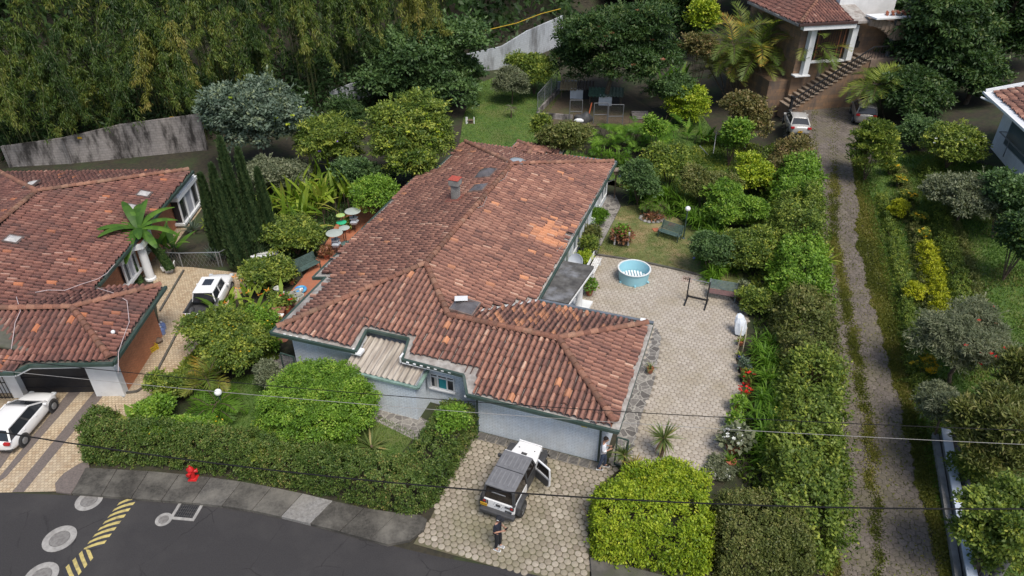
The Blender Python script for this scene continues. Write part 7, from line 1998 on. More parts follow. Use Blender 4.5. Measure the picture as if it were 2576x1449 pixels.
# ------------------------------------------------------------------ people
SKIN = M('skin', (.42, .235, .16), (.36, .19, .13), 8, .6)
def skinned(name, V, E, mat, parent, sub=2):
    names = list(V); me = bpy.data.meshes.new(name)
    me.from_pydata([V[k][0] for k in names], [(names.index(a), names.index(b)) for a, b in E], [])
    o = link(name, me, parent)
    md = o.modifiers.new('skin', 'SKIN'); md.use_smooth_shade = True
    for i, k in enumerate(names):
        r = V[k][1]; me.skin_vertices[0].data[i].radius = r if isinstance(r, tuple) else (r, r)
    me.skin_vertices[0].data[0].use_root = True
    o.modifiers.new('sub', 'SUBSURF').levels = sub; o.modifiers['sub'].render_levels = sub
    me.materials.append(mat); return o
def person(label, loc, rz, shirt, trousers, shoes, sole, cap=None, hair=None, stride=0.0, long_sleeve=False, sc=1.0, tablet=False):
    t = thing('person', label, 'person', loc, rz); t.scale = (sc,) * 3
    V = {'pelvis': ((0, 0, .96), (.115, .15)), 'waist': ((0, 0, 1.12), (.10, .135)), 'chest': ((-.01, 0, 1.33), (.115, .165)), 'neck0': ((0, 0, 1.48), .062), 'neck1': ((.03, 0, 1.535), .052), 'jaw': ((.075, 0, 1.585), (.07, .062)), 'head': ((.07, 0, 1.66), (.092, .078)), 'crown': ((.05, 0, 1.735), (.065, .058)), 'nose': ((.175, 0, 1.615), .012)}
    E = [('pelvis', 'waist'), ('waist', 'chest'), ('chest', 'neck0'), ('neck0', 'neck1'), ('neck1', 'jaw'), ('jaw', 'head'), ('head', 'crown'), ('head', 'nose')]
    sl, pa, sh = {}, {}, {}
    for s, q in ((1, 'l'), (-1, 'r')):
        dx = stride * s
        arm = {'sho': ((-.01, s * .175, 1.415), .062), 'elb': ((-.03, s * .235, 1.13), .043), 'wri': ((.20, s * .11, 1.19), .029), 'palm': ((.265, s * .075, 1.215), (.02, .036))}
        leg = {'hip': ((0, s * .095, .88), .088), 'kne': ((.03 + dx * .6, s * .10, .50), .060), 'ank': ((-.02 + dx, s * .10, .10), .042), 'toe': ((.13 + dx, s * .11, .045), (.032, .042))}
        for k, v in {**arm, **leg}.items(): V[k + q] = v
        E += [('chest', 'sho' + q), ('sho' + q, 'elb' + q), ('elb' + q, 'wri' + q), ('wri' + q, 'palm' + q), ('pelvis', 'hip' + q), ('hip' + q, 'kne' + q), ('kne' + q, 'ank' + q), ('ank' + q, 'toe' + q)]
        px, py, pz = arm['palm'][0]
        for i in range(4):
            L = (.060, .068, .064, .052)[i]; y0 = py + s * (.024 - .016 * i)
            V['f%d%sa' % (i, q)] = ((px + .036, y0, pz + .01 - .004 * i), .0095); V['f%d%sb' % (i, q)] = ((px + .036 + L * .55, y0 - s * .012, pz + .02), .0085); V['f%d%sc' % (i, q)] = ((px + .036 + L * .6, y0 - s * .038, pz + .034), .0075)
            E += [('palm' + q, 'f%d%sa' % (i, q)), ('f%d%sa' % (i, q), 'f%d%sb' % (i, q)), ('f%d%sb' % (i, q), 'f%d%sc' % (i, q))]
        V['t%sa' % q] = ((px + .005, py - s * .03, pz + .022), .011); V['t%sb' % q] = ((px + .035, py - s * .05, pz + .04), .009)
        E += [('palm' + q, 't%sa' % q), ('t%sa' % q, 't%sb' % q)]
    skinned('body', V, E, SKIN, t)
    g = lambda k, d: (V[k][0], tuple(x + d for x in V[k][1]) if isinstance(V[k][1], tuple) else V[k][1] + d)
    top = {'waist': ((0, 0, 1.08), (.128, .162)), 'hem': ((0, 0, .90), (.135, .172)), 'chest': g('chest', .02), 'neck0': ((0, 0, 1.465), .082)}
    te = [('waist', 'hem'), ('waist', 'chest'), ('chest', 'neck0')]
    for q, s in (('l', 1), ('r', -1)):
        top['sho' + q] = g('sho' + q, .018); end = Vector(V['elb' + q][0]).lerp(Vector(V['sho' + q][0]), 0.12)
        top['elb' + q] = (tuple(end), .062); te += [('chest', 'sho' + q), ('sho' + q, 'elb' + q)]
        if long_sleeve:
            w_ = Vector(V['wri' + q][0]).lerp(Vector(V['elb' + q][0]), .35); top['wri' + q] = (tuple(w_), .045); te.append(('elb' + q, 'wri' + q))
    skinned('shirt', top, te, shirt, t)
    tr = {'pelvis': ((0, 0, .95), (.125, .158)), 'waist': ((0, 0, 1.03), (.118, .150))}; ee = [('pelvis', 'waist')]
    for q in 'lr':
        for k, d in (('hip', .012), ('kne', .016), ('ank', .018)): tr[k + q] = g(k + q, d)
        ee += [('pelvis', 'hip' + q), ('hip' + q, 'kne' + q), ('kne' + q, 'ank' + q)]
    skinned('trousers', tr, ee, trousers, t)
    for q, s in (('l', 1), ('r', -1)):
        a = V['ank' + q][0]
        m = MB(); m.box((a[0] + .06, a[1], .055), (.27, .10, .085), taper=.8); so = m.build('shoe', shoes, t, bevel=.03)
        m = MB(); m.box((a[0] + .06, a[1], .012), (.285, .108, .024)); m.build('sole', sole, so, bevel=.01)
    m = MB()
    for s in (-1, 1): m.ball((.155, s * .030, 1.655), .011, 6)
    m.build('eyes', MAT['black_metal'], t)
    for s in (-1, 1):
        m = MB(); m.ball((.06, s * .082, 1.645), .026, 8, (.6, .35, 1)); m.build('ear', SKIN, t, smooth=True)
    m = MB(); m.box((.158, 0, 1.575), (.01, .045, .01)); m.build('mouth', M('lips', (.3, .12, .1)), t)
    if hair is not None:
        m = MB(); m.ball((.045, 0, 1.69), .108, 16, (1.0, .88, .9)); m.v = [v for v in m.v]
        m.v = [(x, y, max(z, 1.665 + (x - .0) * .35)) for x, y, z in m.v]; m.build('hair', hair, t, smooth=True)
    if cap is not None:
        m = MB(); m.lathe([(.108, 1.675), (.112, 1.70), (.10, 1.76), (.06, 1.79), (.001, 1.797)], 18, (.05, 0, 0)); c = m.build('cap', cap, t, smooth=True)
        m = MB(); m.prism([(.13, -.09), (.25, -.07), (.275, 0), (.25, .07), (.13, .09)], 1.675, 1.69); m.build('peak', cap, c)
        m = MB(); m.bar((.10, -.108, 1.71), (.02, -.112, 1.72), .012, .02); m.build('emblem', MAT['white_paint'], c)
        m = MB(); m.ball((.045, 0, 1.66), .098, 14, (1.0, .86, .7)); m.build('hair', M('black_hair', (.02, .016, .014)), t, smooth=True)
    m = MB(); m.box((.335, 0, 1.265), (.015, .10 if tablet else .078, .19 if tablet else .155), m=Matrix.Rotation(R(40), 4, 'Y')); m.build('phone', MAT['black_metal'], t)
    return t
denim = M('blue_denim', (.055, .075, .125), (.035, .05, .085), 12, .9)
blk = M('black_cloth', (.02, .021, .026), (.014, .015, .018), 10, .9); navy = M('navy_cloth', (.022, .025, .04), (.016, .018, .03), 10, .9)
g = W(1253, 1380, 0)
person('man in black cap and dark clothes using a phone behind the white off roader', (g[0], g[1], .035), R(-25), navy, blk, M('white_black_shoe', (.5, .5, .5), (.05, .05, .05), 14, .5), MAT['white_paint'], cap=blk, stride=.03, sc=1.02, tablet=True)
g = W(1514, 1178, 0)
person('man in white shirt and blue jeans looking at his phone by the garage corner', (g[0], g[1], .035), R(-8), M('white_shirt', (.72, .73, .76), (.66, .67, .71), 9, .85), denim, M('black_shoe', (.025, .025, .03)), MAT['white_paint'], hair=M('dark_hair', (.035, .022, .016), (.02, .013, .01), 20), stride=.13, long_sleeve=True, sc=1.02)
# ------------------------------------------------------------------ street furniture and street things
def at0(px, py, z=0.0): p = W(px, py, z); return (float(p[0]), float(p[1]), z)
def hydrant():
    t = thing('fire_hydrant', 'small red fire hydrant on the street pavement in front of the hedge', 'hydrant', at0(487, 1203, .145))
    m = MB(); m.lathe([(.15, 0), (.15, .05), (.10, .07), (.10, .42), (.13, .45), (.13, .50), (.11, .54), (.07, .62), (.03, .66), (.03, .70), (.001, .70)], 16)
    b = m.build('barrel', M('red_paint', (.55, .02, .02), (.42, .015, .015), 6, .4), t, smooth=True); r = b.data.materials[0]
    m = MB()
    for a in (0.4, 2.5, 4.4): m.tube([(math.cos(a) * .06, math.sin(a) * .06, .36), (math.cos(a) * .20, math.sin(a) * .20, .36)], .07, 12); m.tube([(math.cos(a) * .19, math.sin(a) * .19, .36), (math.cos(a) * .23, math.sin(a) * .23, .36)], .085, 8)
    m.build('outlet', r, t, smooth=True)
    m = MB(); m.box((0, 0, .01), (.34, .34, .03)); m.build('base', r, t, bevel=.01)
    t.scale = (1.05,) * 3
hydrant()
conc = M('light_concrete', (.36, .345, .32), (.26, .25, .235), 5, .9, bump=.2, c3=(.20, .19, .17), s3=2)
iron = M('worn_iron', (.22, .21, .195), (.15, .14, .13), 9, .7, bump=.3)
def manhole(px, py, r, label, lid=True):
    t = thing('manhole', label, 'manhole', at0(px, py, .005))
    m = MB(); m.lathe([(r, 0), (r, .012), (r * .62, .014), (r * .60, 0)], 28, ring=True); m.build('collar', conc, t)
    m = MB(); m.lathe([(r * .585, 0), (r * .585, .012), (r * .5, .018), (.001, .018)], 28)
    l = m.build('lid', iron, t)
    m = MB(); m.lathe([(r * .40, .0185), (r * .40, .024), (r * .33, .024), (r * .33, .0185)], 24, ring=True)
    for a in range(4): m.bar((math.cos(a * 1.57) * r * .1, math.sin(a * 1.57) * r * .1, .022), (math.cos(a * 1.57) * r * .28, math.sin(a * 1.57) * r * .28, .022), .05, .01)
    m.build('cast_ring', iron, l)
manhole(224, 1259, .52, 'round concrete manhole closest to the pavement ramp')
manhole(150, 1355, .60, 'large round concrete manhole left of the striped speed bump')
manhole(412, 1307, .32, 'small round manhole beside the storm drain')
manhole(104, 1449, .58, 'round concrete manhole at the bottom left picture edge')
def drain():
    a = at0(471, 1285, .005); t = thing('storm_drain', 'rectangular storm drain with iron bars in the street', 'drain', a, R(-6))
    m = MB()
    for c, d in (((0, .40, .012), (1.0, .12, .024)), ((0, -.40, .012), (1.0, .12, .024)), ((-.45, 0, .012), (.12, .68, .024)), ((.45, 0, .012), (.12, .68, .024))): m.box(c, d)
    m.build('frame', conc, t)
    m = MB(); m.box((0, 0, .002), (.78, .68, .004)); m.build('pit', MAT['black_metal'], t)
    m = MB()
    for k in range(9): m.bar((-.35 + k * .0875, -.34, .015), (-.35 + k * .0875, .34, .015), .025)
    for k in range(4): m.bar((-.39, -.24 + k * .16, .013), (.39, -.24 + k * .16, .013), .02)
    m.build('grating', M('grate_iron', (.05, .05, .05), (.08, .075, .07), 9, .6), t)
drain()
def bump():
    px = [(328, 1253), (222, 1384), (222, 1384), (150, 1462)]
    a, b, c = W(326, 1256), W(228, 1386), W(165, 1455)
    t = thing('speed_bump', 'speed bump painted with slanting yellow and black stripes', 'speed bump', (a[0], a[1], 0))
    yl = M('worn_yellow_paint', (.52, .42, .14), (.42, .34, .13), 7, .8, c3=(.12, .10, .07), s3=3.5, amt3=.5); bk = M('worn_black_paint', (.045, .044, .048), (.03, .03, .034), 7, .8)
    my, mk = MB(), MB(); H = .05
    def seg(p, q, w0, w1, n, flip):
        d = (q - p)[:2]; L = np.hypot(*d); d = d / L; nrm = np.array([-d[1], d[0]])
        for i in range(n * 2):
            f0, f1 = i / (2 * n), (i + 1) / (2 * n); sh = .22 * (1 if flip else -1) / L * 2
            tgt = my if i % 2 == 0 else mk
            cols = []
            for k in range(7):
                g = k / 6 * 2 - 1
                for f in (f0, f1):
                    ff = min(max(f + sh * g * .5, 0), 1); w = (w0 + (w1 - w0) * ff) / 2
                    xy = p[:2] + d * L * ff + nrm * g * w - a[:2]
                    cols.append((xy[0], xy[1], .006 + H * (1 - g * g)))
            tgt.add(cols, [(2 * k, 2 * k + 1, 2 * k + 3, 2 * k + 2) for k in range(6)])
    seg(a, b, .62, .62, 8, False); seg(b, c, .62, .75, 4, True)
    my.build('yellow_stripes', yl, t); mk.build('black_stripes', bk, t)
bump()
# channel drain of slotted concrete blocks along the garage wall
def channel():
    t = thing('drain_channel', 'row of slotted concrete drain blocks along the garage wall', 'drain channel', (0, 0, 0), TH)
    blk_ = M('drain_block', (.20, .185, .165), (.13, .12, .105), 6, .9, bump=.2)
    m = MB(); k = MB()
    for i in range(12):
        u = -8.85 + i * .47
        m.box((u, 20.98, .022), (.44, .44, .035))
        for j in range(5): k.box((u, 20.83 + j * .075, .0415), (.34, .028, .006))
    m.build('blocks', blk_, t, bevel=.01); k.build('slots', MAT['black_metal'], t)
channel()
# globe lamps
def lamp(px, py, gx, gy, label):
    b = G(px, py); top = AY(gx, gy, b[1]); h = top[2] - b[2]
    t = thing('globe_lamp', label, 'lamp post', b)
    m = MB(); m.lathe([(.12, 0), (.12, .05), (.05, .1), (.04, h * .95), (.09, h - .12), (.09, h - .1)], 12); m.build('post', MAT['green_trim'], t, smooth=True)
    m = MB(); m.ball((0, 0, h), .17, 18); m.build('globe', M('white_globe', (.82, .82, .80), (.78, .78, .77), 2, .25), t, smooth=True)
lamp(1719, 600, 1722, 525, 'globe lamp on a dark post at the edge of the worn lawn')
lamp(563, 1035, 555, 987, 'white globe lamp among the small front garden palms')
# overhead cables: each hangs in its own vertical plane
def cable(name, label, px, z, r, mat):
    A, B_ = W(*px[0], z), W(*px[-1], z); d = B_ - A
    pts = []
    for (x, y) in px:
        q = ray(x, y); n = np.array([d[1], -d[0]]); o = np.array([0, 0, CAM_H])
        t = (A[:2] @ n) / (q[:2] @ n); pts.append(o + q * t)
    f = [float(np.dot((p - A)[:2], d[:2]) / np.dot(d[:2], d[:2])) for p in pts]; zz = [p[2] for p in pts]
    cf = np.polyfit(f, zz, 2); u = np.linspace(-.35, 1.35, 60)
    P = [A + d * k for k in u]
    m = MB(); m.tube([(p[0], p[1], float(np.polyval(cf, k))) for p, k in zip(P, u)], r, 6)
    tag(m.build(name, mat), label, 'cable')
cable('power_cable', 'thick dark overhead cable crossing low over the street hedge and off roader', [(0, 1086), (644, 1180), (1288, 1238), (1932, 1271), (2576, 1281)], 7.0, .024, MAT['wire'])
cable('power_cable', 'dark upper overhead wire passing in front of the garage roof', [(0, 902), (451, 951), (1288, 1017), (1932, 1055), (2576, 1083)], 7.5, .013, MAT['wire'])
cable('power_cable', 'pale overhead wire just below the dark upper one', [(0, 932), (250, 958), (1214, 1039), (1932, 1086), (2576, 1118)], 7.3, .008, MAT['pale_wire'])
b = at0(2490, 1470); t = thing('utility_pole', 'grey concrete utility pole in the bottom right corner', 'pole', b)
m = MB(); m.tube([(0, 0, -.2), (0, 0, 9)], [.19, .13], 14); m.build('shaft', M('pole_concrete', (.20, .19, .18), (.15, .145, .14), 4, .9), t, smooth=True)
m = MB(); m.bar((-.9, 0, 7.6), (.9, 0, 7.6), .1); m.build('cross_arm', MAT['grey_metal'], t)
# picket fence on a kerb with a white coping, right of the lane
def picket():
    a, b2 = G(2345, 1100), G(2400, 1455)
    t = thing('picket_fence', 'low wall with white coping and slanting grey pickets right of the lane', 'fence', (a[0], a[1], a[2]))
    d = b2 - a; n = np.array([d[1], -d[0], 0]); n /= np.linalg.norm(n); n = -n if n[0] < 0 else n
    q = lambda f, o, z: tuple(d * f + n * o + np.array([0, 0, z]))
    m = MB(); m.bar(q(0, .06, .12), q(1.3, .06, .12), .24, .3); m.build('kerb', MAT['concrete'], t)
    m = MB(); m.bar(q(0, .36, .62), q(1.3, .36, .62), .36, .07); m.build('coping', M('pale_blue_coping', (.60, .66, .74), (.54, .60, .68), 2, .5), t)
    m = MB(); m.bar(q(0, .38, .2), q(1.3, .38, .2), .24, .76); m.build('low_wall', MAT['concrete'], t)
    m = MB()
    k = int(np.linalg.norm(d) * 1.3 / .16)
    for i in range(k): f = i / k * 1.3; m.tube([q(f, .72, -.1), q(f - .02, .74, .95)], .045, 8)
    m.build('pickets', M('grey_picket', (.17, .165, .18), (.12, .115, .13), 5, .7), t)
picket()
m = MB()
for i in range(22):
    p0, p1 = G(2056 - i * .9, 690 + i * 14), G(2056 - (i + 1) * .9, 690 + (i + 1) * 14 - 1); m.bar((p0[0] - .12, p0[1], p0[2] + .1), (p1[0] - .12, p1[1], p1[2] + .1), .14, .34)
tag(m.build('kerb_wall', M('pale_kerb', (.34, .33, .32), (.16, .15, .14), 2.5, .9)), 'long low concrete kerb wall along the left side of the lane', 'kerb')

# ------------------------------------------------------------------ patio
def tub():
    c = at0(1593, 702, .03); t = thing('paddling_tub', 'round pale blue water tub with white slats inside on the patio', 'tub', c)
    tb = M('pale_blue_plastic', (.30, .56, .63), (.27, .52, .60), 2, .45)
    m = MB(); m.lathe([(.86, 0), (.93, .72), (.98, .74), (.98, .78), (.90, .78), (.88, .74), (.83, .06), (.001, .06)], 48); m.build('shell', tb, t, smooth=True)
    m = MB(); m.lathe([(.985, .765), (.985, .79), (.895, .79), (.895, .765)], 48, ring=True); m.build('rim', M('pale_rim', (.72, .74, .72)), t, smooth=True)
    m = MB()
    for k in range(9):
        x = -.68 + k * .17; L = math.sqrt(max(.80 ** 2 - x * x, .04)); m.box((x, 0, .13), (.105, 2 * L - .06, .05))
    m.build('slats', MAT['white_paint'], t)
    m = MB()
    for a in (-.5, -1.6, -2.7): m.box((.9 * math.cos(a), .9 * math.sin(a), .05), (.14, .1, .1), a)
    m.build('foot', tb, t)
    m = MB(); m.tube([(.93 * math.cos(-.6), .93 * math.sin(-.6), .12), (1.02 * math.cos(-.6), 1.02 * math.sin(-.6), .1)], .04, 8); m.build('outlet', tb, t)
tub()
def bench(label, px, py, rz, wood, iron_, L=1.5, seat2=None, group=None, curly=True, sc=1.0):
    g = G(px, py); t = thing('park_bench', label, 'bench', g, rz, group); t.scale = (sc,) * 3
    m = MB()
    for k in range(6): m.box((0, -.20 + k * .085, .43), (L, .065, .03))
    s = m.build('seat', seat2 or wood, t)
    m = MB()
    for k in range(7): m.box((0, .27 + k * .022, .50 + k * .075), (L, .03, .058), m=Matrix.Rotation(R(-16), 4, 'X'))
    m.build('backrest', wood, t)
    for x in (-L / 2 + .06, L / 2 - .06):
        m = MB(); m.bar((x, -.24, 0), (x, -.22, .42), .05); m.bar((x, .28, 0), (x, .24, .42), .05); m.bar((x, -.24, .40), (x, .28, .40), .05); m.bar((x, .24, .42), (x, .43, 1.0), .05)
        m.tube([(x, -.24, .42), (x, -.27, .56), (x, -.18, .64), (x, .0, .62), (x, .30, .66)], .025, 6); m.build('end_frame', iron_, t)
gw = M('green_slat', (.085, .135, .12), (.055, .09, .08), 6, .6); gi = M('dark_green_iron', (.04, .075, .06), (.03, .05, .04), 6, .5)
bench('green slatted bench standing on the worn lawn', 1683, 600, R(-37), gw, gi)
bench('bench with green and reddish striped slats on the patio by the hedge', 1814, 752, R(-18), M('grey_green_slat', (.15, .20, .19), (.10, .14, .13), 8, .6), M('steel_frame', (.22, .25, .25)), 1.6, M('reddish_slat', (.20, .105, .10), (.13, .09, .085), 9, .6))
bench('old dark green bench on the terracotta terrace at the left eave', 778, 684, R(50), gw, gi, 1.5)
def white_bench():
    g = G(1487, 682); t = thing('white_bench', 'peeling white wooden bench beside the portico', 'bench', g, R(70))
    pw = M('peeling_white', (.70, .70, .68), (.62, .61, .58), 7, .8, c3=(.25, .20, .16), s3=5, amt3=.8)
    m = MB()
    for k in range(4): m.box((0, -.02 - k * .11, .44), (1.9, .095, .03))
    m.build('seat', pw, t)
    m = MB(); m.box((0, .10, .72), (1.9, .03, .30)); m.build('backrest', MAT['white_paint'], t)
    for x in (-.8, .8): m = MB(); m.box((x, -.18, .21), (.06, .42, .42)); m.bar((x, .10, .4), (x, .10, .85), .05); m.build('leg', MAT['white_paint'], t)
white_bench()
def frame():
    a, b3 = at0(1726, 757, .03), at0(1776, 768, .03); a, b3 = np.array(a), np.array(b3); d = b3 - a
    ang = math.atan2(d[1], d[0]); L = float(np.hypot(d[0], d[1]))
    t = thing('exercise_frame', 'black metal exercise frame standing on the patio', 'frame', a, ang)
    for x in (0, L):
        m = MB(); m.bar((x, 0, .04), (x, 0, 1.55), .07); m.build('post', MAT['black_metal'], t)
        m = MB(); m.bar((x, -.55, .03), (x, .6, .03), .08, .06); m.build('foot', MAT['black_metal'], t)
    m = MB(); m.bar((0, .45, .07), (L, .45, .07), .06); m.build('cross_bar', MAT['black_metal'], t)
    m = MB(); m.tube([(0, 0, 1.5), (L, 0, 1.5)], .018, 6); m.build('top_bar', MAT['grey_metal'], t)
frame()
def grate():
    t = thing('patio_drain', 'square patio drain grate behind the black frame', 'drain', at0(1728, 702, .03), TH)
    m = MB()
    for c, d in (((0, .24, .01), (.6, .1, .03)), ((0, -.24, .01), (.6, .1, .03)), ((.25, 0, .01), (.1, .38, .03)), ((-.25, 0, .01), (.1, .38, .03))): m.box(c, d)
    m.build('frame', M('pink_frame', (.42, .33, .28)), t)
    m = MB()
    for k in range(4): m.bar((-.2 + .13 * k, -.19, .01), (-.2 + .13 * k, .19, .01), .03)
    m.bar((-.2, 0, .012), (.2, 0, .012), .03); m.build('grating', M('rusty_iron', (.10, .05, .035)), t)
grate()
def plant_mesh(kind, r, h, tone=None):
    if kind == 'strap':
        co, f, rr = strap_plant(26, r * 1.7, r * .16, .9, 1, .03, 4, (.1, 1.2)); return np_mesh('strap', co, f, LM[tone or 'yucca'], {'rnd': (np.clip(rr, 0, 1), 'FACE')})
    n = int(420)
    return leaf_mesh('bushy', [crown([(0, 0, h * .5, r, r, h * .55)], 40, n, r * .42, r * .26, r * .3)], LM[tone or 'mid'])
def pot(label, px, py, r, h, kind='bush', tone=None, flower=None, mat=None, ph=None, group=None, name='potted_plant', fl_n=14):
    g = G(px, py); t = thing(name, label, 'potted plant', (g[0], g[1], g[2] + .03), 0, group)
    m = MB(); m.lathe([(r * .68, 0), (r * .95, h * .85), (r * 1.06, h * .86), (r * 1.06, h), (r * .9, h), (r * .88, h * .86), (.001, h * .84)], 20); m.build('pot', mat or MAT['clay_pot'], t, smooth=True)
    ph = ph or r * 2.6
    o = link('foliage', plant_mesh(kind, r * (1.7 if kind == 'bush' else 1.5), ph, tone), t); o.location = (0, 0, h * .85)
    if flower:
        v = unit(rng.normal(size=(fl_n, 3))); v[:, 2] = abs(v[:, 2]); C = v * np.array([r * 1.7, r * 1.7, ph * .55]) + np.array([0, 0, h + ph * .5])
        link('flower', leaf_mesh('fl', [leaf_np(C, np.tile(np.array([math.cos(a), math.sin(a), .2]), (fl_n, 1)), v, .09, .08, rng.random(fl_n)) for a in (0, 1.57, 3.14, 4.7)], LM[flower]), t)
    return t
pot('potted plant with big leaves in a terracotta pot beside the portico columns', 1482, 742, .24, .38, 'bush', 'banana')
pot('aloe like plant in a terracotta pot on the strip beside the garage wing', 1635, 938, .17, .3, 'strap', 'yucca')
pot('bonsai like plant in a terracotta pot right of the striped bench', 1863, 752, .2, .3, 'bush', 'grey', ph=.9)
pot('green plant in a terracotta pot second right of the striped bench', 1884, 776, .22, .34, 'bush', 'mid')
pot('rounded bright green potted plant at the hedge, upper of a pair', 1855, 1035, .2, .32, 'bush', 'fresh')
pot('rounded bright green potted plant at the hedge, lower of a pair', 1845, 1078, .2, .32, 'bush', 'fresh')
pot('large terracotta pot with white flowers at the patio edge', 1842, 1135, .34, .4, 'bush', 'grey', 'white_flower', fl_n=22)
pot('pot of upright green leaves below the large white flowered pot', 1836, 1172, .22, .3, 'strap', 'fern')
pot('pot with red flowers at the foot of the fern bank', 1878, 965, .18, .28, 'bush', 'mid', 'red_flower')
pot('pot with orange red flowers just below the red flowered pot', 1870, 1000, .18, .28, 'strap', 'mid', 'red_flower')
pot('pot of bluish leaves above the red flowered pot', 1868, 935, .18, .28, 'bush', 'blue')
pot('blue glazed pot of strap leaves under the white rack', 1862, 905, .15, .26, 'strap', 'mid', None, M('blue_glaze', (.04, .05, .30), (.03, .04, .22), 4, .3))
pot('pot of grassy leaves beside the white tarpaulin', 1862, 868, .18, .26, 'strap', 'heliconia')
B('white_flowered_bush', 'pale bush with white flowers at the near end of the patio', 'shrub', 1812, 1192, 20.7, 34, 22, LM['grey'], (.1, .05), 2.6, None, 'loose', seed=101, flowers=(LM['white_flower'], 30, .07))
for i, (px, py, lb) in enumerate(((1507, 545, 'hanging fern like plant on the garden side ledge nearest the back'), (1490, 590, 'middle bushy plant along the garden side wall'), (1483, 615, 'nearest bushy plant along the garden side wall'), (1462, 655, 'yellowish plant behind the satellite dish'))):
    B('wall_plant', lb, 'plant', px, py, GY(px, py + 22), 22, 26, LM[('fern', 'olive', 'mid', 'lime')[i]], (.16, .05), 2.6, None, 'loose', seed=110 + i)
def tarp():
    g = at0(1862, 842, .03); t = thing('covered_object', 'upright object under a white plastic sheet beside the hedge', 'covered object', g, R(20))
    m = MB(); n = 12; vs, fs = [], []
    for i, (z, w_, d_) in enumerate(((.12, .30, .24), (.4, .33, .27), (.75, .30, .22), (1.0, .22, .14), (1.1, .12, .05))):
        for k in range(n): a = k * 6.2832 / n; rr = 1 + .12 * math.sin(k * 2.3 + i); vs.append((math.cos(a) * w_ * rr, math.sin(a) * d_ * rr + .10 * i, z))
    for i in range(4):
        for k in range(n): fs.append((i * n + k, i * n + (k + 1) % n, (i + 1) * n + (k + 1) % n, (i + 1) * n + k))
    fs.append(tuple(range(4 * n, 5 * n))); m.add(vs, fs).build('plastic_sheet', M('white_plastic', (.66, .70, .74), (.55, .60, .66), 6, .35), t)
    m = MB(); m.box((0, 0, .12), (.36, .3, .24)); m.build('base', MAT['black_metal'], t)
tarp()
def rack():
    g = at0(1868, 880, .03); t = thing('wire_rack', 'rusty white wire plant rack against the hedge', 'rack', g, R(70))
    wm = M('cream_wire', (.48, .42, .30), (.36, .30, .2), 9, .7); m = MB()
    for x in (-.5, 0, .5):
        m.bar((x, 0, 0), (x, 0, 1.1), .025)
    for z in (.3, .7, 1.1): m.bar((-.5, 0, z), (.5, 0, z), .02); m.bar((-.5, .25, z), (.5, .25, z), .02)
    for x in (-.5, .5): m.bar((x, .25, 0), (x, .25, 1.1), .025)
    m.build('frame', wm, t)
rack()
def ball(label, px, py, r, c): 
    g = G(px, py); m = MB(); m.ball((0, 0, r), r, 18); tag(m.build('ball', c, smooth=True, loc=(g[0], g[1], g[2] + .02)), label, 'ball')
vio = M('violet_plastic', (.20, .17, .55), (.17, .14, .48), 3, .4)
ball('larger violet ball under the shrub beside the lawn', 1799, 668, .2, vio); ball('small violet ball on the edge of the worn lawn', 1746, 654, .09, vio)
def dish():
    g = at0(1452, 650, 2.5); t = thing('satellite_dish', 'grey satellite dish on the garden side of the house', 'dish', (g[0], g[1], 1.3), R(-30))
    m = MB(); m.tube([(0, 0, 0), (0, 0, .95)], .03, 8); m.build('mast', MAT['grey_metal'], t)
    m = MB(); m.lathe([(.001, 0), (.2, .03), (.36, .09), (.44, .15), (.43, .165), (.35, .105), (.19, .045), (.001, .015)], 28)
    mt = Matrix.Translation((0, -.08, 1.05)) @ Matrix.Rotation(R(62), 4, 'X'); m.v = [tuple(mt @ Vector(v)) for v in m.v]
    m.build('reflector', M('dish_grey', (.50, .53, .56), (.42, .45, .48), 3, .5), t, smooth=True)
    m = MB(); m.bar((0, -.12, .7), (0, -.62, .95), .03); m.box((0, -.64, .97), (.09, .12, .09)); m.build('feed_arm', MAT['black_metal'], t)
dish()
def bird():
    g = at0(1545, 498); t = thing('bird_house', 'small wooden bird house on a dark post by the back corner of the house', 'bird house', g)
    m = MB(); m.bar((0, 0, 0), (0, 0, 1.9), .09); m.build('post', MAT['bark'], t)
    m = MB(); m.box((0, 0, 2.05), (.34, .4, .3)); m.build('box', M('grey_wood', (.24, .17, .12), (.16, .11, .08), 6), t)
    m = MB(); m.prism([(-.28, -.3), (.28, -.3), (.28, .3), (-.28, .3)], lambda x, y: 2.2 + .18 * (1 - abs(x) / .28), lambda x, y: 2.24 + .18 * (1 - abs(x) / .28)); m.build('roof', M('bleached_wood', (.34, .27, .22), (.25, .19, .15), 6), t)
    m = MB(); m.bar((0, 0, 1.5), (-.6, -.1, 1.3), .05); m.box((.3, -.1, 1.75), (.4, .3, .04)); m.build('perch', MAT['grey_metal'], t)
bird()
def flood():
    b_ = G(1800, 690); t = thing('floodlight_pole', 'rusty pole with two white floodlights in the shrubs', 'lamp post', b_)
    top = AY(1806, 625, b_[1])[2] - b_[2]
    m = MB(); m.bar((0, 0, 0), (.1, 0, top), .08); m.build('pole', M('rusty_pole', (.34, .16, .06), (.25, .12, .05), 6), t)
    for x in (-.12, .2):
        m = MB(); m.ball((x, -.06, top + .08), .11, 12); m.build('floodlight', MAT['white_paint'], t, smooth=True)
flood()
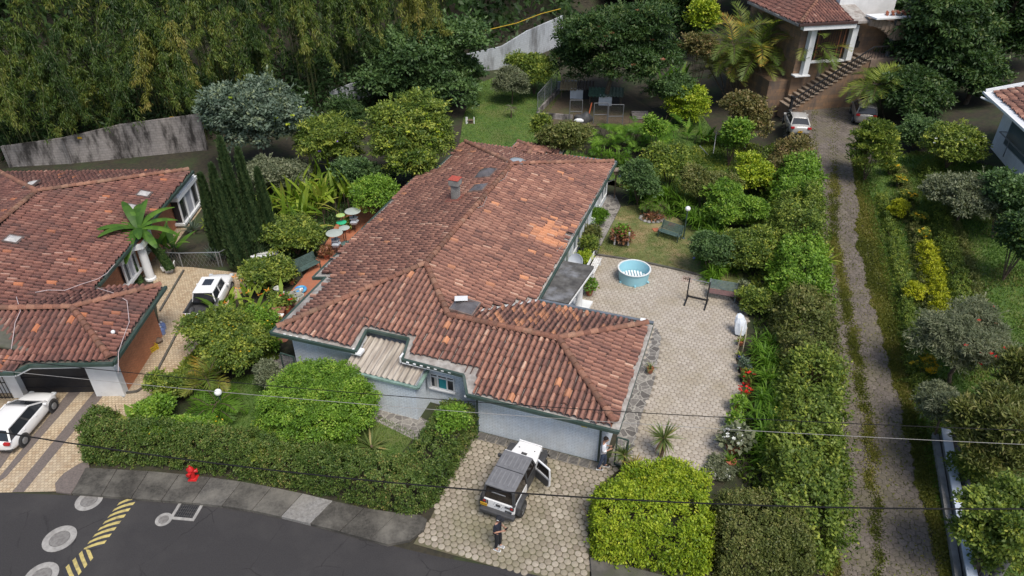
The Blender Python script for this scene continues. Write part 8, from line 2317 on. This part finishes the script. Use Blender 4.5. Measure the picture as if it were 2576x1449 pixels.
def planter():
    g = at0(1562, 612); t = thing('post_planter', 'planter of dark leaves fenced by three peeling white posts on the lawn', 'planter', g)
    m = MB(); m.lathe([(.42, 0), (.46, .35), (.40, .36), (.001, .33)], 16); m.build('tub', M('dark_tub', (.07, .055, .045)), t, smooth=True)
    for x, y in ((-.45, -.2), (.42, -.28), (.05, .5)):
        m = MB(); m.box((x, y, .48), (.11, .11, .96)); m.build('post', M('peeling_post', (.52, .50, .50), (.36, .33, .32), 6), t)
    link('foliage', leaf_mesh('pl', [crown([(0, 0, .65, .62, .62, .48)], 60, 900, .22, .1, .2)], LM['red_leaf']), t)
    link('shoots', leaf_mesh('pl2', [crown([(0, 0, 1.0, .45, .45, .28)], 30, 260, .2, .12, .16)], LM['fresh']), t)
planter()
def ring():
    g = at0(1640, 550); t = thing('flower_bed', 'round bed ringed with stones below the papyrus plant', 'flower bed', g)
    m = MB()
    for k in range(16): a = k * .3927; m.ball((math.cos(a) * .78, math.sin(a) * .62, .04), .12 + .02 * (k % 3), 8, (1, 1, .7))
    m.build('stones', MAT['concrete'], t, smooth=True)
    m = MB(); m.lathe([(.75, .03), (.001, .06)], 16); m.build('soil', MAT['soil'], t)
    link('foliage', leaf_mesh('rb', [crown([(0, 0, .15, .7, .55, .2)], 40, 300, .22, .07, .16)], LM['red_leaf']), t)
ring()
for px, py, a, lb in ((1650, 579, .2, 'square terracotta slab lying on the lawn left of the green bench'), (1690, 566, -.5, 'tilted terracotta slab behind the green bench')):
    g = G(px, py); m = MB(); m.box((0, 0, .03), (.42, .42, .05)); o = m.build('terracotta_slab', MAT['clay_pot'], loc=(g[0], g[1], g[2] + .01), bevel=.01); o.rotation_euler = (0, 0, a); tag(o, lb, 'slab')
# low kerb between lawn and patio
m = MB(); kp = [W(*p, .05) for p in ((1503, 641), (1570, 651), (1640, 664), (1700, 677), (1765, 693), (1830, 735), (1862, 770))]
for a_, b_ in zip(kp[:-1], kp[1:]): m.bar((a_[0], a_[1], .05), (b_[0], b_[1], .05), .14, .12)
tag(m.build('lawn_kerb', MAT['dark_concrete']), 'mossy low kerb between the worn lawn and the patio', 'kerb')
def gate(px0, px1, h, label, ang=None, mesh=True, n=2):
    a, b_ = W(*px0), W(*px1); d = b_ - a; t = thing('wire_gate', label, 'gate', (a[0], a[1], 0), math.atan2(d[1], d[0])); L = float(np.hypot(d[0], d[1]))
    m = MB()
    for p, q in (((0, 0, .1), (0, 0, h)), ((L, 0, .1), (L, 0, h)), ((0, 0, h), (L, 0, h)), ((0, 0, .12), (L, 0, .12))): m.bar(p, q, .055)
    m.build('frame', MAT['green_trim'], t)
    m = MB(); k = int(L / .12)
    for i in range(1, k): m.bar((L * i / k, 0, .12), (L * i / k, 0, h), .008)
    for i in range(1, int(h / .12)): m.bar((0, 0, i * .12), (L, 0, i * .12), .008)
    m.build('wire_mesh', MAT['grey_metal'], t)
gate((1545, 1172), (1572, 1180), 1.7, 'dark green framed gate between garage corner and yuccas')
gate((720, 952), (752, 962), 1.6, 'dark framed wire gate left of the white front wall')

# ------------------------------------------------------------------ terrace things
lg = M('pale_disc', (.38, .42, .38), (.33, .37, .33), 3, .5); gd = M('green_disc', (.04, .42, .20), (.03, .36, .17), 3, .5)
bagm = M('pale_bag', (.50, .54, .58), (.38, .42, .47), 7, .4)
def disc_stand(px, py, r, bag, label, mat, top2=None, base=None):
    p = np.array(W(px, py, 1.55)); t = thing('disc_stand', label, 'garden stand', (p[0], p[1], .01))
    m = MB(); m.tube([(0, 0, 0), (0, 0, 1.55)], .025, 8); m.build('pole', MAT['black_metal'], t)
    m = MB(); m.lathe([(.001, 1.63), (r * .5, 1.60), (r, 1.545), (r, 1.53), (.001, 1.55)], 28); m.build('disc', mat, t, smooth=True)
    if bag:
        m = MB(); m.lathe([(.05, .55), (.22, .62), (.30, .80), (.16, .95), (.26, 1.02), (.28, 1.08), (.001, 1.06)], 14)
        m.v = [(x * (1 + .18 * math.sin(5 * math.atan2(y, x))), y * (1 + .18 * math.sin(5 * math.atan2(y, x))), z) for x, y, z in m.v]; m.build('bag', bagm, t)
    if base:
        m = MB(); m.lathe([(.24, 0), (.34, .4), (.36, .42), (.30, .42), (.001, .38)], 20); m.build('pot', base, t, smooth=True)
    if top2:
        m = MB(); m.lathe([(.001, 2.12), (.28, 2.05), (.28, 2.03), (.001, 2.05)], 20); m.build('top_disc', top2, t, smooth=True)
        m = MB(); m.tube([(0, 0, 1.55), (0, 0, 2.05)], .02, 6); m.build('upper_pole', M('red_rod', (.3, .06, .04)), t)
disc_stand(841, 586, .52, True, 'large pale disc topped stand with a bag, nearest the camera', lg)
disc_stand(887, 531, .52, True, 'large pale disc topped stand with a bag, farthest back', lg)
disc_stand(866, 573, .34, False, 'small pale disc topped stand in a grey green pot', lg, None, M('grey_green_pot', (.16, .24, .21), (.12, .18, .16), 4))
disc_stand(859, 559, .32, False, 'green disc topped stand with a yellow and green upper disc', gd, M('yellow_disc', (.62, .46, .05), (.1, .45, .22), 1.5, .5))
pot('large terracotta pot behind the small disc topped stand', 876, 583, .22, .4, 'bush', 'mid')
st = M('grey_stoneware', (.42, .42, .37), (.32, .32, .28), 5, .6)
for i, (px, py, r, lb) in enumerate(((733, 752, .36, 'large square grey planter nearest the pots'), (751, 742, .26, 'small grey planter at the back of the group'), (755, 754, .28, 'grey planter at the right of the group'), (742, 765, .28, 'round grey planter nearest the eave'))):
    t = thing('empty_planter', lb, 'planter', at0(px, py, .01), .4 * i)
    m = MB(); m.lathe([(r * .7, 0), (r, .28), (r * .98, .32), (r * .72, .32), (r * .62, .14), (.001, .12)], 12 if i else 8); m.build('bowl', st, t, smooth=True)
    m = MB(); m.lathe([(r * .64, .16), (.001, .17)], 12); m.build('soil', M('grey_water', (.14, .16, .15), (.10, .12, .11), 4, .2), t)
def tube_toy():
    t = thing('swim_ring', 'blue and white inflatable swim ring on the terracotta terrace', 'swim ring', at0(757, 732, .02))
    m = MB(); n, k = 24, 10; vs, fs = [], []
    for i in range(n):
        for j in range(k): a, b_ = i * 6.2832 / n, j * 6.2832 / k; rr = .27 + .1 * math.cos(b_); vs.append((rr * math.cos(a), rr * math.sin(a), .11 + .1 * math.sin(b_)))
    for i in range(n):
        for j in range(k): fs.append((i * k + j, ((i + 1) % n) * k + j, ((i + 1) % n) * k + (j + 1) % k, i * k + (j + 1) % k))
    m.add(vs, fs).build('ring', M('blue_vinyl', (.06, .25, .62), (.12, .42, .62), 3, .3), t, smooth=True)
    m = MB(); m.ball((.12, -.25, .24), .13, 10); m.ball((.2, -.3, .36), .07, 8); m.build('figure_head', MAT['white_paint'], t, smooth=True)
tube_toy()
def urn(px, py, lb, s):
    t = thing('white_urn', lb, 'urn', at0(px, py, .01)); t.scale = (s,) * 3
    m = MB(); m.lathe([(.17, 0), (.17, .05), (.09, .1), (.09, .2), (.2, .42), (.17, .55), (.24, .6), (.2, .62), (.001, .5)], 16); m.build('vase', M('white_stone', (.55, .55, .52), (.42, .42, .40), 5), t, smooth=True)
    m = MB(); m.lathe([(.2, .44), (.215, .47), (.2, .5), (.19, .47)], 16, ring=True); m.build('band', MAT['black_metal'], t)
urn(704, 748, 'taller pale stone urn behind the grey planters', 1.1); urn(714, 757, 'shorter pale stone urn behind the grey planters', .9)
pot('terracotta pot with red flowers nearest the left roof corner', 721, 786, .27, .36, 'bush', 'mid', 'red_flower', fl_n=6)
pot('terracotta pot of green leaves left of the red flowered one', 702, 780, .25, .36, 'bush', 'mid')
pot('potted strap leaved plant beside the terrace bench', 735, 715, .2, .3, 'strap', 'mid')
pot('potted reddish plant behind the terrace bench', 822, 650, .22, .3, 'bush', 'red_leaf')
def brazier():
    t = thing('garden_table', 'small rusty table with a printed sheet at the left roof corner', 'table', at0(701, 806, .02))
    m = MB(); m.box((0, 0, .7), (.9, .55, .04)); m.build('table_top', M('rust_top', (.30, .14, .08), (.22, .10, .07), 4), t)
    for x in (-.4, .4):
        for y in (-.22, .22): m = MB(); m.bar((x, y, 0), (x, y, .68), .04); m.build('leg', MAT['black_metal'], t)
brazier()
p = at0(703, 793, .76); m = MB(); m.box((0, 0, 0), (.42, .32, .02)); o = m.build('printed_sheet', M('printed_paper', (.75, .74, .72), (.68, .30, .12), 3.5, .6, lo=.5, hi=.62), loc=p); tag(o, 'white and orange printed sheet lying on the small rusty table', 'sheet')

# ------------------------------------------------------------------ neighbour's drive
def bags():
    bm_ = M('clear_bag', (.46, .47, .49), (.60, .61, .62), 8, .3)
    for i, (px, py, r, lb) in enumerate(((268, 985, .36, 'front left pale rubbish bag by the garage pier'), (284, 978, .30, 'middle pale rubbish bag leaning on the white garage pier'), (270, 968, .28, 'pale rubbish bag with blue scraps behind the others'), (296, 985, .30, 'right pale rubbish bag at the brick corner'))):
        g = at0(px, py, .01); t = thing('rubbish_bag', lb, 'rubbish bag', g, i)
        m = MB(); m.ball((0, 0, r * .68), r, 16, (1, .85, .72)); m.v = [(x * (1 + .09 * math.sin(9 * z + 4 * x + i)), y * (1 + .1 * math.sin(7 * x + 5 * z)), z * (1 + .06 * math.sin(8 * y))) for x, y, z in m.v]; m.build('bag', bm_, t, smooth=True)
        m = MB(); m.lathe([(r * .12, r * 1.28), (r * .08, r * 1.4), (r * .22, r * 1.6)], 8); m.build('knot', bm_, t)
bags()
def crate():
    t = thing('plastic_crate', 'yellow plastic crate standing at the brick wall', 'crate', at0(380, 882, .01), R(60))
    y = M('yellow_plastic', (.62, .42, .03), (.52, .34, .02), 4, .5); m = MB()
    for z in (.04, .15, .27):
        for p, q in (((-.3, -.2), (.3, -.2)), ((.3, -.2), (.3, .2)), ((.3, .2), (-.3, .2)), ((-.3, .2), (-.3, -.2))): m.bar((*p, z), (*q, z), .02, .06)
    for x, yy in ((-.3, -.2), (.3, -.2), (.3, .2), (-.3, .2)): m.bar((x, yy, 0), (x, yy, .3), .05)
    m.build('sides', y, t); m = MB(); m.box((0, 0, .02), (.58, .38, .02)); m.build('bottom', y, t)
crate()
jug = M('blue_jug', (.10, .17, .42), (.20, .25, .40), 5, .3)
for i, (px, py) in enumerate(((396, 850), (402, 842), (406, 834), (411, 828), (409, 840))):
    t = thing('water_jug', 'bluish plastic water jug in the cluster at the brick wall', 'jug', at0(px, py, .01), 0, 'water jugs at the brick wall')
    m = MB(); m.lathe([(.16, 0), (.17, .04), (.17, .3), (.13, .38), (.05, .42), (.05, .47), (.001, .47)], 14); m.build('bottle', jug, t, smooth=True)
    m = MB(); m.lathe([(.06, .45), (.06, .5), (.001, .5)], 10); m.build('cap', MAT['white_paint'], t)
g = at0(395, 862, .01); t = thing('sack', 'crumpled brown sack beside the water jugs', 'sack', g)
m = MB(); m.ball((0, 0, .14), .3, 14, (1, .7, .5)); m.v = [(x * (1 + .15 * math.sin(11 * y + z * 8)), y * (1 + .15 * math.sin(9 * x)), max(z, 0)) for x, y, z in m.v]; m.build('cloth', M('brown_cloth', (.20, .14, .10), (.14, .10, .07), 6), t, smooth=True)
m = MB(); pts = [W(*q, .04) for q in ((458, 812), (430, 868), (400, 925), (375, 965), (345, 985), (312, 989))]
for a_, b_ in zip(pts[:-1], pts[1:]): m.bar((a_[0], a_[1], .05), (b_[0], b_[1], .05), .10, .10)
tag(m.build('drive_kerb', MAT['dark_concrete']), 'thin dark curved kerb line in the neighbour driveway', 'kerb')
m = MB(); a_, b_ = W(462, 680, .05), W(402, 782, .05); m.bar((a_[0], a_[1], .05), (b_[0], b_[1], .05), .10, .10); tag(m.build('drive_kerb', MAT['dark_concrete']), 'straight dark kerb line beside the neighbour walkway', 'kerb')
def white_planter():
    t = thing('square_planter', 'square white planter holding the banana tree', 'planter', at0(427, 682, .01), .2)
    m = MB(); m.box((0, 0, .09), (.42, .42, .18)); m.box((0, 0, .36), (.62, .62, .34), taper=1.15); m.build('box', MAT['white_plaster'], t, bevel=.02)
    m = MB(); m.box((0, 0, .54), (.62, .62, .02)); m.build('soil', MAT['soil'], t)
white_planter()
def ivy_cone():
    p = at0(345, 708, .01); t = thing('ivy_column', 'narrow ivy covered stump in front of the white porch columns', 'plant', p)
    n = 2200; h = rng.random(n) * 1.9; a = rng.random(n) * 6.28; r = .28 * (1 - h / 2.4)
    link('foliage', leaf_mesh('ivyc', [leaf_np(np.c_[np.cos(a) * r, np.sin(a) * r, h], np.c_[np.cos(a), np.sin(a), rng.normal(size=n) * .4 - .4], np.c_[np.cos(a), np.sin(a), np.full(n, .5)], .11, .07, rng.random(n))], LM['deep']), t)
    m = MB(); m.tube([(0, 0, 0), (0, 0, 1.8)], [.15, .08], 8); m.build('stump', BK, t)
ivy_cone()
def wire_fence(label, pts, h, name='wire_fence', mat=None):
    P0 = [G(*p) for p in pts]; c = P0[0]; t = thing(name, label, 'fence', c)
    m = MB(); w_ = MB()
    for a_, b_ in zip(P0[:-1], P0[1:]):
        a_, b_ = a_ - c, b_ - c; L = np.linalg.norm(b_ - a_); k = max(2, int(L / .22))
        m.tube([a_ + np.array([0, 0, h]), b_ + np.array([0, 0, h])], .03, 6)
        for i in range(k): 
            q = a_ + (b_ - a_) * i / k; q2 = a_ + (b_ - a_) * min((i + 2.2) / k, 1); w_.bar(tuple(q), tuple(q2 + np.array([0, 0, h])), .007); w_.bar(tuple(q + np.array([0, 0, h])), tuple(q2), .007)
        for f in range(int(L / 2.2) + 1): q = a_ + (b_ - a_) * f * 2.2 / L; m.tube([q, q + np.array([0, 0, h])], .035, 6)
    q = P0[-1] - c; m.tube([q, q + np.array([0, 0, h])], .035, 6)
    m.build('posts', mat or MAT['grey_metal'], t); w_.build('wire_mesh', mat or MAT['grey_metal'], t)
wire_fence('low galvanised wire fence around the neighbour garden', [(380, 668), (460, 672), (560, 670), (590, 655)], 1.0)

# ------------------------------------------------------------------ kennel yard
def kennel(label, px, py, w_, roofc, roofc2, rz):
    g = G(px, py); t = thing('kennel', label, 'kennel', g, rz)
    m = MB(); m.box((0, 0, .5), (w_ * .42, .9, 1.0)); m.build('wall', MAT['white_plaster'], t)
    m = MB(); m.box((w_ * .33, .02, .48), (w_ * .22, .85, .96)); m.box((w_ * .33, -.42, .4), (w_ * .16, .02, .7)); m.build('dark_part', MAT['black_metal'], t)
    for i, (x0, x1, mt) in enumerate(((-.55, .0, roofc), (.0, .55, roofc2))):
        m = MB(); vs, fs = [], []; n = 40
        for j, (y, z) in enumerate(((-.75, .92), (.7, 1.35))):
            for k in range(n + 1): u = k / n; vs.append((w_ * (x0 + (x1 - x0) * u) + (.04 if i else 0), y + .08 * i, z + .05 * i + .05 * math.cos(u * 6.283 * 5)))
        fs = [(k, k + 1, n + 2 + k, n + 1 + k) for k in range(n)]; m.add(vs, fs).build('corrugated_roof', mt, t, smooth=True)
    for x in (-.5, .5): m = MB(); m.bar((w_ * x, -.6, 0), (w_ * x, -.6, .95), .07); m.build('post', BK, t)
kennel('small white kennel with tan and brown corrugated roof', 1450, 245, 2.9, M('tan_sheet', (.40, .30, .16), (.28, .2, .11), 4), M('brown_sheet', (.13, .095, .07), (.09, .065, .05), 4), R(-6))
kennel('small white kennel with green corrugated roof by the mango trunk', 1522, 262, 2.9, M('green_sheet', (.10, .19, .12), (.07, .12, .08), 4), M('grey_green_sheet', (.16, .20, .14), (.10, .13, .09), 4), R(-8))
def ruin(label, px, h, name='low_wall'):
    P0 = [G(*p) for p in px]; c = P0[0]; t = thing(name, label, 'wall', c); m = MB()
    for a_, b_ in zip(P0[:-1], P0[1:]): a_, b_ = a_ - c, b_ - c; m.bar((a_[0], a_[1], a_[2] + h / 2), (b_[0], b_[1], b_[2] + h / 2), .18, h)
    m.build('blocks', white_block if h > .8 else grey_block, t)
ruin('low grey block wall around the kennel yard', [(1352, 290), (1405, 235)], .5); ruin('low grey block wall at the front left of the kennel yard', [(1352, 296), (1440, 303)], .5)
ruin('stained pale wall stub behind the tan roofed kennel', [(1402, 228), (1450, 226)], .9)
def mesh_gate(px, py, label, w_, rz=0):
    g = G(px, py); t = thing('mesh_gate', label, 'gate', g, rz); m = MB(); h = 1.9
    for p, q in (((0, 0, 0), (0, 0, h)), ((w_, 0, 0), (w_, 0, h)), ((0, 0, h), (w_, 0, h)), ((0, 0, h * .45), (w_, 0, h * .45))): m.tube([p, q], .035, 6)
    m.build('frame', M('dark_grey_tube', (.14, .145, .15)), t); m = MB()
    for i in range(12): m.bar((w_ * i / 12, 0, 0), (w_ * (i + 1) / 12, 0, h), .006)
    m.build('wire_mesh', MAT['grey_metal'], t)
mesh_gate(1432, 304, 'narrow mesh gate at the left of the kennel yard', 1.1); mesh_gate(1492, 312, 'left leaf of the double mesh gate of the kennel yard', 1.2); mesh_gate(1528, 316, 'right leaf of the double mesh gate of the kennel yard', 1.3)
wire_fence('tall thin mesh fence on the left side of the kennel yard', [(1352, 290), (1400, 232)], 2.0)
g = G(1468, 305); t = thing('black_tarpaulin', 'black and white tarpaulin heap in the kennel yard', 'tarpaulin', g)
m = MB(); m.ball((0, 0, .2), .75, 16, (1.1, .7, .75)); m.v = [(x * (1 + .12 * math.sin(7 * y + 3 * z)), y, max(z * (1 + .2 * math.sin(6 * x)), 0)) for x, y, z in m.v]; m.build('sheet', MAT['black_plastic'], t, smooth=True)
m = MB(); m.ball((-.35, -.35, .2), .42, 12, (1.3, .5, .5)); m.build('white_fold', MAT['white_plaster'], t, smooth=True)
g = G(1482, 288); m = MB(); m.bar((0, 0, .05), (.25, .6, .9), .1, .06); o = m.build('orange_plank', M('orange_paint', (.5, .12, .04)), loc=g); tag(o, 'orange red plank leaning between the two kennels', 'plank')
g = G(1612, 300); m = MB(); 
for i in range(5): m.box((0, .22 * i, .1 + .07 * i), (1.5, .3, .05))
o = m.build('shingle_stack', M('grey_shingle', (.22, .20, .19), (.14, .125, .12), 5), loc=g); tag(o, 'grey weathered shingle roof piece right of the kennel gates', 'shingles')
g = G(1386, 195); t = thing('solar_lamp', 'solar lamp on a thin pole above the kennel fence', 'lamp', g); m = MB(); m.tube([(0, 0, 0), (0, 0, 2.2)], .03, 6); m.build('pole', MAT['black_metal'], t); m = MB(); m.box((0, 0, 2.25), (.45, .3, .05), .4); m.build('panel', MAT['pale_glass'], t)
g = G(1183, 312); t = thing('small_fence', 'tiny white slatted guard around a sapling on the back lawn', 'plant guard', g); m = MB()
for x in (-.35, -.25, .35): m.box((x, 0, .32), (.08, .04, .64))
m.build('slat', MAT['white_paint'], t); m = MB(); m.box((0, .05, .35), (.5, .3, .02)); m.box((.05, .1, .2), (.4, .1, .4)); m.build('crate', M('brown_crate', (.18, .12, .08)), t)
for i, (p0, p1) in enumerate((((1742, 372), (1782, 392)), ((1798, 355), (1794, 388)))):
    a_, b_ = G(*p1), G(*p0); m = MB(); q = b_ - a_; m.tube([(0, 0, .05), (q[0] * .6, q[1] * .6, .5 if i == 0 else 1.3)], .03, 6); o = m.build('metal_stake', MAT['grey_metal'], loc=a_); tag(o, ('pale metal stake leaning low on the back lawn', 'pale upright metal stake by the lawn banana plant')[i], 'stake')
# yellow tape above the white back wall
def tape(px, lb, zoff):
    pts = [AY(x, y, wall_line(AY(x, y, 75)[0]) + .3) for x, y in px]; m = MB(); m.tube(pts, .05, 5); tag(m.build('yellow_tape', M('yellow_tape', (.45, .30, .02), (.36, .24, .02), 3)), lb, 'tape')
tape([(1215, 78), (1300, 58), (1360, 35), (1410, 22)], 'yellow tape strung above the white back wall', 0)
for px, py, lb in ((200, 347, 'small yellow tag on the grey wall, leftmost'), (306, 322, 'small yellow tag on the grey wall, middle'), (433, 296, 'small yellow tag on the grey wall, rightmost')):
    p = AY(px, py, wall_line(AY(px, py, 53)[0]) - .6); m = MB(); m.box((0, 0, 0), (.35, .03, .16)); o = m.build('yellow_tag', M('yellow_tag', (.55, .33, .02)), loc=p); tag(o, lb, 'tag')
